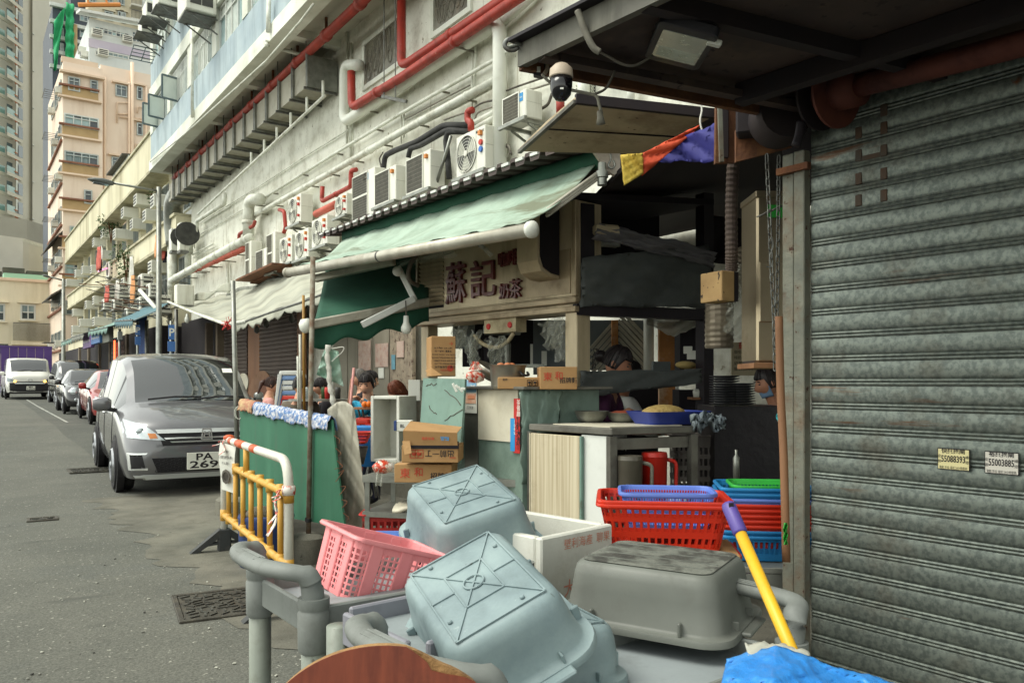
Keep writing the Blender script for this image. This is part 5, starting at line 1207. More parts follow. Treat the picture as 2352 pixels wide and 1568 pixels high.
# bamboo and conduits bundled beside the stools
for lab,x,y0_,y1_,d_,r_,m,nm in (('yellow bamboo pole tied upright next to the stool stack',697,678,960,8.9,.016,'bamboo','bamboo_pole'),('long grey plastic pipe tied to the bamboo pole',689,768,960,8.8,.014,'pvc','plastic_pipe'),('short grey plastic pipe beside the bamboo pole',684,818,960,8.7,.013,'pvc','plastic_pipe')):
 mat('bamboo',S(176,136,60),S(150,112,48),3,.5)
 o = MB().tube([at(x+2,y1_,d_),at(x,y0_,d_)],r_,8).build(nm,m,None,True);tag(o,lab,'pole')
# ================================================================ green awning of the drinks stall
def onp(x,y,o,n): r = ray(x,y);return EY + r*((V(o)-EY).dot(n)/r.dot(n))
mat('canvas_green',S(166,184,168),S(144,166,150),1.4,.75,bump=.1,bs=10,dirt=S(118,130,112),da=.58,ds=2.0,speck=.05,rust=(S(108,114,94),(2.6,.4,2.6),.56))
mat('canvas_dark',S(34,84,64),S(26,68,52),2.2,.8,bump=.2,bs=12)
mat('alu_bar',S(190,186,172),S(164,160,146),5,.45,metal=.45,dirt=S(120,110,90),da=.4,ds=4)
aw = thing('stall_awning','pale green folding-arm awning with a dirty aluminium front bar over the drinks stall','awning',at(1000,560,6.5)-UP*2)
B0,B1 = at(1222,527,5.1),at(662,626,7.8);bd_ = (B1-B0).normalized()
T0,T1 = at(1372,371,5.9),at(788,549,9.3)
MB().tube([B0,B1],.045,16).build('front_bar','alu_bar',aw,True);g_ = MB();g_.tube([B0+UP*-.02+bd_*.04,B1+UP*-.02],.046,16)
MB().lathe(B0,-bd_,[(.055,-.02),(.056,.01),(.03,.03),(.005,.04)],18).build('end_cap','plastic_white',aw,True);MB().lathe(B1,bd_,[(.05,-.02),(.052,.02),(.03,.05)],16).build('end_cap','alu_bar',aw,True)
jn = B0.lerp(B1,.52);MB().tube([jn-bd_*.01,jn+bd_*.01],.047,16).build('bar_joint','ac_dark',aw,True)
C0 = B0.lerp(B1,.03);C1 = B0.lerp(B1,.93);D0 = T0.lerp(T1,.0);D1 = T1
MB().sheet(lambda u,v: (C0.lerp(C1,u)+UP*.05).lerp(D0.lerp(D1,u),v)+UP*(-.075*math.sin(math.pi*v)*(1+.25*math.sin(u*12.5))+.009*math.sin(u*47+math.sin(v*3))*(1-.3*v)+.007*noise1(u*31+v*2,4)),90,14,.006).build('canvas','canvas_green',aw,True)
MB().sheet(lambda u,v: T0.lerp(T1,u)+V((0,0,.02))+(RT*math.cos(v*6.283)*.0+FW*math.cos(v*6.283)+UP*math.sin(v*6.283))*(.075+.006*math.sin(u*120+v*19)*math.sin(u*31)),110,14).build('canvas_roll','canvas_dark',aw,True)
AB = at(1384,372,5.75)
mat('arm_bracket',S(196,186,172),S(176,164,150),3,.5,dirt=S(110,92,76),da=.35,ds=7)
br = MB();br.prism([at(1362,345,5.75),at(1425,345,5.75),at(1425,390,5.75),at(1412,402,5.75),at(1392,390,5.75),at(1378,368,5.75)],FW*.06);br.build('wall_bracket','arm_bracket',aw)
hk = at(1405,372,5.7);MB().tube(bez([at(1402,352,5.7),at(1403,366,5.7),at(1397,380,5.7),at(1405,387,5.7),at(1412,380,5.7),at(1408,368,5.7)],5),.008,6).build('eye_bolt','galv',aw,True)
el = at(1260,487,5.55)
ar = MB();a,c = at(1256,489,5.5),at(1378,400,5.72)
for k in (-1,0,1): ar.beam(a+UP*.022*k,c+UP*.022*k,.04,.02,bev=.005)
ar.build('folding_arm','alu_bar',aw);MB().lathe(at(1383,397,5.7)-UP*.09,UP,[(.035,0),(.035,.05),(.045,.055),(.045,.1),(.03,.105),(.03,.16)],14).build('arm_joint','galv',aw,True,False,30)
MB().beam(at(724,640,7.7),at(905,600,7.15),.06,.07,bev=.008).build('folding_arm','alu_bar',aw)
MB().beam(at(914,612,7.1),at(953,690,7.1),.045,.05,bev=.006).build('folding_arm','alu_white',aw);MB().beam(at(952,686,7.08),at(832,746,6.9),.05,.06,bev=.006).build('folding_arm','alu_white',aw)
MB().ball(at(913,623,7.0),.045).build('arm_knuckle','alu_white',aw,True)
for a,c,r_ in ((at(1058,570,6.3),at(1052,622,6.3),.012),): MB().tube(bez([at(1088,548+20,6.4),at(1070,600,6.4),at(1050,620,6.6),at(1054,640,6.7),at(1075,652,6.75),at(1092,654,6.8)][:0] or [at(958,586,6.9),at(946,600,6.9),at(938,625,6.95),at(942,645,7.0),at(960,656,7.1)],6),.02,8).build('flex_conduit','cable',aw,True)
# second dark awning slung from the stall's far side
dk = thing('side_awning','dark green scalloped awning hanging from the far side of the drinks stall','awning',at(840,760,7)-UP*2)
e0,e1 = at(703,748,6.75),at(985,694,7.35);f0,f1 = at(752,600,8.6),at(985,560,8.6)
MB().sheet(lambda u,v: e0.lerp(e1,.06+.94*u).lerp(f0.lerp(f1,u),v)+UP*-.04*math.sin(v*3.1),24,10,.006).build('canvas','canvas_dark',dk,True)
MB().sheet(lambda u,v: e0.lerp(e1,.06+.94*u)-UP*v*(.2+.03*math.sin(u*18))+FW*.02*math.sin(u*20)*v,60,5,.005).build('valance','canvas_dark',dk,True)
ed = (e1-e0).normalized();MB().obox((e0+e1)/2,ed,UP.cross(ed),UP,(e1-e0).length,.06,.085,.012).build('front_bar','alu_bar',dk)
MB().lathe(e0,-ed,[(.06,-.03),(.06,.03),(.035,.05),(.01,.055)],16).build('end_cap','plastic_white',dk,True)
# ================================================================ corrugated iron roof over the stall
mat('iron_sheet',S(88,76,70),S(70,60,58),1.2,.6,metal=.3,dirt=S(60,44,40),da=.4,ds=2)
rf = thing('corrugated_roof','corrugated iron roof sheet above the green awning','roof',at(1000,440,7)-UP*3)
R0,R1 = at(1395,292,5.35),at(718,531,9.65);R0.z = 3.2;R1.z = 3.24;rd = (R1-R0);Lr = rd.length;rd.normalize();rb_ = UP.cross(rd).normalized();rb_ = -rb_ if rb_.dot(FW) < 0 else rb_
def prof(s_):
 k = (s_ % .19)/.19;return .045*(0 if k < .55 else (k-.55)/.06 if k < .61 else 1 if k < .9 else (1-k)/.1)
def corr(o_,L_,dep,rise,t=.004):
 m = MB();vs_,fs_ = [],[];SS = [.19*q+k*.19 for q in range(int(L_/.19)) for k in (0,.55,.61,.9)];n = len(SS)-1
 for i in range(n+1):
  s_ = SS[i];z = .045 if i % 4 in (2,3) else 0
  for v in (0,1): vs_.append(o_+rd*s_+rb_*dep*v+UP*(z+rise*v))
 fs_ = [(2*i,2*i+1,2*i+3,2*i+2) for i in range(n)];m.add(vs_,fs_);m.add([p-UP*t for p in vs_],[tuple(reversed(f)) for f in fs_]);k = len(vs_)
 m.add([vs_[2*i] for i in range(n+1)]+[vs_[2*i]-UP*.03 for i in range(n+1)],[(i,i+1,n+2+i,n+1+i) for i in range(n)]);return m
corr(R0,Lr,1.15,.12).build('sheet','iron_sheet',rf)
MB().beam(R0+rb_*.5-UP*.06,R1+rb_*.5-UP*.06,.06,.08).build('purlin','iron_sheet',rf)
fl = MB()
for i in range(int(Lr/.19)): q = R0+rd*(.19*i)+UP*.006-rb_*.01;fl.prism([q+rd*.005,q+rd*.1,q+rd*.1+rb_*.02,q+rd*.005+rb_*.02],UP*.022)
fl.build('painted_ridge_light','alu_white',rf)  # white blocks paint the daylight on the ridge tops along the edge
# ================================================================ drinks stall kiosk
gdir = (RT*-.889+FW).normalized();sdir_ = (RT+FW*.45).normalized();gn = UP.cross(gdir);gn = gn if gn.dot(FW) < 0 else -gn
Cn = at(1325,712,6.2)
mat('brushed',S(208,192,160),S(184,168,138),1.6,.45,metal=.2,dirt=S(104,88,68),da=.45,ds=2.2,streak=1,bump=.05,bs=30)
mat('brushed_trim',S(178,160,130),S(150,134,108),2.5,.45,metal=.25,dirt=S(90,74,58),da=.4,ds=4)
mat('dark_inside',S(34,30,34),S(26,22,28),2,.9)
ki = thing('drinks_stall','stainless drinks stall kiosk with maroon raised characters on its fascia','stall',V((Cn.x,Cn.y,0)))
def sp(x,y,k=0): return onp(x,y,Cn+gn*k,gn)
SL = sp(958,748);zb,zt = 2.05,2.92;gl = (SL-Cn).dot(gdir)
o0 = V((Cn.x,Cn.y,0))
def kb(u0,u1,z0,z1,k0,k1,name,m,par=ki,bev=0):   # box on the fascia plane: u along,k outwards
 return MB().obox(o0+gdir*(u0+u1)/2+gn*(k0+k1)/2+UP*(z0+z1)/2,gdir,gn,UP,abs(u1-u0),abs(k1-k0),z1-z0,bev).build(name,m,par)
kb(0,gl,zb,zt,-.28,-.02,'fascia_box','brushed')
lu0 = (sp(1020,650)-o0).dot(gdir);lu1 = (sp(965,650)-o0).dot(gdir)
kb(lu0+.008,0.05,zb+.13,zt,-.019,-.004,'fascia_panel','brushed')
for (u0,u1,z0,z1) in ((0,gl,zb+.0,zb+.045),(0,gl,zb+.07,zb+.115)): kb(u0-.01,u1,z0,z1,-.02,.03,'trim_rail','brushed_trim',bev=.006)
kb(gl-.035,gl+.0,zb+.12,zt,-.02,.02,'trim_rail','brushed_trim',bev=.006);kb(-.01,.035,zb+.12,zt,-.02,.025,'trim_rail','brushed_trim',bev=.006)
pu0 = (sp(1210,660)-o0).dot(gdir);kb(.07,pu0,zb+.15,zb+.5,-.004,.004,'door_panel','brushed_trim')
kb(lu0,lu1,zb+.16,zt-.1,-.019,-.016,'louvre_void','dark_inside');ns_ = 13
for i in range(ns_):
 z = zb+.2+i*(zt-.14-zb-.2)/ns_;MB().obox(o0+gdir*(lu0+lu1)/2+gn*.0+UP*z,gdir,(gn+UP*.9).normalized(),gdir.cross((gn+UP*.9).normalized()),lu1-lu0,.045,.004).build('louvre_blade','brushed',ki)
def sgn(txt,x0_,y0_,x1_,y1_,ext=.022):
 a,c = sp(x0_,(y0_+y1_)/2),sp(x1_,(y0_+y1_)/2);h_ = sp((x0_+x1_)/2,y0_).z-sp((x0_+x1_)/2,y1_).z;m_ = sp((x0_+x1_)/2,(y0_+y1_)/2)
 cu = bpy.data.curves.new('t','FONT');cu.body = txt;cu.size = 1;cu.align_x = 'CENTER';cu.align_y = 'CENTER';cu.extrude = .09;cu.offset = .008;cu.bevel_depth = 0
 ob = bpy.data.objects.new('t',cu);me = bpy.data.meshes.new_from_object(ob);bpy.data.objects.remove(ob);bpy.data.curves.remove(cu)
 xs_ = [v.co.x for v in me.vertices];zs_ = [v.co.y for v in me.vertices];mxx,mnx,mxz,mnz = max(xs_),min(xs_),max(zs_),min(zs_)
 w3 = (c-a).length;off = wloc(ki)
 for v in me.vertices: v.co = m_+(-gdir)*((v.co.x-(mxx+mnx)/2)/(mxx-mnx)*w3)+UP*((v.co.y-(mxz+mnz)/2)/(mxz-mnz)*h_)+gn*(.012+v.co.z/.09*.014)-off
 me.materials.clear();me.materials.append(MAT('letter_maroon'));return link('raised_character',me,ki)
sgn('蘇',1027,602,1073,697);sgn('記',1084,596,1141,682);sgn('咖',1148,579,1171,613);sgn('啡',1172,572,1192,609);sgn('奶',1150,650,1173,686);sgn('茶',1174,640,1201,685)
# vent hood box hung on the fascia
hu0,hu1 = (sp(1247,560,.2)-o0).dot(gdir),(sp(1196,560,.2)-o0).dot(gdir)
hz0 = 2.33
m = MB();pr = [(-.0,zt),(.24,zt),(.24,hz0+.12),(.2,hz0+.04),(.1,hz0),(0,hz0-.01)]
A_ = [o0+gdir*hu1+gn*k+UP*z for k,z in pr];B_ = [o0+gdir*(hu0+.02)+gn*k+UP*z for k,z in pr]
m.loft([A_,B_],True,True,True);m.build('vent_hood','brushed',ki);C_ = [o0+gdir*(hu0+.015)+gn*(k*.86+.012)+UP*(z+.03 if z < zt-.1 else z) for k,z in pr];MB().prism(C_,-gdir*.008).build('hood_opening','dark_inside',ki)
# corner post,counter framing,side wall
pw = .13
MB().obox(o0+gdir*pw/2-gn*pw*.6+UP*1.03,gdir,gn,UP,pw,pw*1.2,2.04,.006).build('corner_post','brushed',ki)
E1 = o0+gdir*(gl-.07)-gn*.1;MB().obox(E1+UP*1.03,gdir,gn,UP,.12,.12,2.04,.006).build('rear_post','brushed',ki)
def side(x,y,k=0): return onp(x,y,Cn+sdir_*.0-FW*k*0,UP.cross(sdir_))
sl = (side(1640,720)-o0).dot(sdir_)
sn = UP.cross(sdir_);sn = sn if sn.dot(FW) < 0 else -sn
def sb(u0,u1,z0,z1,k0,k1,name,m,bev=0,par=ki): return MB().obox(o0+sdir_*(u0+u1)/2+sn*(k0+k1)/2+UP*(z0+z1)/2,sdir_,sn,UP,u1-u0,abs(k1-k0),z1-z0,bev).build(name,m,par)
mat('black_steel',S(36,30,36),S(28,24,30),3,.6,metal=.2)
zbm = side(1500,730).z
MB().prism([o0+UP*2.93,o0+gdir*gl+UP*2.93,o0+gdir*gl+sdir_*sl+UP*3.0,o0+sdir_*sl+UP*3.0],UP*.05).build('roof','dark_inside',ki)
sb(.0,sl,zbm-.0,zbm+.09,-.1,.0,'lintel','black_steel');sb(sl-.1,sl,.0,3.1,-.12,-.005,'far_post','black_steel');sb(.16,sl,2.3,3.2,-.9,-.8,'void_shade_board','dark_inside')  # dark board added in the upper opening in place of deep shade
sb(.04,.16,zbm+.09,2.9,-.1,-.002,'side_trim','dark_inside')
# crumpled tarpaulins along the side
mat('tarp_dark',S(82,86,84),S(64,68,68),3,.65,bump=.4,bs=7,dirt=S(110,112,104),da=.35,ds=3)
mat('tarp_mid',S(112,110,112),S(90,88,92),3,.7,bump=.4,bs=7)
def sq(x,y,k): return onp(x,y,Cn+sn*k,sn)
def crumple(name,px,m,k=.03,nu=30,nv=12,amp=.02,par=ki,pl_=sq,seed=1,t=.004):
 tl,tr,br2,bl = [pl_(x,y,k) for x,y in px]
 n_ = sn if pl_ is sq else gn
 def f(u,v):
  p = tl.lerp(tr,u).lerp(bl.lerp(br2,u),v);return p+n_*amp*(noise1(u*9+v*4,seed)+noise1(u*5-v*11,seed+2))+UP*amp*.5*noise1(u*7,seed+5)*(1 if v in (0,1) else 0)
 return MB().sheet(f,nu,nv,t).build(name,m,par,True)
crumple('hung_sheet',[(1337,592),(1628,560),(1638,706),(1333,704)],'tarp_dark',.03,seed=1)
crumple('rolled_sheet',[(1376,512),(1642,575),(1642,612),(1362,548)],'tarp_mid',.06,amp=.03,seed=3)
crumple('sheet_strip',[(1333,852),(1612,848),(1612,880),(1333,912)],'tarp_dark',.03,amp=.015,seed=6,nv=6)
MB().obox(sq(1392,530,.02),sdir_,sn,UP,.22,.1,.09,.02).build('tube_lamp_end','brushed',ki)
MB().obox(sq(1385,561,-.5),sdir_,sn,UP,.3,.08,.03).build('strip_lamp','plastic_white',ki)
# kiosk interior: back shelves,grey wall with switches,roof,floor
mat('inner_grey',S(112,120,122),S(96,104,108),1.5,.7)
def ib(px0,py0,px1,py1,d0,dep,name,m,par=ki):
 a,c = at(px0,py0,d0),at(px1,py1,d0);z0,z1 = c.z,a.z;cen = at((px0+px1)/2,(py0+py1)/2,d0)+FW*dep/2
 w3 = (px1-px0)/FPX*d0;return MB().obox(cen,RT,FW,UP,w3,dep,z1-z0).build(name,m,par)
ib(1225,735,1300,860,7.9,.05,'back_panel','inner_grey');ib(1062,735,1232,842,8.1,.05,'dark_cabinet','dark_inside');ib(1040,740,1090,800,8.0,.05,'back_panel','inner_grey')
ib(1110,748,1196,765,7.2,.3,'steel_canopy','galv');ib(1100,836,1250,843,7.2,.3,'steel_shelf','galv');ib(1218,790,1224,838,7.8,.02,'cable_box','plastic_white');ib(1244,806,1256,840,7.85,.03,'switch_plate','plastic_white')
for x in (1085,1098,1120,1136,1150,1165): p = at(x,800,7.6);MB().lathe(p-UP*.16,UP,[(.03,0),(.035,.2),(.015,.26)],10).build('hanging_utensil','galv' if x % 2 else 'dark_inside',ki)
# plastic film and switch box under the fascia
mat('film',S(190,192,180),rough=.15,alpha=.35,spec=.8)
mat('box_cream',S(190,176,142),S(164,150,118),4,.6,dirt=S(120,100,76),da=.5,ds=8)
b3 = kb((sp(1185,730)-o0).dot(gdir),(sp(1112,745)-o0).dot(gdir),1.93,2.05,-.12,-.0,'switch_box','box_cream')
for x in (1122,1171): q = sp(x,745,.002);MB().lathe(V((q.x,q.y,1.99)),gn,[(.028,0),(.024,.008)],14).build('dial','letter_red',b3)
def film_blob(px,py,w_,h_,seed,k=.02):
 c = sp(px,py,k);MB().sheet(lambda u,v: c-gdir*(u-.5)*w_*(1-.5*v)-UP*v*h_+gn*.05*noise1(u*12+v*9,seed)+UP*.04*noise1(u*9,seed+3),14,12).build('plastic_film','film',ki)
for a in ((1085,765,.25,.28,1),(1140,775,.3,.3,2),(1270,735,.3,.22,4),(1055,752,.2,.18,5)): film_blob(*a)
MB().tube(bez([sp(1090,770),sp(1110,790),sp(1140,798),sp(1165,785),sp(1180,765)],6),.018,8).build('hose','box_cream',ki,True)
crumple('film_drape',[(1255,735),(1300,725),(1300,830),(1280,830)],'film',-.12,nu=10,nv=14,amp=.03,pl_=lambda x,y,k: sp(x,y,k),seed=8,t=0)
# lamps under the awning
p = at(1118,575,5.9);t_ = thing('spot_lamp','small glass spot lamp clipped under the awning bar above the fascia','lamp',p);MB().tube([at(1100,562,5.9),at(1112,570,5.9)],.015,8).build('holder','galv',t_,True);MB().tube([at(1112,570,5.9),at(1130,588,5.9)],.018,10).build('glass','film',t_,True)
p = at(933,740,7.0);t_ = thing('light_bulb','white bulb hanging on a flex beside the fascia','bulb',p-UP*.06);MB().lathe(at(933,725,7),-UP,[(.022,0),(.026,.06),(.03,.07),(.045,.1),(.046,.13),(.025,.16)],14).build('bulb','plastic_white',t_,True);MB().tube([at(932,690,7),at(933,725,7)],.006,5).build('flex','cable',t_)
crumple('clear_wrap',[(905,600),(1055,570),(1040,590),(920,610)],'film',.35,nu=14,nv=4,amp=.03,pl_=lambda x,y,k: sp(x,y,k),seed=11,t=0)
# ================================================================ cabinets in front of the kiosk
mat('marble_teal',S(114,142,130),S(100,128,118),3,.45,dirt=S(88,112,102),da=.35,ds=5,fleck=(S(90,104,92),5,.66))
mat('board_white',S(206,200,180),S(194,188,168),1.5,.6,dirt=S(160,148,120),da=.35,ds=2.5)
mat('plastic_green',S(126,146,134),S(104,124,114),3,.5,bump=.4,bs=6,dirt=S(70,88,80),da=.4,ds=4)
mat('board_stripe',S(200,190,164),S(164,150,122),7,.6,stretch=(8,8,.12),dirt=S(120,104,80),da=.3,ds=2)
mat('counter_steel',S(124,122,114),S(96,94,88),3,.4,metal=.6,dirt=S(70,62,54),da=.4,ds=4)
mat('paint_board',S(214,216,210),S(200,202,196),2,.5,dirt=S(160,158,148),da=.25,ds=3)
cabinet = thing('cabinet','tall cabinet wrapped in white board and green plastic under the stall fascia','cabinet',V((at(1200,900,5.6).x,at(1200,900,5.6).y,0)))
Q = at(1200,895,5.6);Q0 = V((Q.x,Q.y,0));ztc = Q.z
gl2 = 1.15;sl2 = .62
MB().obox(Q0+gdir*gl2/2+sdir_*sl2/2+UP*ztc/2,gdir,sdir_,UP,gl2,sl2,ztc).build('carcass','plastic_green',cabinet)
cn = gn
def cp(x,y,k=.0): return onp(x,y,Q0+cn*(k),cn)
def cbox(px0,px1,py0,py1,k0,k1,name,m,par=cabinet):
 a,c = cp(px0,(py0+py1)/2),cp(px1,(py0+py1)/2);mid = (px0+px1)/2;z1,z0 = cp(mid,py0).z,cp(mid,py1).z;cen = (a+c)/2;cen.z = (z0+z1)/2
 return MB().obox(cen+cn*(k0+k1)/2,gdir,cn,UP,(a-c).length,k1-k0,z1-z0).build(name,m,par)
cbox(1101,1192,890,1012,.003,.012,'white_board','board_white');cbox(1070,1100,893,1110,.003,.01,'steel_edge','counter_steel')
crumple('plastic_wrap',[(1196,900),(1290,885),(1275,1100),(1200,1112)],'plastic_green',.03,pl_=lambda x,y,k: onp(x,y,Q0+sn*(k),sn),seed=13,amp=.02)
cbox(1184,1198,915,1040,.014,.017,'red_strip','letter_red');cbox(1177,1187,960,1035,.018,.02,'blue_strip','logo_blue')
for i,ch in enumerate('茶餐廳'): lettering('lettering',ch,cp(1191,925+i*13,.019),-gdir,UP,.042,'letter_white',cabinet,.001)
for i,ch in enumerate('頂好大光麵'): lettering('lettering',ch,cp(1191,966+i*15,.021),-gdir,UP,.05,'letter_black',cabinet,.001,.02)
for i,ch in enumerate('100%'): lettering('lettering',ch,cp(1182,968+i*9,.022),-gdir,UP,.03,'letter_white',cabinet,.001)
kb2 = MB().obox(Q0+gdir*(gl2/2-.05)+sdir_*(sl2/2)+UP*(ztc+.012),gdir,sdir_,UP,gl2+.06,sl2+.1,.022,.004).build('top','counter_steel',cabinet)
# teal marble board stood against it
tb = thing('marble_board','cracked teal marble-pattern board stood on end in front of the cabinet','board',V((at(1020,900,5.95).x,at(1020,900,5.95).y,.8)))
a,c = at(972,868,6.2),at(1068,870,5.78);n_ = UP.cross((c-a).normalized());n_ = n_ if n_.dot(FW) < 0 else -n_
zb2 = at(1068,1062,5.78).z
MB().prism([a,c,V((c.x,c.y,zb2))+n_*.05,V((a.x,a.y,zb2))+n_*.05],-n_*.018).build('slab','marble_teal',tb)
ck = MB();rnd = random.Random(4)
for s0,s1 in (((.55,.15),(.95,.3)),((.6,.5),(1,.38)),((.2,.35),(.4,.45)),((.5,.62),(.9,.75)),((.1,.1),(.35,.06))):
 pts = []
 for i in range(7):
  t = i/6;u,v = s0[0]+(s1[0]-s0[0])*t,s0[1]+(s1[1]-s0[1])*t+rnd.uniform(-.02,.02);p0 = a.lerp(c,u);pts.append(V((p0.x,p0.y,p0.z+(zb2-p0.z)*v))+n_*(.05*v+.002))
 ck.tube(pts,.003,4)
ck.build('crack','cable',tb)
fly = thing('flyer','toast and milk flyer pinned beside the marble board','flyer',cp(1086,945,.02)-UP*.1)
def fb(x0_,y0_,x1_,y1_,k,m,nm): return cbox(x0_,x1_,y0_,y1_,k,k+.002,nm,m,fly)
mat('flyer_blue',S(150,190,214),S(120,166,200),8,.5);mat('flyer_pink',S(222,150,120),S(236,206,180),12,.5);mat('brick_toast',S(214,140,104),rough=.6)
fb(1071,872,1100,948,.018,'letter_white','sheet');fb(1072,873,1099,900,.021,'flyer_blue','picture');fb(1074,903,1098,926,.021,'flyer_pink','picture');fb(1080,908,1096,916,.024,'brick_toast','toast')
lettering('lettering','Anchor',cp(1081,877,.024),-gdir,UP,.02,'letter_red',fly,.001);lettering('lettering','油多',cp(1086,889,.024),-gdir,UP,.035,'letter_white',fly,.001,.02);lettering('lettering','三文治',cp(1080,936,.021),-gdir,UP,.026,'letter_black',fly,.001)
# ================================================================ stainless counter at the near corner
ct = thing('counter','stainless counter with striped board sides and an open dark shelf','counter',V((at(1405,985,5).x,at(1405,985,5).y,0)))
K = at(1405,984,5.0);K0 = V((K.x,K.y,0));ztk = K.z
kl = (onp(1222,968,K,gn)-K).dot(gdir);ks = (onp(1590,960,K,sn)-K).dot(sdir_)
MB().obox(K0+gdir*kl/2+sdir_*ks/2+UP*(ztk-.02),gdir,sdir_,UP,kl+.03,ks+.03,.045,.006).build('top','counter_steel',ct)
def gbx(u0,u1,z0,z1,k0,k1,nm,m): return MB().obox(K0+gdir*(u0+u1)/2+gn*(k0+k1)/2+UP*(z0+z1)/2,gdir,gn,UP,u1-u0,k1-k0,z1-z0,.003).build(nm,m,ct)
um = (onp(1335,1000,K,gn)-K).dot(gdir);uw = (onp(1415,1000,K,gn)-K).dot(gdir)
gbx(.0,um,.0,ztk-.05,-.02,.0,'white_side','paint_board');gbx(um-.01,kl,.1,ztk-.06,.004,.03,'striped_board','board_stripe');gbx(um-.03,um-.01,.1,ztk-.06,.005,.03,'teal_edge','marble_teal')
for u,v in ((0,0),(ks,0),(ks,kl),(0,kl)): MB().obox(K0+sdir_*u+gdir*v+UP*(ztk-.05)/2-sn*.0,sdir_,sn,UP,.05,.05,ztk-.05).build('leg','counter_steel',ct)
MB().obox(K0+gdir*kl/2+sdir_*ks/2+UP*.665,gdir,sdir_,UP,kl-.05,ks-.06,.025).build('shelf','counter_steel',ct);MB().obox(K0+gdir*(kl-.03)+sdir_*ks/2+UP*ztk/2,gdir,sdir_,UP,.02,ks-.06,ztk-.12).build('shade_backing','dark_inside',ct)  # dark backing puts the under-counter shade into its colour
MB().obox(K0+sdir_*ks/2+UP*(ztk-.1)-sn*.02,sdir_,sn,UP,ks,.03,.07).build('apron','counter_steel',ct)
MB().obox(K0+gdir*(kl*.42)+sdir_*ks*.5+UP*(ztk+.006),gdir,sdir_,UP,kl*.7,ks*.9,.006).build('newspaper','board_white',ct)
KT = ztk+.01
def ontop(x,y,z): return onz(x,y,z)
def bowl(label,x,y,r_,h_,m='galv',grp=None,z=KT,name='bowl',fill=None):
 p = onz(x,y,z) if False else at(x,y,5.6);p = V((p.x,p.y,z));t = thing(name,label,'bowl',p,group=grp)
 MB().lathe(p,UP,[(r_*.6,0),(r_*.85,h_*.4),(r_,h_),(r_*1.04,h_),(r_*.97,h_*.98),(r_*.82,h_*.42),(r_*.5,.01)],24).build('shell',m,t,True)
 if fill: MB().ball(p+UP*h_*.8,r_*.85,r_*.85,h_*.4).build('contents',fill,t,True)
 return t
bowl('steel bowl on the counter nearest the corner post',1358,945,.12,.08);mat('food_red',S(150,70,44),S(110,50,36),20,.6);bowl('steel bowl of red sauce-stained food in front of the woman',1432,945,.12,.07,fill='food_red')
mat('noodle',S(176,152,92),S(142,118,66),30,.7,bump=.8,bs=60)
nb = thing('noodle_basket','blue plastic tray heaped with noodles on the counter','basket',at(1540,945,5.5));c = at(1535,948,5.45);c.z = KT
mat('basket_blue_dark',S(46,62,140),rough=.4)
MB().loft([[c+sdir_*x+sn*y+UP*z for x,y in rrect(w3,d3,.05)] for w3,d3,z in ((.42,.26,0),(.5,.34,.085),(.51,.35,.085),(.43,.27,.012))],True,True).build('tray','basket_blue_dark',nb,True,False,40)
MB().ball(c-sdir_*.04+UP*.06,.19,.12,.07,18,9).build('noodles','noodle',nb,True)
rag = MB().sheet(lambda u,v: at(1590+u*72,962+v*20,5.25)+UP*(.05*noise1(u*7+v*5,2)+.05*math.sin(math.pi*u)*math.sin(math.pi*v))+FW*(.06*noise1(u*6-v*4,5)),18,10,.012).build('rag','rag',None,True) if mat('rag',S(140,150,152),S(104,114,122),6,.9,dirt=S(80,96,116),da=.3,ds=12) else 0
tag(rag,'grey cloth rag bundled on the corner of the counter','cloth')
# jugs and crate under the counter
def jug(label,x,y0_,y1_,d_,hw,m,hm):
 p = at(x,y1_,d_);h_ = at(x,y0_,d_).z-p.z;r_ = hw/FPX*d_;t = thing('jug',label,'jug',p,group=None)
 MB().lathe(p,UP,[(r_*.9,0),(r_*.95,h_*.05),(r_,h_*.92),(r_*1.03,h_*.93),(r_*.98,h_),(r_*.2,h_*1.01)],24).build('body',m,t,True,False,40)
 MB().tube(fillet([p+RT*r_*.95+UP*h_*.88,p+RT*r_*1.75+UP*h_*.84,p+RT*r_*1.7+UP*h_*.28,p+RT*r_*.95+UP*h_*.24],.06),r_*.16,8).build('handle',hm,t,True)
mat('jug_grey',S(92,88,76),S(60,54,48),2,.35,spec=.6);mat('jug_red',S(176,36,24),rough=.35);mat('handle_grey',S(120,116,104),rough=.4)
jug('smoky grey plastic jug under the counter',1447,1046,1178,5.0,29,'jug_grey','handle_grey');jug('red plastic jug beside the grey one',1503,1038,1174,5.15,29,'jug_red','jug_red')
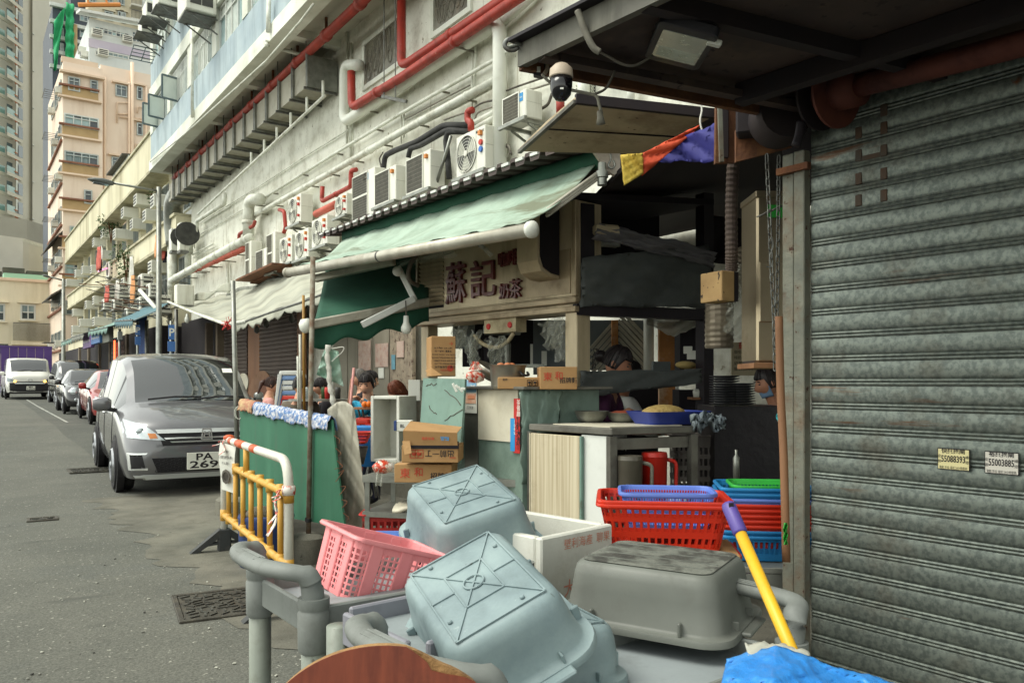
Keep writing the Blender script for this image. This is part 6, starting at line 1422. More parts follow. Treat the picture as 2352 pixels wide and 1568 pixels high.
# ================================================================ perforated plastic goods
def perforated(fn,us,vs_,hole,t,m=None):
 """surface fn(u, v) cut into cells at the given grid lines; cells where hole(i, j) is true stay open"""
 m = m or MB();nu,nv = len(us),len(vs_)
 P = [[V(fn(u,v)) for v in vs_] for u in us];N = {}
 for i in range(nu):
  for j in range(nv):
   du = P[min(i+1,nu-1)][j]-P[max(i-1,0)][j];dv = P[i][min(j+1,nv-1)]-P[i][max(j-1,0)];n = du.cross(dv);N[i,j] = n.normalized() if n.length > 1e-9 else V((0,0,1))
 o = len(m.v)
 for i in range(nu):
  for j in range(nv): m.v.append(P[i][j])
 for i in range(nu):
  for j in range(nv): m.v.append(P[i][j]-N[i,j]*t)
 k = nu*nv;solid = {(i,j) for i in range(nu-1) for j in range(nv-1) if not hole(i,j)};q = lambda i,j: o+i*nv+j;f0 = len(m.f)
 for i,j in solid:
  a,b,c,d = q(i,j),q(i+1,j),q(i+1,j+1),q(i,j+1);m.f.append((a,b,c,d));m.f.append((d+k,c+k,b+k,a+k))
  for (e,f),nb in (((a,b),(i,j-1)),((b,c),(i+1,j)),((c,d),(i,j+1)),((d,a),(i-1,j))):
   if nb not in solid: m.f.append((f,e,e+k,f+k))
 m.m.extend([m.cur]*(len(m.f)-f0));return m
def grid_lines(n,bar,lo=0.,hi=1.):
 """n holes between n+1 bars of relative width bar"""
 out = [];w_ = (hi-lo)/n
 for i in range(n): out += [lo+i*w_,lo+i*w_+w_*bar]
 return [lo]+[x for x in out if x > lo]+[hi] if lo not in out else out+[hi]
def basket(name,label,cat,c,ax,ay,w_,d_,h_,taper,col,nh=(12,7),rows=((.12,.4),(.5,.72),(.8,.92)),rim=.02,group=None,az=UP,t=.003,parent=None,rr=.05):
 """tapered basket: c = centre of the bottom"""
 th = thing(name,label,cat,c,group=group) if parent is None else parent
 c = V(c);ax = V(ax).normalized();ay = V(ay).normalized();az = V(az).normalized()
 def loop(v):
  s = taper+(1-taper)*v;return rrect(w_*s,d_*s,rr*s,4)
 L0 = loop(1);n = len(L0);cum = [0]
 for i in range(n): a,b = V(L0[i]),V(L0[(i+1) % n]);cum.append(cum[-1]+(b-a).length)
 def fn(u,v):
  L_ = loop(v);s = u*cum[-1] % cum[-1];i = max(k for k in range(n) if cum[k] <= s+1e-9);f = (s-cum[i])/max(1e-9,cum[i+1]-cum[i]);a,b = V(L_[i]),V(L_[(i+1) % n]);p = a.lerp(b,f);return c+ax*p.x+ay*p.y+az*(h_*v)
 tot = 2*(nh[0]+nh[1])+8;us = sorted(set([0.,1.]+[round((i+.35*k)/tot,6) for i in range(tot) for k in (0,1)]))
 vs_ = sorted(set([0,1]+[x for r in rows for x in r]));rset = {round(r[0],4) for r in rows}
 body = perforated(fn,us,vs_,lambda i,j: i % 2 == 1 and round(vs_[j],4) in rset,t)
 body.loft([[c+ax*x*taper+ay*y*taper+az*.004 for x,y in rrect(w_,d_,rr)],[c+ax*x*taper+ay*y*taper for x,y in rrect(w_,d_,rr)]])
 ob = body.build('basket_wall',col,th)
 lp_ = rrect(w_,d_,rr,5);rm = MB();rm.loft([[c+ax*(x*s)+ay*(y*s)+az*(h_+z) for x,y in lp_] for s,z in ((1,-.004),(1+rim*2/w_,-.008),(1+rim*2.4/w_,-.003),(1+rim*2/w_,.006),(1.0,.006),(.985,.0))],False,False);rm.build('rim',col,th,True,False,50)
 return th
# ================================================================ pavement step behind the boards
o = MB().box((4.75,8.4,-.05),(7.15,15.5,.22)).build('raised_pavement','concrete');tag(o,kind='structure')
# ================================================================ yellow and white barrier
mat('barrier_white',S(216,214,202),S(200,198,186),3,.4,dirt=S(150,146,132),da=.3,ds=5);mat('barrier_yellow',S(212,164,72),S(198,148,60),3,.45,dirt=S(160,120,60),da=.3,ds=5);mat('barrier_orange',S(206,96,52),S(190,84,46),6,.5);mat('foot_dark',S(62,64,64),S(48,50,50),4,.7,dirt=S(104,100,90),da=.4,ds=6)
mat('tape_red',S(196,80,66),S(220,214,204),14,.6,lo=.48,hi=.52)
bl,brt = cc(-2.565,7.1,0),cc(-1.43,5.1,0);bdv = (brt-bl).normalized();bar = thing('barrier','white and yellow plastic pedestrian barrier with red tape tied to its corner','barrier',bl)
Rr = .031;zt = 1.0
frm = fillet([bl+UP*.06,bl+UP*zt,brt+UP*zt,brt+UP*.06],.2,8)
MB().tube(frm,Rr,14).build('outer_frame','barrier_white',bar,True)
for a,c in ((.14,.19),(.27,.4),(.52,.6)): MB().tube([bl.lerp(brt,a)+UP*zt,bl.lerp(brt,c)+UP*zt],Rr*1.04,14).build('orange_band','barrier_orange',bar,True)
for z in (.78,.32):
 MB().tube([bl+UP*z,brt+UP*z],.026,12).build('rail','barrier_yellow',bar,True)
 for e in (bl,brt): MB().tube([e+UP*(z-.05),e+UP*(z+.05)],Rr*1.12,14).build('collar','barrier_yellow',bar,True)
for i in range(7):
 t = (i+.7)/7.4;p = bl.lerp(brt,t);MB().tube([p+UP*.3,p+UP*.79],.02,10).build('bar','barrier_yellow',bar,True)
 for z in (.32,.78): MB().tube([p+UP*(z-.045),p+UP*(z+.045)],.028,10).build('tee','barrier_yellow',bar,True)
p = bl.lerp(brt,.42);MB().tube([p+UP*.78,p+UP*zt],.024,10).build('bar','barrier_yellow',bar,True)
ft = UP.cross(bdv).normalized()
for e in (bl,brt):
 m = MB()
 for s in (-1,1):
  m.prism([e+ft*s*.04+UP*.2-bdv*.04,e+ft*s*.3-bdv*.04,e+ft*s*.24-bdv*.04,e+ft*s*.05+UP*.12-bdv*.04],bdv*.08)
  m.prism([e+ft*s*.02+UP*.09-bdv*.035,e+ft*s*.2+UP*.075-bdv*.035,e+ft*s*.2+UP*.055-bdv*.035,e+ft*s*.02+UP*.07-bdv*.035],bdv*.07)
 m.obox(e+UP*.1,ft,bdv,UP,.11,.085,.2,.01);m.build('foot','foot_dark',bar)
mat('paper',S(222,222,212),S(210,210,200),3,.7)
sg = thing('paper_notice','laminated paper notice hung on the barrier','notice',bl.lerp(brt,.18)+UP*.6);n_ = -ft if (-ft).dot(FW) < 0 else ft
c = bl.lerp(brt,.19)+UP*.78+n_*.045;nb_ = (bdv+RT*.9).normalized();MB().sheet(lambda u,v: c+nb_*(u-.5)*.2+UP*((.5-v)*.4-.03*(u-.5))+n_*(.012*math.sin(v*5)),6,8,.003).build('sheet','paper',sg)
lettering('lettering','使用對面行人路',c+UP*.09+n_*.022,nb_,UP,.028,'letter_black',sg,.002,.01,width=.17)
lettering('lettering','行人路',c+UP*.04+n_*.024,nb_,UP,.028,'letter_black',sg,.002,.01,width=.08);lettering('lettering','改道通告',c+UP*.14+n_*.02,nb_,UP,.018,'letter_black',sg,.002,width=.09)
MB().lathe(c-UP*.07+n_*.016,(n_-FW*.6).normalized(),[(.062,0),(.062,.004),(.04,.0045),(.04,.0)],8).build('octagon_mark','cable',sg)
for k,(e,tt,L_) in enumerate(((brt+UP*.82,(-.06,-.03,-.3),.05),(brt+UP*.82,(-.02,-.03,-.22),.03),(brt+UP*.82,(.1,-.03,-.06),.03),(brt+UP*.82,(.07,-.05,-.04),.02),(bl.lerp(brt,.1)+UP*1.0,(-.1,-.05,-.05),.03),(bl.lerp(brt,.16)+UP*1.02,(.1,-.05,-.12),.04))):
 tt = V(tt);d2 = bdv*tt.x+n_*.06+UP*tt.z;o = MB().sheet(lambda u,v: e+d2*v+bdv*(u-.5)*L_*(.4+v)+n_*(.05+.02*math.sin(v*7)),3,8,.002).build('tape_tail','tape_red',bar,True)
MB().lathe(brt+UP*.78,UP,[(.04,0),(.044,.03),(.04,.06)],12).build('tape_wrap','tape_red',bar,True);MB().ball(bl.lerp(brt,.1)+UP*1.02,.05,.04,.03).build('tape_wrap','barrier_orange',bar,True)
# blue drum behind the barrier
mat('drum_blue',S(42,66,120),S(34,54,104),2,.4,dirt=S(60,70,90),da=.4,ds=4)
p = cc(-2.02,6.55,0);t = thing('plastic_drum','dark blue plastic drum behind the yellow barrier','drum',p)
MB().lathe(p,UP,[(.2,0),(.215,.02),(.22,.38),(.225,.4),(.22,.42),(.2,.425),(.195,.38)],28).build('shell','drum_blue',t,True,False,40);MB().lathe(p,UP,[(.19,.385),(.0,.39)],24).build('rubble','concrete',t)
MB().ball(p+V((-.05,0,.42)),.12,.1,.07).build('rubble','concrete',t)
# ================================================================ green board with printed cloth and silver sheet
mat('board_green',S(46,104,78),S(36,90,66),1.2,.7,dirt=S(74,122,98),da=.45,ds=3,streak=1,rust=(S(64,92,74),(5,5,.5),.6),speck=.05)
def crump(m,amp,k):
 for v in m.v: v += V((noise1(v.x*k+v.z*k*.7,1),noise1(v.y*k+v.x*k*.6,2),noise1(v.z*k-v.y*k*.8,3)))*amp
 return m
mat('print_cloth',S(92,124,168),S(196,198,202),26,.9,dirt=S(64,62,120),da=.5,ds=34,lo=.45,hi=.55);mat('towel_brown',S(186,160,120),S(160,96,84),9,.95,bump=.5,bs=60);mat('silver_sheet',S(168,164,148),S(146,142,128),2,.45,bump=.3,bs=6,dirt=S(116,110,98),da=.3,ds=4)
TLb,TRb = at(551,922,8.7),at(763,964,6.35);BRb = at(792,1210,6.1);BLb = V((TLb.x,TLb.y,.12))
gb = thing('green_board','dark green plywood board leaning as a screen behind the barrier','board',BLb)
bn = (TRb-TLb).cross(BRb-TRb).normalized();bn = bn if bn.dot(FW) < 0 else -bn
MB().sheet(lambda u,v: TLb.lerp(TRb,u).lerp(BLb.lerp(BRb,u),v)+bn*(.02*math.sin(u*3)),10,4,.014).build('panel','board_green',gb)
cl = thing('printed_cloth','blue and white printed cloth draped along the top of the green board','cloth',TLb)
cb0,cb1 = TLb.lerp(TRb,.22),TRb
def drape(a,c,rr_,L1,amp,kf,s):
 def f(u,v):
  p = a.lerp(c,u);w3 = (v-.5)*2;x = 1 if w3 > 0 else -1
  if abs(w3) < .35: ang = w3/.35*math.pi/2;q = bn*math.sin(ang)*rr_+UP*math.cos(ang)*rr_
  else: q = bn*x*(rr_+.01)-UP*(abs(w3)-.35)/.65*L1*(1+.12*math.sin(u*kf))
  return p+q+UP*.012*noise1(u*kf*1.7+v*9,s)+bn*amp*noise1(u*kf*1.3-v*6,s+3)
 return f
MB().sheet(drape(cb0,cb1,.03,.09,.008,25,3),90,18,.004).build('cloth','print_cloth',cl,True)
t = thing('towel','brown towel folded over the far end of the green board','towel',TLb);MB().sheet(drape(TLb.lerp(TRb,.04),TLb.lerp(TRb,.23),.04,.08,.015,8,7),24,14,.012).build('cloth','towel_brown',t,True)
tie = MB();e = TLb+V((0,0,-.12))
for k in range(2): tie.tube([e+RT*.05*math.cos(a)*(1-.3*k)+UP*.07*math.sin(a)+FW*-.03 for a in [q*math.pi/7 for q in range(14)]],.004,4)
tie.tube([e,e+RT*.12-UP*.08-FW*.04],.004,4);tie.build('string_tie','cloth_white',gb)
sv = thing('silver_sheet','crumpled silver plastic sheet hanging behind the green board','sheet',at(800,1190,6.4))
def silv(u,v):
 x = 752+u*(62+v*16)+v*18;y = 940+u*18+v*262-30*math.sin(u*2.4)*(1-v)
 return at(x,y,6.5-.25*u+.022*noise1(u*5+v*4,3)+.022*noise1(u*3-v*7,5)+.02*abs(math.sin(u*4+v*5)))
MB().sheet(silv,26,34,.003).build('sheet','silver_sheet',sv,True)
fr = MB();rnd = random.Random(8)
for i in range(7): q = TRb.lerp(BRb,.15+.12*i);fr.tube(bez([q,q+RT*.05+UP*rnd.uniform(-.05,.03)-FW*.03,q+RT*rnd.uniform(-.03,.05)-UP*.06-FW*.04],4),.003,4)
fr.build('frayed_thread','rust',gb)
# strip of rag and plastic bags tied above the board
rg = thing('rag_strip','twisted white rag with plastic bags tied to a string above the green board','rag',at(760,900,6.6))
mat('bag_green',S(186,206,192),S(130,176,150),3,.35,alpha=.85)
pts = [(754,792),(752,820),(756,850),(757,880),(763,910),(768,935),(786,965)]
MB().tube(bez([at(x,y,6.7) for x,y in pts],5),[.021+.009*noise1(i*.9) for i in range(31)],9).build('rag','cloth_white',rg,True)
MB().sheet(lambda u,v: at(747+u*30-v*20+8*v*u*4,795+v*65+u*(12+15*v),6.75+.05*noise1(u*6+v*8,2)),8,10,.002).build('plastic_bag','bag_green',rg,True)
MB().sheet(lambda u,v: at(762+u*26+v*40,925+v*70+u*22*v,6.65+.05*noise1(u*6+v*8,5)),8,10,.002).build('plastic_bag','film',rg,True)
MB().tube(bez([at(752,800,6.7),at(765,800,6.7),at(788,797,6.7),at(786,808,6.7),at(762,830,6.7)],5),.004,5).build('string','cloth_white',rg)
# ================================================================ cartons,foam boxes,steel shelf
mat('card',S(176,138,92),S(162,124,80),2,.8,dirt=S(140,104,66),da=.3,ds=4,bump=.1,bs=40);mat('card_in',S(150,118,80),rough=.9);mat('foam',S(216,216,206),S(204,204,194),4,.6,dirt=S(180,176,160),da=.3,ds=6,bump=.15,bs=90);mat('card_print',S(186,74,52),rough=.8);mat('card_blue',S(70,140,190),rough=.8)
def fbox(x0_,y0_,x1_,y1_,d_,dep,name,m,par,yaw=0,bev=.003):
 """box whose front face fills the given rectangle of the view"""
 cen = at((x0_+x1_)/2,(y0_+y1_)/2,d_);R_ = Matrix.Rotation(yaw,3,'Z');ax,ay = R_ @ RT,R_ @ FW;w_ = (x1_-x0_)/FPX*d_;h_ = (y1_-y0_)/FPX*d_
 MB().obox(cen+ay*dep/2,ax,ay,UP,w_,dep,h_,bev).build(name,m,par);return cen,ax,ay,w_,h_
st = thing('steel_shelf','grey steel shelf rack holding the cartons','shelf',at(850,1320,5.9));sA = at(842,1083,5.95)
MB().obox(cc(-.42,6.05,1.5-205/FPX*5.95-.05),(RT-FW*.25).normalized(),(FW+RT*.25).normalized(),UP,1.3,.55,.05).build('top_tray','galv',st);MB().obox(cc(-.42,6.05,.52),(RT-FW*.25).normalized(),(FW+RT*.25).normalized(),UP,1.3,.55,.04).build('lower_tray','galv',st)
for a in (-.62,.62):
 for b2 in (-.25,.25): q = cc(-.42,6.05,0)+(RT-FW*.25).normalized()*a+(FW+RT*.25).normalized()*b2;MB().obox(q+UP*.4,RT,FW,UP,.035,.035,.8).build('leg','galv',st)
zsh = 1.5-205/FPX*5.95-.025
def carton(label,x0_,y0_,x1_,y1_,d_,dep,yaw=0,txts=(),name='carton',rest=None):
 t = thing(name,label,'carton',at((x0_+x1_)/2,y1_,d_));cen,ax,ay,w_,h_ = fbox(x0_,y0_,x1_,y1_,d_,dep,'body','card',t,yaw,.004)
 for (s,x,y,sz,m,flip) in txts:
  q = cen+ax*((x-(x0_+x1_)/2)/FPX*d_)+UP*(((y0_+y1_)/2-y)/FPX*d_)-ay*.003;k = -1 if flip else 1
  lettering('print',s,q,ax*k,UP*k,sz/FPX*d_,m,t,.001,.012)
 return t,cen,ax,ay,w_,h_
carton('closed carton with two red characters on the steel shelf',905,1066,1038,1108,5.6,.3,rad(-4),[('東',930,1088,24,'card_print',0),('和',962,1085,22,'card_print',0),('招牌麵',1014,1094,17,'letter_black',0)])
t,cen,ax,ay,w_,h_ = carton('open torn carton printed upside down on top of the closed one',922,1022,1053,1062,5.5,.32,rad(-3),[('出前一丁',1010,1040,17,'letter_black',1),('NISSIN',1040,1050,5,'card_print',1)])
q = cen+UP*h_/2;MB().prism([q-ax*w_*.46-ay*.01,q+ax*w_*.49-ay*.01,q+ax*w_*.49-ay*.03+UP*.085,q-ax*w_*.46-ay*.035+UP*.1],ay*.004).build('flap','card',t)
MB().prism([q-ax*w_*.46-ay*.03+UP*.1,q+ax*w_*.49-ay*.03+UP*.085,q+ax*w_*.49+ay*.25+UP*.11,q-ax*w_*.46+ay*.25+UP*.15],UP*.004).build('flap','card',t);MB().prism([q-ax*w_*.48-ay*.02+UP*.03,q-ax*w_*.34-ay*.025+UP*.03,q-ax*w_*.3-ay*.05-UP*.05,q-ax*w_*.42-ay*.06-UP*.06],-ay*.004).build('torn_flap','card',t)
MB().obox(q+ax*.03+UP*.002,ax,ay,UP,w_*.86,.02,.05).build('dark_gap','dark_inside',t)
for k,(xx,m) in enumerate(((-.28,'card_print'),(-.19,'card_print'))):
 fr_ = MB();c3 = cen+ax*w_*xx-ay*.002;s3 = .055
 for a,b2 in (((-1,-1),(1,-1)),((1,-1),(1,1)),((1,1),(-1,1)),((-1,1),(-1,-1))): fr_.beam(c3+ax*a[0]*s3/2+UP*a[1]*s3/2,c3+ax*b2[0]*s3/2+UP*b2[1]*s3/2,.004,.003,ay)
 fr_.lathe(c3-UP*.012,UP,[(.002,0),(.014,.004),(.018,.02)],8);fr_.build('handling_mark',m,t)
lettering('print','精品',q+ax*w_*.27+UP*.05-ay*.026,-ax,-UP,.03,'card_blue',t,.001,.02);lettering('print','專用餐廳',q-ax*w_*.02+UP*.05-ay*.03,-ax,-UP,.022,'card_print',t,.001,.01)
t,cen,ax,ay,w_,h_ = carton('tall brown carton standing upside down on the cabinet below the fascia',990,772,1047,864,6.15,.26,rad(14),[('NISSIN',1022,849,7,'card_print',1),('日清食品有限公司',1022,842,6,'letter_black',1),('NISSIN FOODS CO., LTD.',1022,835,4.5,'letter_black',1),('21-23 DAI SHING STREET,',1020,828,4.5,'letter_black',1),('TAI PO INDUSTRIAL ESTATE,',1020,821,4.5,'letter_black',1),('TAI PO, N.T., HONG KONG',1020,814,4.5,'letter_black',1),('淨重量 100克 x 30',1018,806,5,'letter_black',1),('NET WT. 100g x 30',1018,799,5,'letter_black',1),('→',1036,789,12,'card_print',0)])
c3 = cen+ax*(w_/2+.002)+ay*.13;lettering('print','出前一丁',c3-UP*.05,-ay,-UP,.05,'card_print',t,.001)
MB().lathe(cen+ax*w_*.28-UP*h_*.3-ay*.002,-ay,[(.025,0),(.025,.001)],16).build('round_logo','card_print',t)
MB().prism([cen-ax*w_*.5-UP*h_*.28,cen-ax*w_*.1-UP*h_*.47-ay*.06,cen-ax*w_*.55-UP*h_*.5-ay*.08,cen-ax*w_*.75-UP*h_*.36-ay*.02],-ay*.004).build('open_flap','card',t)
t,cen,ax,ay,w_,h_ = carton('brown noodle carton with faint red characters beside the corner post',1240,842,1326,894,5.55,.3,rad(2),[('東',1258,866,21,'card_print',0),('和',1284,864,20,'card_print',0),('招牌麵',1306,874,14,'letter_black',0)])
t,cen,ax,ay,w_,h_ = carton('shallow carton tray with handling marks in front of the pot',1143,866,1240,893,5.6,.2,0,[('易碎',1160,872,6,'letter_black',0)])
for k in (1216,1229): fbox(k-5.5,872,k+5.5,887,5.595,.002,'mark_frame','letter_black',t);fbox(k-4.5,873.2,k+4.5,885.8,5.59,.002,'mark_ground','card',t);q = at(k,880,5.586);MB().lathe(q-UP*.015,UP,[(.009,0),(.002,.004),(.002,.012),(.01,.018),(.01,.028)],8).build('mark','letter_black',t)
# pot with food,ladle bowl,packet,peg
mat('pot_alu',S(150,146,134),S(126,122,112),2,.35,metal=.7,dirt=S(90,82,70),da=.3,ds=5)
p = at(1166,893,5.75);t = thing('cooking_pot','wide aluminium cooking pot on the cabinet top','pot',p)
MB().lathe(p,UP,[(.1,0),(.12,.015),(.128,.15),(.138,.165),(.142,.172),(.13,.172),(.12,.15),(.11,.03),(0,.03)],30).build('body','pot_alu',t,True,False,40);MB().tube(bez([p+RT*.09+UP*.12-FW*.1,p+RT*.11+UP*.1-FW*.12,p+RT*.15+UP*.1-FW*.09,p+RT*.14+UP*.12-FW*.06],4),.009,7).build('handle','trim_black',t,True)
mat('egg_brown',S(178,110,72),rough=.5)
for k,(a,b2) in enumerate(((-.05,-.03),(.03,.02),(.0,-.06))): MB().ball(p+RT*a+FW*b2+UP*.165,.03,.03,.025).build('egg','egg_brown',t,True)
p = at(1122,880,5.9);t = thing('steel_bowl','tilted steel bowl leaning behind the pot','bowl',p);MB().lathe(p+UP*.03,(RT*.5+UP-FW*.2),[(.05,0),(.1,.03),(.13,.09),(.135,.09),(.1,.035)],22).build('shell','pot_alu',t,True)
mat('packet_red',S(196,70,46),S(220,204,190),30,.3,lo=.45,hi=.55)
p = at(1092,878,5.7);t = thing('food_packet','red and white food packet beside the pegs','packet',p);crump(MB().ball(p+UP*.04,.075,.035,.045,22,14),.01,60).build('packet','packet_red',t,True);MB().sheet(lambda u,v: p+UP*(.09+v*.06)+RT*(u-.5)*(.1-.06*v)+FW*.01*math.sin(u*12),8,4,.002).build('neck','packet_red',t)
p = at(1056,880,5.6);t = thing('clothes_pegs','bunch of white clothes pegs clipped to the marble board','peg',p)
for k in range(4): MB().beam(p+RT*(.02*k-.05)-UP*.04*k*.3,p+RT*(.02*k-.02)+UP*(.03+.02*(k % 2))-UP*.09,.012,.018,bev=.003).build('peg','plastic_white',t)
# foam box stood on end,small packets
t = thing('foam_box','empty white foam box stood on end beside the cartons','foam box',at(895,1062,6.4))
cen = at(884,985,6.4);Rz_ = Matrix.Rotation(rad(-16),3,'Z');ax,ay = Rz_ @ RT,Rz_ @ FW;w_,h_,dd = .25,.53,.34
for (a,b2,c3,sx,sy,sz,nm) in ((0,dd,0,w_,.03,h_,'back'),(-w_/2+.012,dd/2,0,.025,dd,h_,'side'),(w_/2-.012,dd/2,0,.025,dd,h_,'side'),(0,dd/2,h_/2-.012,w_-.05,dd,.025,'end'),(0,dd/2,-h_/2+.012,w_-.05,dd,.025,'end')): MB().obox(cen+ax*a+ay*b2+UP*c3,ax,ay,UP,sx,sy,sz,.004).build(nm,'foam',t)
t = thing('foam_box','small foam lid block lying behind the upright foam box','foam box',at(950,910,7));fbox(938,872,965,920,7.0,.3,'block','foam',t)
t = thing('printed_box','small blue and white printed box behind the torn carton','box',at(926,990,6.2));cen,ax,ay,w_,h_ = fbox(905,966,944,990,6.2,.15,'body','paper',t);fbox(904.5,966,911,989,6.195,.14,'blue_panel','drum_blue',t);lettering('print','BL',cen-ay*.003+ax*.0,ax,UP,.035,'letter_black',t,.002,.02)
t = thing('plastic_bag','knotted clear bag with red print on the steel shelf','bag',at(875,1085,5.8));p = at(878,1072,5.75);crump(MB().ball(p,.07,.06,.045,22,14),.012,60).build('bag','packet_red',t,True);MB().sheet(lambda u,v: p+RT*(-.04+u*.05)-UP*v*.13+FW*.02*math.sin(u*9+v*4)-FW*.05,6,8,.001).build('tail','film',t,True);MB().ball(p+RT*.1,.08,.06,.045,12,7).build('bag','film',t,True)
mat('crate_red',S(176,34,28),S(150,28,24),3,.5)
for k,(z,m) in enumerate(((.02,'crate_red'),(.27,'crate_red'))):
 t = thing('bottle_crate',['red bottle crate under the steel shelf, lower of the stack','red bottle crate with white lettering under the steel shelf, upper of the stack'][k],'crate',cc(-.93,6.1,z),group='red crates under the shelf')
 basket('c','','',cc(-.93,6.1,z),RT,FW,.4,.3,.24,.97,m,(5,4),((.25,.45),(.6,.8)),parent=t)
 if k: lettering('lettering','RETURN',cc(-.93,5.945,z+.1),RT,UP,.05,'letter_white',t,.003,.01);lettering('lettering','TO REUSE',cc(-.93,5.945,z+.04),RT,UP,.045,'letter_white',t,.003,.01)
mat('grass_mat',S(40,96,44),S(28,74,34),20,.9)
t = thing('grass_mat','offcut of green artificial grass on folded sacking on the lower shelf','mat',cc(-.5,5.95,.545));c3 = cc(-.72,5.8,.545)
MB().sheet(lambda u,v: cc(-.85+u*.6,5.65+v*.4,.55+.04*abs(noise1(u*5+v*3,3))+.02),12,8,.02).build('sacking','towel_brown' if False else 'board_white',t,True);m = MB();rnd = random.Random(2)
for i in range(1400): q = cc(-.62+rnd.random()*.4,5.62+rnd.random()*.3,.61);a = rnd.uniform(0,6.28);h3 = rnd.uniform(.015,.035);m.add([q,q+V((.004*math.cos(a),.004*math.sin(a),0)),q+V((rnd.gauss(0,.008),rnd.gauss(0,.008),h3))],[(0,1,2)])
tag(m.build('blades','grass_mat',t),kind='stuff')
# ================================================================ trolleys
mat('trolley',S(126,130,126),S(112,116,112),2,.55,dirt=S(84,84,78),da=.35,ds=5,speck=.04);mat('trolley_post',S(136,142,132),S(120,126,116),3,.45,dirt=S(92,88,76),da=.35,ds=7,fleck=(S(90,86,78),18,.7));mat('tray_grey',S(150,158,160),S(134,142,144),2,.5,dirt=S(104,106,102),da=.3,ds=4,speck=.03);mat('trolley_lilac',S(140,140,148),S(124,124,132),2,.5,dirt=S(92,90,90),da=.3,ds=4)
def trolley(label,A,B,L_,zh,zt_,z2,far_handle=True,near_handle=True,m='trolley',sock=True,mt='tray_grey',zf=None):
 zn = zh
 A = cc(A[0],A[1],0);B = cc(B[0],B[1],0);e = (B-A).normalized();l = UP.cross(e);l = l if l.dot(RT) > 0 else -l;W_ = (B-A).length
 t = thing('service_trolley',label,'trolley',A,group='grey service trolleys')
 ends = [(A,B,-1,near_handle),(A+l*L_,B+l*L_,1,far_handle)]
 for a,b2,sg_,hd_ in ends:
  for q in (a,b2):
   MB().tube([q+UP*.06,q+UP*(zt_-.02)],.034,16).build('post','trolley_post',t,True)
   if sock: MB().lathe(q+UP*(zt_-.1),UP,[(.036,0),(.043,.01),(.044,.11),(.04,.115),(.04,.12),(.043,.125),(.043,.15)],16).build('socket',m,t,True,False,40)
   MB().lathe(q+UP*.03,V((e.x,e.y,0)),[(.0,-.02),(.04,-.018),(.045,0),(.04,.018),(.0,.02)],14).build('castor','rubber',t,True)
  if hd_:
   zh = zf if (zf and sg_ > 0) else zn
   o_ = l*sg_;pth = bez([a+UP*(zh-.09),a+UP*(zh-.02)+o_*.015,a+e*.03+UP*zh+o_*.07,a+e*W_*.3+UP*zh+o_*.1,a+e*W_*.7+UP*zh+o_*.1,b2-e*.03+UP*zh+o_*.07,b2+UP*(zh-.02)+o_*.015,b2+UP*(zh-.09)],5)
   loops = []
   for i,p in enumerate(pth):
    tg = (pth[min(i+1,len(pth)-1)]-pth[max(i-1,0)]).normalized();s_ = tg.cross(UP);s_ = s_.normalized() if s_.length > .2 else o_;n2 = s_.cross(tg).normalized()
    k = abs(tg.z);loops.append([p+s_*math.cos(q)*(.029 if k < .5 else .031)+n2*math.sin(q)*(.023 if k < .5 else .031) for q in [j*math.pi/7 for j in range(14)]])
   MB().loft(loops).build('handle',m,t,True)
   gp_ = MB()
   for k in range(5): gp_.tube([a.lerp(b2,.3)+UP*(zh+.022-.002*abs(k-2))+o_*(.084+.008*k),a.lerp(b2,.66)+UP*(zh+.022-.002*abs(k-2))+o_*(.084+.008*k)],.003,5)
   gp_.build('grip_ribs',m,t)
 for z,mm in ((zt_,mt),(z2,mt)):
  c3 = (A+B)/2+l*L_/2+UP*z;r_ = MB()
  MB().obox(c3-UP*.03,l,e,UP,L_-.02,W_-.0,.012).build('tray',mm,t)
  for s_,a1,a2,len_ in ((W_/2,e,l,L_-.06),(-W_/2,e,l,L_-.06),(L_/2-.0,l,e,W_-.06),(-L_/2+.0,l,e,W_-.06)): r_.obox(c3+a1*s_-UP*.02,a2,a1,UP,len_,.018,.085,.005)
  r_.build('tray_rim',m,t)
 return t,A,B,e,l,W_
trolley('leftmost grey service trolley with its curved handle beside the barrier',(-.80,2.53),(-.545,2.19),.72,.985,.86,.5,False)
trolley('near grey service trolley carrying the upturned tubs',(-.30,1.80),(-.03,1.47),.99,.97,.77,.42,zf=.9)
trolley('middle grey trolley without a handle under the pink crate',(-.455,2.1),(-.22,1.82),.42,.95,.88,.5,False,False,'trolley_lilac',False)
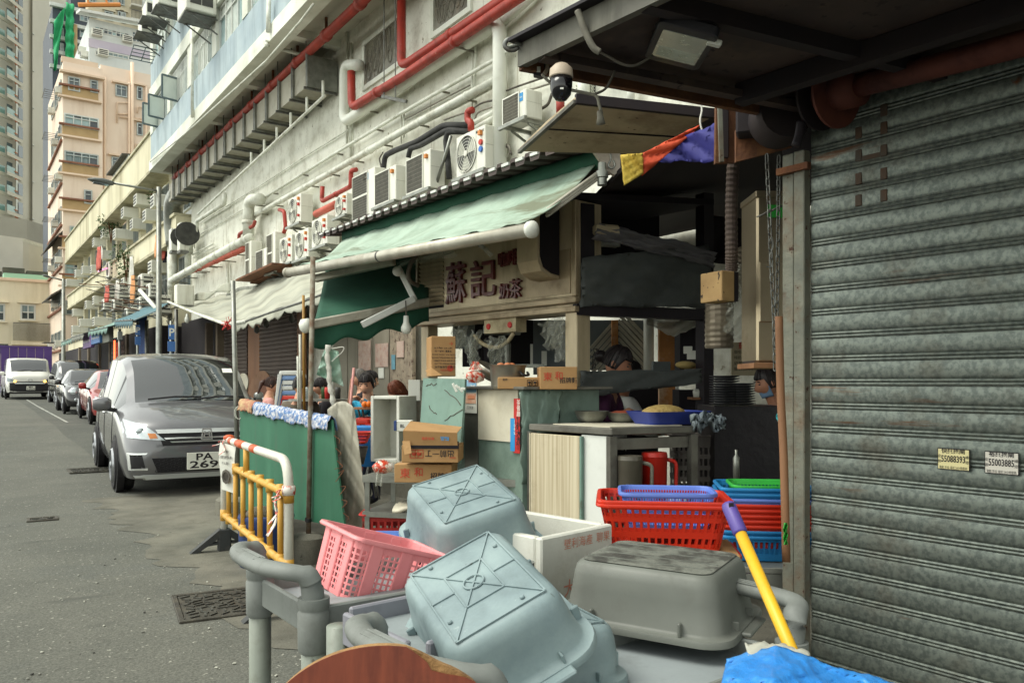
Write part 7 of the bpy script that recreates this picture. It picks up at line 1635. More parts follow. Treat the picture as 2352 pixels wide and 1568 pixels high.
# ================================================================ upturned tubs
mat('tub_blue',S(140,157,158),S(116,133,137),4.5,.45,dirt=S(96,108,108),da=.32,ds=5,speck=.03,spec=.4,fleck=(S(84,92,90),13,.69),bump=.03,bs=90,rust=(S(158,172,172),(26,26,2.5),.64));mat('tub_grey',S(116,119,112),S(100,103,97),2,.5,dirt=S(88,88,80),da=.3,ds=5);mat('tub_grime',S(112,114,106),S(34,32,29),9,.7,lo=.44,hi=.6,dirt=S(168,166,156),da=.25,ds=9,speck=.2,bs=70)
def tub(label,c,ex,ey,ez,a,b,h,m,mtop=None,ribs=True,name='plastic_tub',fl=.055):
 t = thing(name,label,'tub',c);c = V(c);ex = V(ex).normalized();ez = V(ez).normalized();ey = ez.cross(ex)
 def lp(w_,d_,r,z): return [c+ex*x+ey*y+ez*z for x,y in rrect(w_,d_,r,6)]
 A_,B_ = a+.05,b+.05
 loops = [lp(A_-.06,B_-.06,.03,0),lp(A_-.02,B_-.02,.045,-.004),lp(A_+.005,B_+.005,.055,-.016),lp(A_+.02,B_+.02,.06,-.04),lp(A_+.03,B_+.03,.062,-.08),lp(A_+fl,B_+fl,.066,-h+.012),lp(A_+fl+.01,B_+fl+.01,.068,-h+.004),lp(A_+fl+.05,B_+fl+.05,.085,-h+.002),lp(A_+fl+.056,B_+fl+.056,.088,-h-.004),lp(A_+fl+.056,B_+fl+.056,.088,-h-.016),lp(A_+fl+.046,B_+fl+.046,.085,-h-.016),lp(A_+fl+.0,B_+fl+.0,.064,-h-.003),lp(A_+.0,B_+.0,.055,-.03),lp(A_-.06,B_-.06,.03,-.012)]
 MB().loft(loops,True,True).build('shell',m,t,True,False,55)
 if mtop: MB().loft([lp(A_-.03,B_-.03,.04,.0005),lp(A_-.05,B_-.05,.035,.002)],False,True).build('grimy_base',mtop,t)
 rb = MB();cor = lambda x,y: c+ex*x*a/2+ey*y*b/2+ez*.002
 def rib(p,q,w_=.004): rb.beam(p,q,w_,.0035,ez)
 if ribs is True:
  for p,q in (((-1,-1),(1,-1)),((1,-1),(1,1)),((1,1),(-1,1)),((-1,1),(-1,-1)),((-1,-1),(1,1)),((-1,1),(1,-1)),((-.45,-.45),(.45,-.45)),((.45,-.45),(.45,.45)),((.45,.45),(-.45,.45)),((-.45,.45),(-.45,-.45)),((0,-1),(0,-.45)),((0,.45),(0,1))): rib(cor(*p),cor(*q))
  rb.tube([c+ez*.003+ex*.026*math.cos(k*math.pi/9)+ey*.026*math.sin(k*math.pi/9) for k in range(19)],.003,5,False)
  rb.build('base_ribs',m,t)
  for p in ((-.88,-.55),(.88,.55),(.55,-.88),(-.55,.88)): MB().lathe(cor(*p),ez,[(.006,0),(.006,.003),(.004,.005)],10).build('stud',m,t)
 else:
  for y in (-.7,-.25,.2,.65): rib(cor(-1,y),cor(1,y),.006)
  rb.build('base_ribs','tub_grey',t)
 for s_ in (-1,1):   # grip brackets under the rim
  g = MB()
  for k in (-.08,.08): g.obox(c+ex*s_*(A_/2+fl/2+.008)+ey*k-ez*(h-.012),ex,ey,ez,.02,.006,.028,.002)
  g.obox(c+ex*s_*(A_/2+fl/2+.04)-ez*(h+.004),ex,ey,ez,.03,.18,.012,.004);g.build('grip',m,t)
  for k in (-.13,.13): MB().obox(c+ey*s_*(B_/2+fl/2+.01)+ex*k-ez*(h-.02),ex,ey,ez,.008,.022,.04,.003).build('rim_web',m,t)
 return t
def ccv(v): return RT*v[0]+FW*v[1]+UP*v[2]
tub('pale blue tub turned upside down at the very front of the pile',cc(-.0918,1.923,1.0172),ccv((.41,-.885,-.222)),None,ccv((-.313,-.365,.877)),.34,.23,.15,'tub_blue',fl=.05)
tub('pale blue tub turned upside down on the foam box behind the front one',cc(-.185,2.95,1.093),ccv((.42,-.872,-.245)),None,ccv((-.134,-.331,.934)),.36,.27,.18,'tub_blue',fl=.07)
tub('pale blue tub half hidden beneath the front one',cc(.05,2.09,.9),ccv((.41,-.885,0)),None,ccv((0,0,1)),.32,.25,.13,'tub_blue',fl=.03)
tub('dirty grey tub upside down on the near trolley with grime on its base',cc(.45,2.412,.975),ccv((.867,-.498,-.01)),None,ccv((0,0,1)),.37,.31,.165,'tub_grey','tub_grime',ribs='bars')
# ================================================================ pink crate
mat('pink',S(236,148,150),S(226,134,138),2,.45,dirt=S(200,112,112),da=.3,ds=6,fleck=(S(150,100,90),12,.74))
Sx = .8;ex,ey,ez = ccv((.616,-.784,-.076)),ccv((.734,.607,-.306)),ccv((.286,.132,.949));org = cc(-.62*Sx,3.062*Sx,1.5-.72*Sx)
W_,L_,H_ = .33*Sx,.46*Sx,.24*Sx;cb_ = org-ex*W_/2+ey*L_/2-ez*H_/2
pk = thing('plastic_crate','pink perforated plastic crate tipped on the middle trolley','crate',cb_)
basket('x','','',cb_,ex,ey,W_,L_,H_,.93,'pink',(10,14),((.08,.14),(.17,.24),(.27,.34),(.37,.44),(.47,.54),(.57,.64),(.67,.74),(.77,.84)),rim=.012,az=ez,parent=pk,rr=.03)
for s_ in (-.62,.0,.62):  # plain reinforcing pilasters
 for sg_ in (-1,1):
  b0_,t0_ = cb_+ex*(W_/2*s_*.93)+ey*(sg_*L_/2*.93),cb_+ex*(W_/2*s_)+ey*(sg_*L_/2)+ez*H_;MB().beam(b0_,t0_,.035,.01,ey,.003).build('pilaster','pink',pk)
  b0_,t0_ = cb_+ey*(L_/2*s_*.93)+ex*(sg_*W_/2*.93),cb_+ey*(L_/2*s_)+ex*(sg_*W_/2)+ez*H_;MB().beam(b0_,t0_,.045,.01,ex,.003).build('pilaster','pink',pk)
o = MB().loft([[cc(-.42,3.1,.80)+RT*x+FW*y+UP*z for x,y in rrect(w3,w3*.7,.03)] for w3,z in ((.3,0),(.36,.1),(.34,.1),(.28,.02))],True,True).build('blue_basin','plastic_blue' if mat('plastic_blue',S(96,136,206),S(82,120,192),2,.4) else 0,None,True,False,40);tag(o,'blue plastic basin showing behind the pink crate','basin')
# ================================================================ foam fish box,baskets,table
fx = thing('foam_fish_box','large open white foam box with red stencilled characters behind the grey tub','foam box',cc(.2,3.2,.6))
Pa,Pb,Pc = at(1205,1138,3.55),at(1407,1203,3.0),at(1262,1228,2.75);fe1 = (Pb-Pc);fe1.z = 0;fW = fe1.length;fe1.normalize();fe2 = UP.cross(fe1);fe2 = fe2 if fe2.dot(FW) > 0 else -fe2;fD = .5;zt_ = Pb.z;fh = .34;lean = cc(.0,0,0);c0 = V((Pc.x,Pc.y,zt_))-fe1*.04;fW = (V((Pb.x,Pb.y,zt_))-c0).length
for (a,b2,sx,sy,nm) in ((fW/2,.016,fW,.032,'front_wall'),(fW/2,fD-.016,fW,.032,'back_wall'),(.016,fD/2,.032,fD-.065,'end_wall'),(fW-.016,fD/2,.032,fD-.065,'end_wall')): MB().obox(c0+fe1*a+fe2*b2-UP*fh/2,fe1,fe2,UP,sx,sy,fh,.006).build(nm,'foam',fx)
MB().obox(c0+fe1*fW/2+fe2*fD/2-UP*(fh-.02),fe1,fe2,UP,fW-.065,fD-.065,.03).build('floor','foam',fx)
mat('stencil_red',S(208,140,118),rough=.8)
for k,(s_,u,z,sz) in enumerate((('聊果',fW-.06,-.04,.04),('壁利海產',fW-.2,-.04,.04),('大',fW-.25,-.2,.07))): lettering('stencil',s_,c0+fe1*u+UP*z-fe2*.001,fe1,UP,sz,'stencil_red',fx,.002)
mat('basket_red',S(208,52,28),S(196,44,24),3,.38);mat('basket_blue',S(104,132,210),S(92,120,198),3,.4);mat('basket_sky',S(40,128,186),S(34,116,174),3,.4);mat('basket_green',S(60,176,70),S(50,160,62),3,.4)
ba = (RT-FW*.12).normalized();bb_ = (FW+RT*.12).normalized()
def bp(x,y,d_): return at(x,y,d_)
zr = bp(1538,1262,3.1).z
tbk = thing('steel_table','low stainless table under the plastic baskets','table',cc(.75,3.3,0));MB().obox(cc(.62,3.4,zr-.07),ba,bb_,UP,.6,.6,.03,.004).build('top','galv',tbk);MB().obox(cc(.62,3.11,zr-.13),ba,bb_,UP,.6,.02,.09).build('apron','galv',tbk)
for a in (-.27,.27):
 for b2 in (-.27,.27): MB().obox(cc(.62,3.4,(zr-.08)/2)+ba*a+bb_*b2,ba,bb_,UP,.04,.04,zr-.08).build('leg','galv',tbk)
MB().obox(cc(.62,3.4,.35),ba,bb_,UP,.5,.5,.4).build('lower_panel','dark_inside',tbk)
basket('plastic_basket','red plastic basket holding a blue one, in the middle of the table','basket',cc(.615,3.26,zr),ba,bb_,.5,.36,.185,.84,'basket_red',(15,9),((.12,.32),(.45,.66),(.76,.92)),rim=.014)
basket('plastic_basket','second red basket nested just under the rim of the first','basket',cc(.615,3.26,zr-.014),ba,bb_,.505,.365,.185,.84,'basket_red',(15,9),((.12,.32),(.45,.66),(.76,.92)),rim=.014)
basket('plastic_basket','chipped blue mesh basket sitting inside the red one','basket',cc(.635,3.28,zr+.07),ba,bb_,.37,.26,.135,.88,'basket_blue',(28,20),((.1,.16),(.2,.26),(.3,.36),(.4,.46),(.56,.64),(.7,.78),(.82,.9)),rim=.01)
MB().obox(cc(.66,3.2,zr-.012),ba,bb_,UP,.45,.32,.012).build('card_sheet','card',tbk)
basket('plastic_basket','red basket rim peeping from under the cardboard sheet','basket',cc(.66,3.22,zr-.06),ba,bb_,.46,.32,.04,.95,'basket_red',(12,8),((.3,.6),),rim=.012)
names = [('basket_sky','bottom blue basket of the stack by the shutter post'),('basket_sky','second blue basket from the bottom of the stack'),('basket_red','lowest red basket in the stack by the shutter post'),('basket_red','second red basket up the stack'),('basket_red','third red basket up the stack'),('basket_red','fourth red basket up the stack'),('basket_red','topmost red basket in the stack'),('basket_blue','periwinkle basket just above the red ones'),('basket_sky','lower of the two top blue baskets in the stack'),('basket_sky','topmost blue basket with a green one inside')]
z = .62;t = thing('steel_table','stainless table under the stack of nested baskets','table',cc(1.3,4.1,0));MB().obox(cc(1.3,4.15,z-.02),ba,bb_,UP,.8,.7,.03,.004).build('top','galv',t);MB().obox(cc(1.3,3.81,z-.09),ba,bb_,UP,.8,.02,.11).build('apron','galv',t)
for a in (-.38,.38): MB().obox(cc(1.3,3.82,z/2-.02)+ba*a,ba,bb_,UP,.04,.04,z-.04).build('leg','galv',t)
for i,(m,lab) in enumerate(names):
 a2 = (ba*math.cos(.06*noise1(i*3.1))+bb_*math.sin(.06*noise1(i*3.1))).normalized();b3 = UP.cross(a2)
 basket('plastic_basket',lab,'basket',cc(1.28+.006*noise1(i*5),4.08,z+i*.026),a2,b3,.44,.36,.12,.86,m,(14,10),((.3,.8),),rim=.012,group='nested baskets by the shutter post')
basket('plastic_basket','bright green basket inside the top of the stack','basket',cc(1.31,4.1,z+10*.026+.01),ba,bb_,.36,.28,.09,.9,'basket_green',(16,12),((.2,.75),),rim=.01)
# ================================================================ broom,stick,tarpaulin,stool
mat('broom_yellow',S(226,178,44),S(214,164,38),3,.4,dirt=S(176,130,40),da=.25,ds=7);mat('broom_purple',S(92,76,150),S(80,66,136),4,.45)
t = thing('broom','yellow broom handle with a purple grip leaning against the trolley','broom',at(1808,1475,1.78));a,c = at(1672,1158,2.05),at(1812,1478,1.78);g = a.lerp(c,.22)
MB().tube([g,c,c+(c-a).normalized()*.5],.0145,14).build('handle','broom_yellow',t,True);MB().tube([a,a.lerp(g,.1),g,a.lerp(c,.235)],[.0165,.0185,.0185,.016],14).build('grip','broom_purple',t,True);MB().obox(a.lerp(g,.12)-FW*.018,RT,FW,UP,.012,.004,.03).build('hang_hole','grille_dark',t)
mat('stick_wood',S(142,102,70),S(116,80,54),3,.65,stretch=(1,1,.1),dirt=S(104,68,44),da=.35,ds=6)
t = thing('wooden_stick','long worn wooden pole propped against the shutter post','pole',at(1806,1290,3.3));MB().tube(bez([at(1789,727,3.42),at(1793,900,3.4),at(1800,1050,3.36),at(1806,1290,3.3)],6),.017,12).build('shaft','stick_wood',t,True);MB().sheet(lambda u,v: at(1800+u*8,1200+v*50,3.27+.02*noise1(u*5+v*9)),4,8,.003).build('green_twine','basket_green',t)
mat('tarp_bright',S(58,140,214),S(44,120,196),2.5,.38,bump=.8,bs=16,dirt=S(96,160,214),da=.35,ds=4);mat('tarp_silver',S(196,196,184),S(176,176,164),4,.4,bump=.2,bs=12)
t = thing('blue_tarpaulin','bright blue tarpaulin with a silver underside heaped at the lower right','tarpaulin',cc(.5,1.3,.6))
def tarp(u,v):
 x = 1690+u*450+(1-v)*-20;y = 1484+abs(u-.25)*112*(1+.3*u)+v*190+10*noise1(u*5+v*2,1)+3*noise1(u*11-v*5,4);return at(x-v*60*(1-u),y,1.62-.42*v-.1*u+.012*noise1(u*6+v*4,6)+.012*noise1(u*3-v*6,2)+.008*abs(math.sin(u*9-v*6))+.012*abs(noise1(u*14+v*9,3))+.006*abs(noise1(u*29-v*21,5)))
MB().sheet(tarp,80,44,.003).build('sheet','tarp_bright',t,True)
MB().sheet(lambda u,v: at(1712+u*148+v*6,1474+(u-.25)**2*40+v*30+5*noise1(u*11+v*3,2),1.66-.06*v),24,6,.003).build('turned_hem','tarp_silver',t,True)
MB().sheet(lambda u,v: at(1690+u*430-v*90,1560+v*240+u*60,1.5-.5*v),10,10,.003).build('drop','tarp_bright',t,True)
mat('table_wood',S(134,66,44),S(108,50,34),3.5,.45,stretch=(14,14,.4),dirt=S(76,36,26),da=.35,ds=9);mat('chipboard',S(168,130,84),S(126,92,56),14,.9,bump=.8,bs=60)
t = thing('round_tabletop','broken round wood-grain tabletop standing on edge at the bottom of the frame','tabletop',cc(-.22,1.3,.7));c3 = at(868,1712,1.3);R_ = .158;n2 = (FW*-1+RT*.15+UP*.12).normalized();u2 = UP.cross(n2).normalized();v2 = n2.cross(u2)
def edge(a): r_ = R_*(1-.16*max(0,1-abs(a-.98)/.34)-.012*noise1(a*30)*(1 if .6 < a < 1.35 else .05));return c3+u2*r_*1.25*math.cos(a)+v2*r_*math.sin(a)
lo_ = [edge(k*math.pi/40) for k in range(80)];MB().prism(lo_,-n2*.004).build('veneer','table_wood',t)
def edge2(a): r_ = R_*(1.0-.06*max(0,1-abs(a-.98)/.36)-.01*noise1(a*40,3)*(1 if .55 < a < 1.4 else .05));return c3-n2*.005+u2*r_*1.24*math.cos(a)+v2*r_*math.sin(a)
MB().prism([edge2(k*math.pi/40) for k in range(80)],-n2*.02).build('core_board','chipboard',t)
# ================================================================ roller shutter shop at the right
sdv = (RT*.769-FW).normalized();S0 = at(1866,CY,3.6);S0.z = 0;sN = UP.cross(sdv);sN = sN if sN.dot(FW) < 0 else -sN
mat('shutter_galv',S(122,129,121),S(94,101,96),44,.45,metal=.5,lo=.42,hi=.6,dirt=S(92,80,64),da=.3,ds=3.4,fleck=(S(112,68,40),7,.74),bump=.05,bs=40,world=True,rust=(S(104,74,52),(1.1,1.1,14),.63))
mat('post_galv',S(126,126,112),S(106,108,98),9,.6,metal=.25,dirt=S(112,76,46),da=.45,ds=6,fleck=(S(70,46,34),24,.65),bump=.4,bs=40,rust=(S(104,70,46),(9,9,.6),.62))
sh = thing('roller_shutter','weathered galvanised roller shutter closing the shop on the right','shutter',S0)
PITCH = .104;SL_ = 3.0;prof_s = [(0,0),(.006,.001),(.009,.006),(.007,.011),(.003,.013),(.007,.015),(.01,.02),(.007,.026),(.001,.028),(.006,.032),(.0085,.04),(.0105,.065),(.0095,.088),(.006,.1),(.0,.104)]
def slat_mesh():
 m = MB();m.loft([[S0*0+sdv*(SL_*k)+sN*a+UP*b for a,b in prof_s] for k in (0,.08,.16,.24,.5,1)],False,False,False);return m
sm = None;z = .24
while z < 3.3:
 if sm is None: o = slat_mesh().build('slat','shutter_galv',sh,True,True,35);sm = o.data
 else: o = link('slat',sm,sh)
 j = random.uniform(0,.003);o.location = (sN.x*j,sN.y*j,z+random.uniform(-.0012,.0012));o.rotation_euler = (0,0,random.uniform(-.0016,.0016));z += PITCH
MB().obox(S0+sdv*SL_/2+UP*.2,sdv,sN,UP,SL_,.03,.08,.006).build('bottom_rail','post_galv',sh)
MB().obox(S0+sdv*SL_/2+UP*.08-sN*.1,sdv,sN,UP,SL_,.4,.16).build('threshold','concrete',sh)
def ss(x,y,k=.0): return onp(x,y,S0+sN*k,sN)
mat('hasp',S(72,66,58),S(84,62,46),12,.7,metal=.3)
for y,w3 in ((300,1),(352,1),(405,1),(455,.6),(260,.5)):
 for x in (1972,2030): 
  if y == 260 and x == 1972: continue
  q = ss(x,y+(2000-x)*.2,.012);MB().obox(q,sdv,sN,UP,.03,.008,.05,.003).build('rivet_plate','hasp',sh)
 if y == 352: MB().obox(ss(2000,y+8,.011),sdv,sN,UP,.1,.006,.02).build('rust_hasp','hasp',sh)
mat('sticker_yellow',S(226,214,160),rough=.5);mat('sticker_white',S(214,208,196),rough=.5)
for (x0_,y0_,x1_,y1_,m,top_,num,lab) in ((2153,1034,2227,1075,'sticker_yellow','快興捲閘','55088393','yellow shutter repair sticker with a phone number ending 8393'),(2261,1042,2340,1084,'sticker_white','裕興捲閘','55003885','white shutter repair sticker with a phone number ending 3885')):
 cx_,cy_ = (x0_+x1_)/2,(y0_+y1_)/2;q = ss(cx_,cy_,.021);a,b2 = ss(x0_,cy_,.021),ss(x1_,cy_,.021);w_ = (a-b2).length;h_ = .084
 t = thing('sticker',lab,'sticker',q);MB().obox(q,sdv,sN,UP,w_,.002,h_).build('backing','letter_black',t);MB().obox(q+sN*.0015,sdv,sN,UP,w_*.95,.002,h_*.92).build('face',m,t)
 lettering('lettering',num,q+sN*.003-UP*.0,sdv,UP,.036,'letter_black',t,.001,.015,width=w_*.74);lettering('lettering',top_,q+sN*.003+UP*.031,sdv,UP,.022,'letter_black',t,.001,.015,width=w_*.72)
 lettering('lettering','電動 手拉 遙控 24小時服務',q+sN*.003-UP*.033,sdv,UP,.012,'letter_black',t,.001,width=w_*.86)
 for s_,tx in ((-1,'安裝'),(1,'維修')):
  for k,ch in enumerate(tx): lettering('lettering',ch,q+sN*.003+sdv*s_*w_*.43+UP*(.01-.02*k),sdv,UP,.014,'letter_black',t,.001)
# guide post
gpst = thing('shutter_post','rust-spotted steel guide post at the edge of the roller shutter','post',S0-sdv*.06);pl0 = S0-sdv*.01
zt_ = at(1835,345,3.6).z
MB().obox(pl0-sdv*.03+UP*zt_/2+sN*.02,sdv,sN,UP,.055,.05,zt_,.004).build('guide_channel','post_galv',gpst);MB().obox(pl0-sdv*.095+UP*zt_/2+sN*.012,sdv,sN,UP,.06,.04,zt_,.004).build('back_flange','post_galv',gpst)
MB().obox(pl0+sN*.05-sdv*.055+UP*(zt_-.08),sdv,sN,UP,.16,.03,.03).build('clamp','rust',gpst)
dv = [at(1862,y,3.6) for y in (345,1500)]
# ================================================================ steel canopy over the shop
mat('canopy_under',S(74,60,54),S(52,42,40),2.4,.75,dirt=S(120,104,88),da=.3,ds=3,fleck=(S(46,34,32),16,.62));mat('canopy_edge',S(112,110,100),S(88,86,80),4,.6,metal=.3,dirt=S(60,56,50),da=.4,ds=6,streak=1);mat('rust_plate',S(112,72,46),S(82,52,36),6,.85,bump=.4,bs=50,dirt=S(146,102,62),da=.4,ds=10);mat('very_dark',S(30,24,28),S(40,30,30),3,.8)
ca = thing('shop_canopy','dark steel canopy jutting over the roller shutter','canopy',S0+UP*2.7);ZC = 2.75
P1 = onz(1196,122,ZC);P2 = onz(1480,-18,ZC);fdv = (P2-P1).normalized();P2 = P1+fdv*4.2;P4 = onz(1705,222,ZC);bv = (P4-P1).normalized();P5 = P4+bv*1.6;P3 = P2+bv*3.2
MB().prism([P1,P2,P3,P5],UP*.03).build('sheet','canopy_under',ca)
MB().beam(P1-UP*.015,P2-UP*.015,.03,.085).build('front_channel','canopy_edge',ca);MB().beam(P1+UP*.035-bv*.03,P2+UP*.035-bv*.03,.06,.012).build('front_lip','black_steel',ca)
MB().beam(P1-UP*.03,P5-UP*.03,.03,.07).build('end_channel','rust_plate',ca);MB().beam(P1-UP*.05+fdv*.12,P5-UP*.05+fdv*.12,.05,.03).build('end_flange','canopy_under',ca)
for k in (.62,1.3,2.0,2.8): MB().beam(P1+fdv*k-UP*.03,P1+fdv*k+bv*3-UP*.03,.05,.06).build('rafter','very_dark',ca)
MB().beam(P1+bv*.95-UP*.045+fdv*.1,P1+bv*.95+fdv*4-UP*.045,.06,.08).build('purlin','very_dark',ca)
# patched roof over the lane by the market wall, left end added for shade
lr = thing('lane_roof','dark patched roof over the lane between the kiosk and the shutter shop','roof',V((5.5,3,3)))
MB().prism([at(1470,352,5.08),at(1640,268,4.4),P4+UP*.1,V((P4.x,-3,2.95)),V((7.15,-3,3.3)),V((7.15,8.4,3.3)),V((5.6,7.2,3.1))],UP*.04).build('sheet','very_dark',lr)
# roof slab of the shop behind the canopy,closing off the light
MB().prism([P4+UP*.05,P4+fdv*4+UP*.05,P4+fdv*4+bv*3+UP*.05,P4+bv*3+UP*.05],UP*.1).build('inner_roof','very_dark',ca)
wl = onp(1700,240,S0,sN)
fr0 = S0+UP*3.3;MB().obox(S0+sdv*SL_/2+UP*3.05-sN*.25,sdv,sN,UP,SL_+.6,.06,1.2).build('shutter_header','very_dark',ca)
# shutter drum and motor housing
dr = thing('shutter_drum','rusty roller drum with round end plates above the shutter','drum',at(1960,215,3.2));d0,d1 = at(1880,222,3.42),at(2420,82,2.62);dd = (d1-d0).normalized()
MB().tube([d0.lerp(d1,.1),d1],.045,18).build('barrel','drum_rust' if mat('drum_rust',S(104,56,44),S(76,40,36),4,.7,metal=.2,dirt=S(60,36,34),da=.35,ds=7) else 0,dr,True)
for k,r_,m in ((0,.145,'very_dark'),(.085,.15,'drum_rust')): MB().lathe(d0+dd*k,dd,[(r_,0),(r_,.012),(r_*.5,.014),(r_*.42,.04)],30).build('end_plate',m,dr,True,False,35)
MB().sheet(lambda u,v: d0+dd*(.005+v*.08)+(sN*math.cos(u*2.4+.3)+UP*math.sin(u*2.4+.3))*.142,14,2,.004).build('spring_strap','post_galv',dr,True);MB().tube([d0+dd*.02,d0+dd*.2],.08,18).build('hub','drum_rust',dr,True)
mh = thing('motor_housing','black shutter motor housing under the canopy','motor',at(1760,250,3.6));fbox(1692,118,1840,300,3.62,.25,'case','very_dark',mh,rad(-20),.01);MB().lathe(at(1800,262,3.55),FW,[(.12,-.06),(.13,0),(.13,.1)],22).build('gearbox','very_dark',mh,True,False,40)
MB().tube(bez([at(1840,280,3.4),at(1836,310,3.4),at(1828,335,3.4)],5),.02,8).build('release_lever','black_steel',mh,True)
# rusty bracket plates
rp = thing('bracket_plate','rusty steel bracket plates carrying the canopy end','bracket',at(1665,300,3.9));MB().prism([at(1645,212,3.9),at(1690,225,3.9),at(1690,372,3.9),at(1643,375,3.9)],FW*.03).build('plate','rust_plate',rp);MB().prism([at(1690,298,3.75),at(1700,300,3.75),at(1820,338,3.7),at(1690,372,3.75)],FW*.02).build('gusset','rust_plate',rp)
MB().beam(at(1652,215,3.87),at(1657,372,3.87),.02,.02,FW).build('stiffener','post_galv',rp);fbox(1660,240,1674,362,3.86,.02,'slot','very_dark',rp)
# ================================================================ flood light,dome camera,cables
fl_ = thing('flood_light','unlit LED flood light with a black frame hung under the canopy','flood light',at(1560,105,2.75));Pq = [at(1530,45,2.62),at(1668,80,2.62),at(1592,160,2.95),at(1466,122,2.95)]
mid = sum(Pq,V())/4;qx = (Pq[1]-Pq[0]).normalized();qy = (Pq[3]-Pq[0]);qn = qx.cross(qy).normalized();qn = qn if qn.z < 0 else -qn;qy = qn.cross(qx);qy = qy if qy.dot(Pq[3]-Pq[0]) > 0 else -qy;wq,hq = (Pq[1]-Pq[0]).length,(Pq[3]-Pq[0]).length
MB().loft([[mid+qx*x+qy*y+qn*k for x,y in rrect(wq*s,hq*s,.025,4)] for s,k in ((.9,-.035),(1,-.02),(1,.008),(.96,.012))]).build('housing','trim_black',fl_,True,False,35)
mat('led_glass',S(232,234,222),S(206,212,200),8,.22,metal=.55,spec=.8,dirt=S(150,152,144),da=.3,ds=14,fleck=(S(60,56,50),60,.7));MB().loft([[mid+qx*(x)+qy*(y-.006)+qn*k for x,y in rrect(wq*.78,hq*.7,.008,3)] for k in (.0125,.015)]).build('glass','led_glass',fl_)
gr = MB()
for k in range(9): gr.beam(mid-qx*wq*.34+qy*(hq*(.04+.028*k))+qn*.0155,mid+qx*wq*.34+qy*(hq*(.04+.028*k))+qn*.0155,.002,.002,qn)
gr.beam(mid+qx*wq*.1-qy*hq*.3+qn*.0155,mid+qx*wq*.2+qy*hq*.04+qn*.0155,.003,.002,qn);gr.build('lens_ribs','led_glass',fl_);lettering('lettering','FLOODLIGHT 50W',mid+qy*hq*.42+qn*.013,qx,-qy,.012,'cable_grey',fl_,.001)
MB().obox(mid+qx*wq*.48-qy*hq*.32+qn*.008,qx,qy,qn,.05,.03,.02,.004).build('label_tag','paper',fl_);MB().tube([mid-qx*wq*.42-qn*.02,mid-qx*wq*.5-qn*.1+UP*.05,mid-qx*wq*.45+UP*.28],.012,8).build('yoke','trim_black',fl_,True)
cv = thing('dome_camera','white and black dome camera under the canopy corner','camera',at(1290,185,3.15));c3 = at(1289,160,2.8)
mat('cam_white',S(186,170,150),S(164,148,130),5,.5,dirt=S(110,94,80),da=.4,ds=12);mat('cam_black',S(16,14,18),rough=.12,spec=.7)
MB().lathe(c3+UP*.02,-UP,[(.016,0),(.024,.004),(.04,.02),(.0425,.048),(.04,.051)],24).build('collar','cam_white',cv,True,False,40);MB().lathe(c3-UP*.031,-UP,[(.04,0),(.039,.034),(.034,.058),(.02,.076),(.003,.08)],24).build('dome','cam_black',cv,True);MB().obox(c3-UP*.08-FW*.036,RT,FW,UP,.012,.004,.006).build('maker_mark','letter_white',cv)
MB().beam(at(1262,139,3.12),at(1312,142,3.2),.02,.01).build('mount_arm','cam_white',cv)
jb = thing('junction_box','dark junction box beside the dome camera','box',at(1238,160,3.05));MB().prism([at(1222,137,3.05),at(1253,124,3.05),at(1256,165,3.05),at(1246,176,3.05),at(1226,172,3.05)],FW*.03).build('case','trim_black',jb);MB().tube(bez([at(1250,124,3.04),at(1257,140,3.04),at(1256,160,3.04),at(1246,175,3.04)],5),.008,6).build('gasket','cam_white',jb,True);MB().obox(at(1237,160,3.04),RT,FW,UP,.014,.006,.02).build('tag','paper',jb)
sk = thing('shackle','steel shackle on the canopy corner','shackle',at(1175,104,3.0));MB().tube([at(1175+16*math.cos(a),103+13*math.sin(a),3.0) for a in [q*math.pi/8 for q in range(1,17)]],.009,8).build('bow','steel_bracket',sk,True);MB().tube([at(1168,108,2.99),at(1196,101,2.99)],.007,8).build('pin','galv',sk,True)
def wire(label,pts,d_,r_,m='cable'): return tag(MB().tube(bez([at(x,y,d_) for x,y in pts],6),r_,7).build('cable',m,None,True),label,'cable')
wire('fat taped cable crossing the canopy edge',[(1327,25),(1334,45),(1345,75),(1362,108),(1378,120)],2.72,.012,'cable_grey');wire('thin cable running along the canopy from the fat one',[(1378,120),(1400,132),(1430,148),(1410,155),(1398,190)][:3]+[(1460,150),(1500,128)],2.85,.005)
wire('camera lead drooping to a plug',[(1246,172),(1262,188),(1300,204),(1350,215),(1370,222),(1376,240),(1382,262)],3.0,.006,'cable_grey');wire('second lead tied up under the canopy',[(1364,218),(1390,205),(1405,180),(1412,163)],3.0,.005)
t = thing('plug','grey weatherproof plug dangling on a lead','plug',at(1380,285,3));MB().tube([at(1376,255,3),at(1379,270,3),at(1380,285,3)],[.009,.013,.018],10).build('body','cable_grey',t,True)
t = thing('terminal_box','rusty double terminal box on the canopy beam','box',at(1560,165,3.3));fbox(1536,148,1588,170,3.3,.06,'case','rust_plate',t,rad(-8));fbox(1538,160,1576,171,3.27,.03,'terminal','cam_white',t)
tag(MB().prism([at(1453,178,3.25),at(1464,180,3.25),at(1460,208,3.25),at(1446,206,3.25)],FW*.006).build('metal_tab','rust_plate'),'bent rusty tab hanging from the canopy beam','bracket')
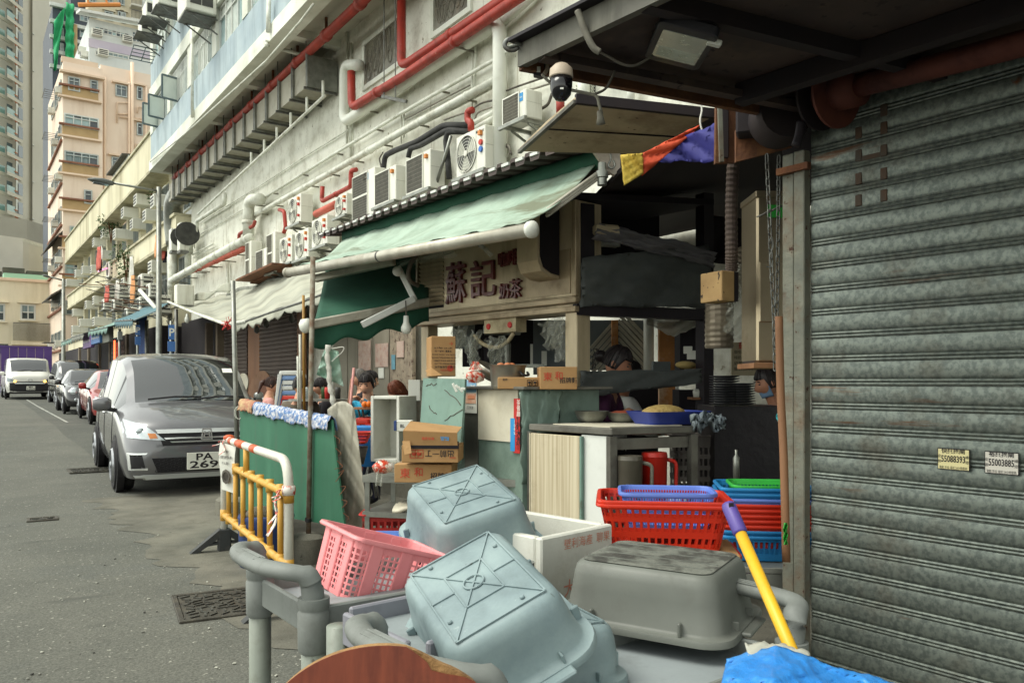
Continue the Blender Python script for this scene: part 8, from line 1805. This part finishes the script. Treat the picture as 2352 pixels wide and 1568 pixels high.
# ================================================================ beige board,blue sheet,orange and yellow cloth
mat('board_beige',S(196,180,150),S(170,154,126),2.2,.8,dirt=S(96,80,62),da=.4,ds=3.5,fleck=(S(70,58,46),22,.68))
t = thing('awning_board','stained beige board slung flat between canopy and awning','board',at(1420,300,4.5));q4 = [at(1322,232,4.15),at(1642,266,4.35),at(1476,354,5.1),at(1193,348,5.0)];qm = [at(1256,286,4.55)]
MB().prism([q4[0],q4[1],q4[2],q4[3],qm[0]],UP*.02).build('panel','board_beige',t);MB().beam(q4[0]+UP*.01,q4[1]+UP*.01,.03,.05).build('dark_edge','very_dark',t);MB().beam(q4[0]-UP*.004,q4[3]-UP*.004,.025,.02).build('left_batten','canopy_edge',t);MB().beam(q4[0].lerp(q4[3],.5)-UP*.003,q4[1].lerp(q4[2],.5)-UP*.003,.006,.008).build('joint','very_dark',t)
mat('sheet_blue',S(48,48,130),S(40,40,112),3,.7,bump=.15,bs=9);mat('cloth_orange2',S(206,78,40),S(188,68,36),3,.7);mat('cloth_yellow',S(214,190,84),S(190,160,60),9,.7,dirt=S(150,116,50),da=.4,ds=14)
tag(MB().sheet(lambda u,v: at(1500+u*148,372-v*(30+60*u)+4*noise1(u*6),4.3-.3*u+.03*noise1(u*8+v*5)),18,8,.003).build('blue_sheet','sheet_blue',None,True),'deep blue plastic sheet hanging behind the orange cloth','tarpaulin')
tag(MB().sheet(lambda u,v: at(1606-u*132,287+u*66+v*(6+u*46),4.15+.02*noise1(u*8+v*5)),18,6,.003).build('orange_cloth','cloth_orange2',None,True),'orange cloth strip tied under the beige board','cloth')
tag(MB().sheet(lambda u,v: at(1477-u*52+u*v*8,352+4*u+v*(47+u*24),4.14+.02*noise1(u*8+v*5,2)),10,10,.003).build('yellow_cloth','cloth_yellow',None,True),'stained yellow cloth corner hanging from the orange strip','cloth')
wire('white plastic tie hanging at the orange cloth',[(1603,215),(1612,250),(1608,280),(1618,318)],4.1,.005,'cloth_white')
# ================================================================ conduit with hanging block,chains,steel cabinet
t = thing('hanging_block','speckled block hanging on a corrugated conduit','block',at(1690,690,4.3));mat('speckle',S(168,138,92),S(146,116,76),5,.8,fleck=(S(40,30,26),30,.64));mat('corr_conduit',S(84,70,60),S(64,52,48),6,.7)
cen,ax,ay,w_,h_ = fbox(1653,622,1692,691,4.3,.17,'block','speckle',t,rad(28),.004);MB().obox(cen+ax*(w_/2+.02)+ay*.09,ax,ay,UP,.03,.165,h_*.99).build('dark_face','very_dark',t)
pth = [at(1692,300,4.25),at(1684,380,4.25),at(1680,480,4.3),at(1680,575,4.32),at(1680,622,4.36)];P_ = bez(pth,16);MB().tube(P_,[.031+.0035*(i % 2) for i in range(len(P_))],12).build('conduit','corr_conduit',t,False)
def chain(label,pts,d_,L_=.046):
 P_ = bez([at(x,y,d_) for x,y in pts],10);t = thing('chain',label,'chain',P_[-1]);tot = sum((b2-a).length for a,b2 in zip(P_,P_[1:]));n = int(tot/(L_*.78));k = 0;lens = [0]
 for a,b2 in zip(P_,P_[1:]): lens.append(lens[-1]+(b2-a).length)
 for i in range(n):
  s_ = (i+.5)/n*tot;j = max(q for q in range(len(lens)-1) if lens[q] <= s_);p = P_[j].lerp(P_[j+1],(s_-lens[j])/(lens[j+1]-lens[j]));tg = (P_[j+1]-P_[j]).normalized();sd = (RT*.9+FW*.4 if i % 2 else FW*.9-RT*.4).normalized()
  MB().tube([p+tg*(y*L_/2)+sd*(x*.009) for x,y in ((0,1),(.8,.85),(1,.5),(1,-.5),(.8,-.85),(0,-1),(-.8,-.85),(-1,-.5),(-1,.5),(-.8,.85),(0,1))],.0032,5,False).build('link','steel_bracket',t,True)
chain('left of the two steel chains hanging by the shutter post',[(1761,355),(1766,470),(1772,620),(1778,740),(1780,850)],3.7);chain('right steel chain hanging by the shutter post',[(1789,358),(1788,470),(1786,620),(1784,720),(1782,800)],3.72);chain('short chain looped across the steel cabinet',[(1742,497),(1765,487),(1788,476),(1806,470)],3.8)
MB_h = MB().tube(bez([at(1764,560,3.68),at(1772,545,3.68),at(1776,565,3.68),at(1768,590,3.68),at(1772,612,3.68),at(1760,612,3.68)],5),.003,5).build('hook','steel_bracket');tag(MB_h,'wire hook hung on the left chain','hook')
mat('stainless',S(176,162,136),S(156,142,118),1.5,.3,metal=.7,dirt=S(120,100,78),da=.3,ds=3)
t = thing('steel_cabinet','tall stainless cabinet behind the shutter post','cabinet',at(1775,830,4.4));fbox(1738,446,1830,832,4.4,.3,'body','stainless',t,0,.012);fbox(1744,600,1830,740,4.39,.02,'raised_panel','stainless',t,0,.006);fbox(1762,470,1800,500,4.39,.004,'green_label','basket_green',t);fbox(1736,438,1830,452,4.38,.3,'lid','stainless',t)
fbox(1730,833,1832,846,4.2,.3,'plank_shelf','stick_wood',t)
# ================================================================ things in the gloom behind the kiosk
def gl(*a): return fbox(*a)
mat('menu_board',S(196,184,154),S(180,168,140),2,.7,dirt=S(150,130,100),da=.3,ds=4)
t = thing('menu_board','pale menu board with red heading on the back wall','sign',at(1712,860,7.6));cen,ax,ay,w_,h_ = fbox(1680,786,1760,862,7.6,.02,'board','menu_board',t);lettering('lettering','蘇記大排檔',cen+UP*h_*.38-FW*.003+RT*.05,RT,UP,.07,'letter_red',t,.003,.01,width=.3)
for k in range(4): lettering('lettering','咖啡奶茶檸樂紅豆'[k % 3:]+'麵',cen+UP*h_*(.2-.17*k)-FW*.003,RT,UP,.035,'letter_black',t,.003,0,width=w_*.85)
t = thing('flexible_duct','flexible silver duct wrapped in plastic beside the kiosk','duct',at(1650,790,5.8));pth = bez([at(1720,585,6),at(1690,640,5.95),at(1656,690,5.9),at(1652,740,5.85),at(1652,800,5.85)],10);mat('duct_wrap',S(140,130,112),S(112,102,88),4,.4,metal=.4);MB().tube(pth,[.1+.006*(i % 2) for i in range(len(pth))],16).build('tube','duct_wrap',t);MB().sheet(lambda u,v: at(1690+u*45-v*30,600+v*160+u*20,5.7+.08*noise1(u*6+v*9)),8,14).build('plastic','film',t)
for k,(x,n,lab) in enumerate(((1664,12,'tall stack of dark plates left on the wash table'),(1700,9,'shorter stack of dark plates on the wash table'))):
 p = at(x,930,5.5);t = thing('plate_stack',lab,'plates',p);mat('plate_dark',S(52,52,56),rough=.3)
 for i in range(n): MB().lathe(p+UP*.017*i,UP,[(.06,0),(.1,.012),(.105,.016),(.06,.006)],20).build('plate','plate_dark',t,True)
t = thing('wash_table','dark draped wash table in the gloom behind the kiosk','table',at(1700,1100,5.6));mat('dark_plastic',S(34,30,34),S(26,23,28),4,.35,bump=.4,bs=8);fbox(1640,932,1800,1180,5.5,.5,'drape','dark_plastic',t)
t = thing('soap_bottle','small steel bottle on the floor of the stall','bottle',at(1691,1100,4.9));MB().lathe(at(1691,1103,4.9),UP,[(.02,0),(.02,.14),(.008,.16),(.01,.19)],12).build('body','galv',t,True)
t = thing('laminated_sheet','turquoise cloth corner hanging beside the wooden stick','cloth',at(1790,1000,4));mat('cloth_teal',S(56,170,176),rough=.8);MB().sheet(lambda u,v: at(1782+u*22*(1-.3*v)+v*14,955+v*40-u*30*(1-v),4+.02*noise1(u*5+v*4)),6,6,.003).build('cloth','cloth_teal',t)
t = thing('dark_cloth','dark teal cloth across the lane, with an added black sheet for the shade below','cloth',at(1690,430,7.5));mat('teal_cloth',S(40,52,50),S(30,40,40),3,.9);MB().sheet(lambda u,v: at(1636+u*115,330+v*(100+12*math.sin(u*5)),7.5+.06*noise1(u*9+v*3)),14,6,.004).build('cloth','teal_cloth',t,True);MB().sheet(lambda u,v: at(1600+u*150,492+v*(95+14*math.sin(u*4))+14*u,7.2+.06*noise1(u*9+v*3,4)),14,6,.004).build('cloth','very_dark',t,True)  # lower black sheet is added to darken the bright wall
t = thing('shade_backing','added dark backing standing in for the shade behind the counter','board',at(1450,1000,7.7));fbox(1340,872,1512,1100,7.7,.03,'board','dark_inside',t)  # added in place of the shade between the sheet strip and the counter
# panels seen through the kiosk
mat('louvre_pale',S(190,186,170),S(160,156,140),3,.5);mat('orange_wood',S(190,132,74),S(160,104,56),3,.7,dirt=S(210,196,170),da=.4,ds=5)
t = thing('slatted_screen','slatted metal screen with diagonal bars seen through the kiosk','screen',at(1420,850,8.5));fbox(1345,735,1482,850,8.5,.02,'backing','inner_grey',t)
for k in range(15):
 a,c = at(1357+k*9,735,8.45),at(1357+k*9-70 if k < 6 else 1357+k*9+62-70,835,8.45)
 x0_ = 1420 if k >= 6 else 1357
 if k < 6: a,c = at(1405,745+k*15,8.45),at(1357,800+k*15,8.45)
 else: a,c = at(1420,735+(k-8)*14,8.45),at(1482,800+(k-8)*14,8.45)
 MB().beam(a,c,.035,.02,FW).build('slat','louvre_pale',t)
fbox(1405,735,1420,850,8.42,.03,'upright','orange_wood',t);o = MB().tube([at(1490,690,8.3),at(1490,860,8.3)],.055,14).build('white_pipe','pvc_bright',None,True);tag(o,'white drainpipe seen through the kiosk opening','pipe')
t = thing('old_door_frame','peeling orange timber door frame behind the woman','door frame',at(1535,860,8.2));fbox(1514,740,1552,1000,8.2,.08,'jamb','orange_wood',t);fbox(1553,740,1560,1000,8.15,.1,'edge','alu_white',t);fbox(1500,830,1540,855,8.0,.1,'meter_box','inner_grey',t)
fn = thing('wrapped_fan','electric fan wrapped in clear plastic above the woman','fan',at(1545,735,7.2));c3 = at(1545,722,7.2);g = MB()
for k in range(1,8): g.tube([c3+RT*.03*k*math.cos(a)+UP*.012*k*math.sin(a)-FW*.02*k*math.sin(a) for a in [q*math.pi/10 for q in range(21)]],.003,4,False)
tag(g.build('guard','alu_white',fn),kind='stuff');mat('film_white',S(206,204,190),S(180,178,166),6,.4,alpha=.8);MB().sheet(lambda u,v: at(1485+u*125,732+v*(42-abs(u-.5)*60)+3*noise1(u*9+v*5),7.1+.05*noise1(u*7+v*5)),18,8).build('wrap','film_white',fn,True)
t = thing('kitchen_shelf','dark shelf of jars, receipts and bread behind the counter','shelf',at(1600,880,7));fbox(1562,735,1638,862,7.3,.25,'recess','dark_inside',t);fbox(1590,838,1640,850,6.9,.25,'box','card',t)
for k,(x0_,y0_,x1_,y1_) in enumerate(((1570,795,1590,812),(1578,805,1600,825),(1572,830,1590,850),(1600,818,1612,828))): fbox(x0_,y0_,x1_,y1_,6.95,.004,'receipt','paper',t,rad(8*k-10))
for x in (1602,1618,1632): p = at(x,912,6.8);MB().lathe(p,UP,[(.035,0),(.04,.05),(.03,.07)],12).build('jar','plastic_white',t,True)
fbox(1560,895,1640,1100,7.0,.3,'lower_cupboard','dark_inside',t);fbox(1590,912,1642,918,6.75,.2,'ledge','stick_wood',t)
cr = thing('grey_crate','grey perforated crate under the counter','crate',at(1600,1125,5.6));mat('crate_grey',S(124,118,112),S(104,98,94),3,.6);basket('x','','',at(1610,1125,5.75),RT,FW,.42,.3,.4,.97,'crate_grey',(9,6),((.08,.2),(.28,.4),(.48,.6),(.68,.8)),parent=cr)
mat('bread',S(190,168,110),S(170,146,90),12,.9);t = thing('bread','sliced bread on the shelf behind the counter','bread',at(1580,835,6.85));MB().ball(at(1575,838,6.85),.12,.05,.035).build('loaf','bread',t,True)
# ================================================================ people
mat('skin',S(206,156,126),S(192,140,112),6,.55);mat('skin_tan',S(176,124,96),S(160,110,86),6,.55);mat('hair_black',S(26,22,24),S(44,36,36),30,.5);mat('hair_grey',S(128,122,114),S(96,92,88),30,.6);mat('hair_auburn',S(122,64,38),S(96,48,30),30,.5);mat('hair_brown',S(70,44,34),S(50,32,26),30,.5)
mat('jacket_blue',S(40,160,196),S(32,142,180),5,.75,bump=.3,bs=12);mat('tee_grey',S(110,112,110),S(96,98,98),5,.9);mat('navy',S(34,36,58),S(26,28,46),5,.85);mat('top_pink',S(212,158,150),S(196,138,132),5,.85);mat('top_purple',S(74,34,66),S(58,26,54),5,.9,bump=.3,bs=14);mat('tee_white',S(206,206,200),S(188,190,188),5,.85,bump=.3,bs=10);mat('jacket_taupe',S(112,102,88),S(94,86,74),5,.9,bump=.3,bs=10);mat('mask_blue',S(120,150,180),rough=.9);mat('dark_cloth',S(38,34,40),S(30,26,32),5,.9)
def person(label,head,face,top,low,hair='hair_black',style='short',skin='skin',seated=True,lean=.0,hands=None,s=1.0,mask=False,tilt=0,floor=None):
 """head: centre of the head; face: ground direction looked at; hands: two points held in front"""
 Hd = V(head);f = V(face);f.z = 0;f.normalize();r = f.cross(UP).normalized()      # r: the person's right
 nk = Hd-UP*.13*s-f*(.03*s+.25*lean*s);ch = nk-UP*.2*s-f*(.02+.35*lean)*s;pv = nk-UP*.53*s-f*(.04+.7*lean)*s
 J = [pv,pv.lerp(ch,.5),ch,nk,Hd-UP*.06*s];R = [.15,.135,.15,.058,.06];E = [(0,1),(1,2),(2,3),(3,4)];G = ['low','top','top','skin','skin'];tips = []
 def add(p,rr,g,par): J.append(V(p));R.append(rr);G.append(g);E.append((par,len(J)-1));return len(J)-1
 for k in (-1,1):
  sh_ = add(nk-UP*.08*s+r*k*.185*s,.062,'top',2)
  w_ = V(hands[0 if k < 0 else 1]) if hands else ch-UP*.28*s+f*.3*s+r*k*.1*s
  el = (J[sh_]+w_)/2-UP*.13*s+r*k*.07*s-f*.04*s
  e_ = add(el,.05,'top',sh_);wr = add(el.lerp(w_,.85),.036,'top',e_);hd_ = add(w_,.036,'skin',wr);tips.append((w_,(w_-el).normalized(),k))
  hp = add(pv+r*k*.1*s-UP*.06*s,.1,'low',0);fl = floor if floor is not None else pv.z-.5
  if seated: kn = add(pv+f*.42*s+r*k*.14*s-UP*.02,.075,'low',hp);an = add(V((J[kn].x,J[kn].y,fl+.08))-f*.05,.05,'low',kn)
  else: kn = add(pv+r*k*.1*s-UP*.42*s+f*.03,.08,'low',hp);an = add(V((J[kn].x,J[kn].y,fl+.08)),.055,'low',kn)
  add(V((J[an].x,J[an].y,fl+.04))+f*.14,.045,'shoe',an)
 me = bpy.data.meshes.new('p');me.from_pydata([tuple(p) for p in J],E,[]);ob = bpy.data.objects.new('p',me);sc.collection.objects.link(ob)
 md = ob.modifiers.new('k','SKIN');md.use_smooth_shade = True;sb_ = ob.modifiers.new('s','SUBSURF');sb_.levels = sb_.render_levels = 2
 for i,v in enumerate(me.skin_vertices[0].data): v.radius = (R[i]*s,R[i]*s*(.78 if i < 3 else 1));v.use_root = (i == 0)
 dg = bpy.context.evaluated_depsgraph_get();ev = bpy.data.meshes.new_from_object(ob.evaluated_get(dg));bpy.data.objects.remove(ob)
 mb = MB();mats = [top,low,skin,'rubber'];ix = {'top': 0,'low': 1,'skin': 2,'shoe': 3}
 mb.v = [v.co.copy() for v in ev.vertices]
 segs = [(J[a],J[b],G[b],G[a]) for a,b in E]
 for p in ev.polygons:
  c = sum((ev.vertices[i].co for i in p.vertices),V())/len(p.vertices);best = None
  for a,b,gb_,ga in segs:
   d = b-a;t = max(0,min(1,(c-a).dot(d)/max(1e-9,d.dot(d))));q = (c-a-d*t).length
   if best is None or q < best[0]: best = (q,gb_ if t > .45 else ga)
  mb.f.append(tuple(p.vertices));mb.m.append(ix[best[1]])
 for w_,d,k in tips:   # palm with four fingers and a thumb
  mb.cur = 2;q = d.cross(UP);q = q.normalized() if q.length > .1 else r;dn = (d*.7-UP*.7).normalized()
  for i,L_ in enumerate((.055,.065,.06,.048)): b0 = w_+d*.03*s+q*(i-1.5)*.019*s;mb.tube([b0-d*.02*s,b0+d*.03*s,b0+d*.035*s+dn*(L_-.02)*s],[.01*s,.0095*s,.007*s],6)
  mb.tube([w_-q*k*.02*s,w_-q*k*.05*s+d*.03*s,w_-q*k*.045*s+d*.06*s],[.012*s,.011*s,.008*s],6)
 # head: skull,jaw,nose,ears,eyes and mouth in one piece with the body
 u = (UP*math.cos(tilt)+f*math.sin(tilt)).normalized();fd = (f*math.cos(tilt)-UP*math.sin(tilt)).normalized()
 hp_ = lambda x,y,z: Hd+r*x*s+fd*y*s+u*z*s
 mb.cur = 2;lo = []
 for i in range(13):
  a = math.pi*(i+.03)/12.06;z = -.115*math.cos(a);wd = .076*math.sin(a)**.8*(1 if z > -.03 else 1-.25*(-.03-z)/.085);row = []
  for k in range(18):
   t = 2*math.pi*k/18;y = math.sin(t)*wd*1.2+(.012 if z < 0 else 0);x = math.cos(t)*wd
   if math.sin(t) > .93 and -.055 < z < .015: y += .022*(1-abs(z+.03)/.045)
   if math.sin(t) > .7 and abs(abs(math.cos(t))-.4) < .2 and 0 < z < .03: y -= .008
   row.append(hp_(x,y,z))
  lo.append(row)
 mb.loft(lo)
 for k in (-1,1): mb.loft([[hp_(k*(.073+dx),-.005+.02*math.cos(q)*sc_,-.005+.032*math.sin(q)*sc_) for q in [j*math.pi/4 for j in range(8)]] for dx,sc_ in ((-.01,.8),(.008,1),(.014,.7))])
 base = V((pv.x,pv.y,floor if floor is not None else pv.z-.5));t_ = thing('person',label,'person',base)
 body = mb.build('body',mats,t_,True)
 ft = MB()
 for k in (-1,1): ft.obox(hp_(k*.03,.083,.012),r,fd,u,.028*s,.012*s,.01*s,.002);ft.obox(hp_(k*.03,.086,.034),r,fd,u,.036*s,.012*s,.007*s,.002)
 ft.build('eyes','hair_black',t_)
 if not mask: MB().obox(hp_(0,.088,-.062),r,fd,u,.042*s,.01*s,.009*s,.003).build('mouth','letter_maroon',t_)
 else: MB().sheet(lambda a,b: hp_((a-.5)*.15*(1-.12*b),.1-.09*abs(a-.5)**1.4*2-.015*b,-.015-.085*b),8,5,.002).build('mask','mask_blue',t_,True)
 # hair: cap that follows the skull,long styles fall behind
 hb = MB();rows = []
 for i in range(9):
  a = i/8*math.pi*(.62 if style != 'long' else .95);row = []
  for k in range(20):
   t = 2*math.pi*k/20;sn_ = math.sin(t);drop = 1 if sn_ < .35 else .62 if style != 'fringe' else .75
   aa = a*drop;w_ = .087*math.sin(aa)**.85 if aa > 0 else 0;z = .122*math.cos(aa)+.004
   if style == 'long' and z < 0: w_ = .087
   jit = .004*noise1(k*2.3+i*1.7,3);row.append(hp_(math.cos(t)*(w_+jit),sn_*(w_+jit)*1.17-.006,z-(.12 if style == 'long' and i == 8 and sn_ < .2 else 0)))
  rows.append(row)
 hb.loft(rows,True,False);rn = random.Random(int(Hd.x*977))
 for q in range(70):
  k = rn.uniform(0,20);o_ = rn.uniform(.0,.5);ln = []
  for i in range(int(1+o_*3),9): a,c = rows[i][int(k) % 20],rows[i][(int(k)+1) % 20];p = a.lerp(c,k % 1);ln.append(p+(p-Hd).normalized()*(.002+.002*rn.random())+r*rn.gauss(0,.0015))
  if len(ln) > 2: hb.tube(ln,.0028,4)
 if style == 'bun':
  hb.ball(hp_(0,-.125,-.005),.05*s,.05*s,.042*s,12,8)
  for k in range(9): hb.tube(bez([hp_(.02*math.sin(k),-.1,.0),hp_(.05*math.sin(k*2.1),-.15-.01*k*.5,.03*math.cos(k)),hp_(.06*math.sin(k*1.7),-.13,-.07+.05*math.cos(k*2))],4),.0035,4)
 if style == 'tail': hb.tube([hp_(0,-.1,.03),hp_(0,-.14,-.02),hp_(0,-.13,-.18)],[.03,.035,.01],8)
 hb.build('hair',hair,t_,True);return t_,ch,f,r,hp_
cam_dir = -FW
h_ = at(843,882,9.5)
t_,ch,f,r,hp_ = person('man in a bright blue jacket eating, seated on a red stool',h_,-FW+RT*-.25,'jacket_blue','navy','hair_black','short',tilt=.35,hands=(at(828,917,9.25),at(868,918,9.25)),s=1.12,floor=.22)
MB().sheet(lambda u,v: ch+f*(.125-.02*abs(u-.5)*4)+r*(u-.5)*.16+UP*(.13-v*.3),6,6,.004).build('tee_shirt','tee_grey',t_,True);lettering('print','KTO',ch+f*.13-UP*.02,-r,UP,.06,'letter_white',t_,.003,.01)
person('grey-haired diner seen over the shoulder of the man in blue',at(826,868,10.5),-FW*.3-RT,'dark_cloth','navy','hair_grey','short',tilt=.3,floor=.22)
person('dark-haired diner hidden behind the man in blue',at(851,872,10.6),FW*.4+RT,'dark_cloth','navy','hair_black','tail',tilt=.3,floor=.22)
person('diner with auburn hair bending over a bowl near the stall',at(911,897,9.4),-FW*.6-RT,'dark_cloth','navy','hair_auburn','long',tilt=.6,floor=.1)
person('woman in a pink top seated left of the stool stack',at(624,884,11.5),RT+FW*.3,'top_pink','dark_cloth','hair_brown','tail',tilt=.35,floor=.22)
person('diner in a taupe jacket with their back to the camera',at(690,886,9.6),FW,'jacket_taupe','dark_cloth','hair_black','fringe',tilt=.2,floor=.1)
person('dark-haired diner facing left behind the twisted rag',at(738,888,10.6),-FW*.5-RT,'dark_cloth','navy','hair_black','fringe',tilt=.2,floor=.22)
person('woman with her hair in a loose bun working behind the counter in purple',at(1418,834,6.6),RT-FW*.35,'top_purple','dark_cloth','hair_black','bun','skin_tan',False,.12,(at(1448,948,6.1),at(1425,950,6.2)),1.2,tilt=.45,floor=.05)
person('helper in a white tee shirt half hidden behind the woman in purple',at(1444,860,7.3),RT+FW*.2,'tee_white','dark_cloth','hair_black','short','skin_tan',False,.1,(at(1520,990,6.9),at(1530,990,7.0)),1.1,tilt=.5,floor=.05)
person('masked worker in dark clothes near the shutter post',at(1764,878,6.1),-RT-FW*.1,'dark_cloth','dark_cloth','hair_black','short','skin_tan',False,.1,None,1.0,mask=True,tilt=.35,floor=.05)
# ================================================================ stools,tables and tubs around the diners
mat('stool_red',S(208,54,36),S(194,46,30),3,.4);mat('stool_white',S(196,196,190),S(180,182,178),3,.45);mat('stool_blue',S(104,134,176),S(92,120,162),3,.45)
def stool(label,p,m,grp,name='plastic_stool'):
 t = thing(name,label,'stool',p,group=grp);p = V(p)
 MB().loft([[p+RT*x+FW*y+UP*z for x,y in rrect(w_,w_,.04,4)] for w_,z in ((.27,.39),(.275,.42),(.26,.44),(.2,.445))],True,True).build('seat',m,t,True,False,40)
 for a in (-1,1):
  for b in (-1,1): MB().loft([[p+RT*(a*o_+x)+FW*(b*o_+y)+UP*z for x,y in rrect(w_,w_,.01,2)] for o_,w_,z in ((.16,.035,0),(.115,.06,.4))]).build('leg',m,t)
 g = MB()
 for a in (-1,1): g.obox(p+RT*a*.125+UP*.3,RT,FW,UP,.012,.22,.04);g.obox(p+FW*a*.125+UP*.3,RT,FW,UP,.22,.012,.04)
 g.build('brace',m,t);return t
for k,(x,y,d_,lab) in enumerate(((826,962,8.4,'red plastic stool nearest the foam box'),(852,958,8.9,'red plastic stool behind the first one'),(858,985,7.9,'low red stool beside the blue bucket'))):
 p = at(x,y,d_);stool(lab,(p.x,p.y,max(.0,p.z-.44)),'stool_red','red stools')
cs = ['stool_blue','stool_white','stool_white','stool_red','stool_blue','stool_white','stool_white','stool_blue','stool_white'];b_ = at(671,852,10.2)
for k,m in enumerate(cs): stool('%s stool, %s in the stack by the bamboo pole' % ({'stool_blue': 'blue','stool_white': 'white','stool_red': 'red'}[m],['lowest','second from the bottom','third from the bottom','fourth from the bottom','fifth from the bottom','fourth from the top','third from the top','second from the top','topmost'][k]),(b_.x,b_.y,b_.z-.44-.062*(8-k)),m,'stacked stools')
def table(label,x,y,d_,r_,m,z0=.2,cat='table',name='round_table'):
 p = at(x,y,d_);t = thing(name,label,cat,(p.x,p.y,z0));MB().lathe(p,UP,[(r_,-.02),(r_,0)],28).build('top',m,t)
 for a in (.6,2.2,3.7,5.3): MB().tube([p+V((r_*.75*math.cos(a),r_*.75*math.sin(a),-.02)),V((p.x-r_*.6*math.cos(a),p.y-r_*.6*math.sin(a),z0))],.012,6).build('leg','steel_bracket',t)
 return t,p
t,p = table('folding table between the diners on the left',735,916,9.4,.36,'galv');mat('glass_clear',S(170,180,176),rough=.08,alpha=.5)
for k,(a,b,m) in enumerate(((-.12,-.1,'glass_clear'),(.1,-.05,'letter_red'),(.2,.05,'ac_dark'),(.02,.12,'plant'))): q = p+RT*a+FW*b;tag(MB().lathe(q,UP,[(.03,0),(.035,.1),(.03,.14),(.0,.141)],12).build(('cup','condiment_jar','bowl','green_bottle')[k],m,None,True),('clear tumbler on the folding table','red condiment jar on the folding table','dark bowl on the folding table','green bottle on the folding table')[k],'tableware')
t,p = table('small round wooden table in front of the man in blue',850,935,8.9,.2,'stick_wood');mat('orange_fruit',S(230,120,36),rough=.5)
for k in range(3): tag(MB().ball(p+RT*(.045*k-.05)-FW*.05+UP*.035,.036).build('orange','orange_fruit',None,True),('left','middle','right')[k]+' of the three oranges in front of the man in blue','orange')
p = at(822,1022,7.2);t = thing('bucket','blue plastic bin standing on the pavement by the red stools','bin',(p.x,p.y,p.z-.3));MB().loft([[at(845,1045,7.6)+RT*x+FW*y+UP*z for x,y in rrect(w_,w_,.06)] for w_,z in ((.2,-.1),(.26,.24),(.28,.24),(.28,.27),(.25,.28))],True,True).build('body','tarp_bright',t,True,False,40)
basket('colander','red round-cornered colander beside the blue bin','colander',at(818,1018,7.2),RT,FW,.26,.24,.1,.7,'stool_red',(16,16),((.15,.35),(.45,.65),(.75,.9)),rim=.01);p = at(818,1045,7.25);tag(MB().lathe(p-UP*.08,UP,[(.07,0),(.11,.16),(.1,.16)],18).build('grey_pail','crate_grey',None,True),'grey pail under the red colander','pail')
for lab,m,x0_,y0_,x1_,y1_ in (('red broom handle leaning by the small table','brown_ledge',795,948,808,870),('pink and white mop handle beside it','top_pink',800,955,813,845)): tag(MB().tube([at(x0_,y0_+30,8.2),at(x1_,y1_,8.4)],.016,8).build('mop_handle',m,None,True),lab,'handle')
# round folding tabletops leaning by the shutter,clear sheet by the rear post
for lab,x,y,rr,m in (('pale round tabletop leaning by the brown shutter',556,885,.34,'board_white'),('tan round tabletop leaning behind it',598,895,.5,'stick_wood'),('dark red round tabletop in front of the shutter',615,905,.45,'brown_ledge')):
 p = onx(x,y,6.5);tag(MB().lathe(p,V((-1,-.25,.2)),[(rr,0),(rr,.03)],26).build('leaning_tabletop',m),lab,'tabletop')
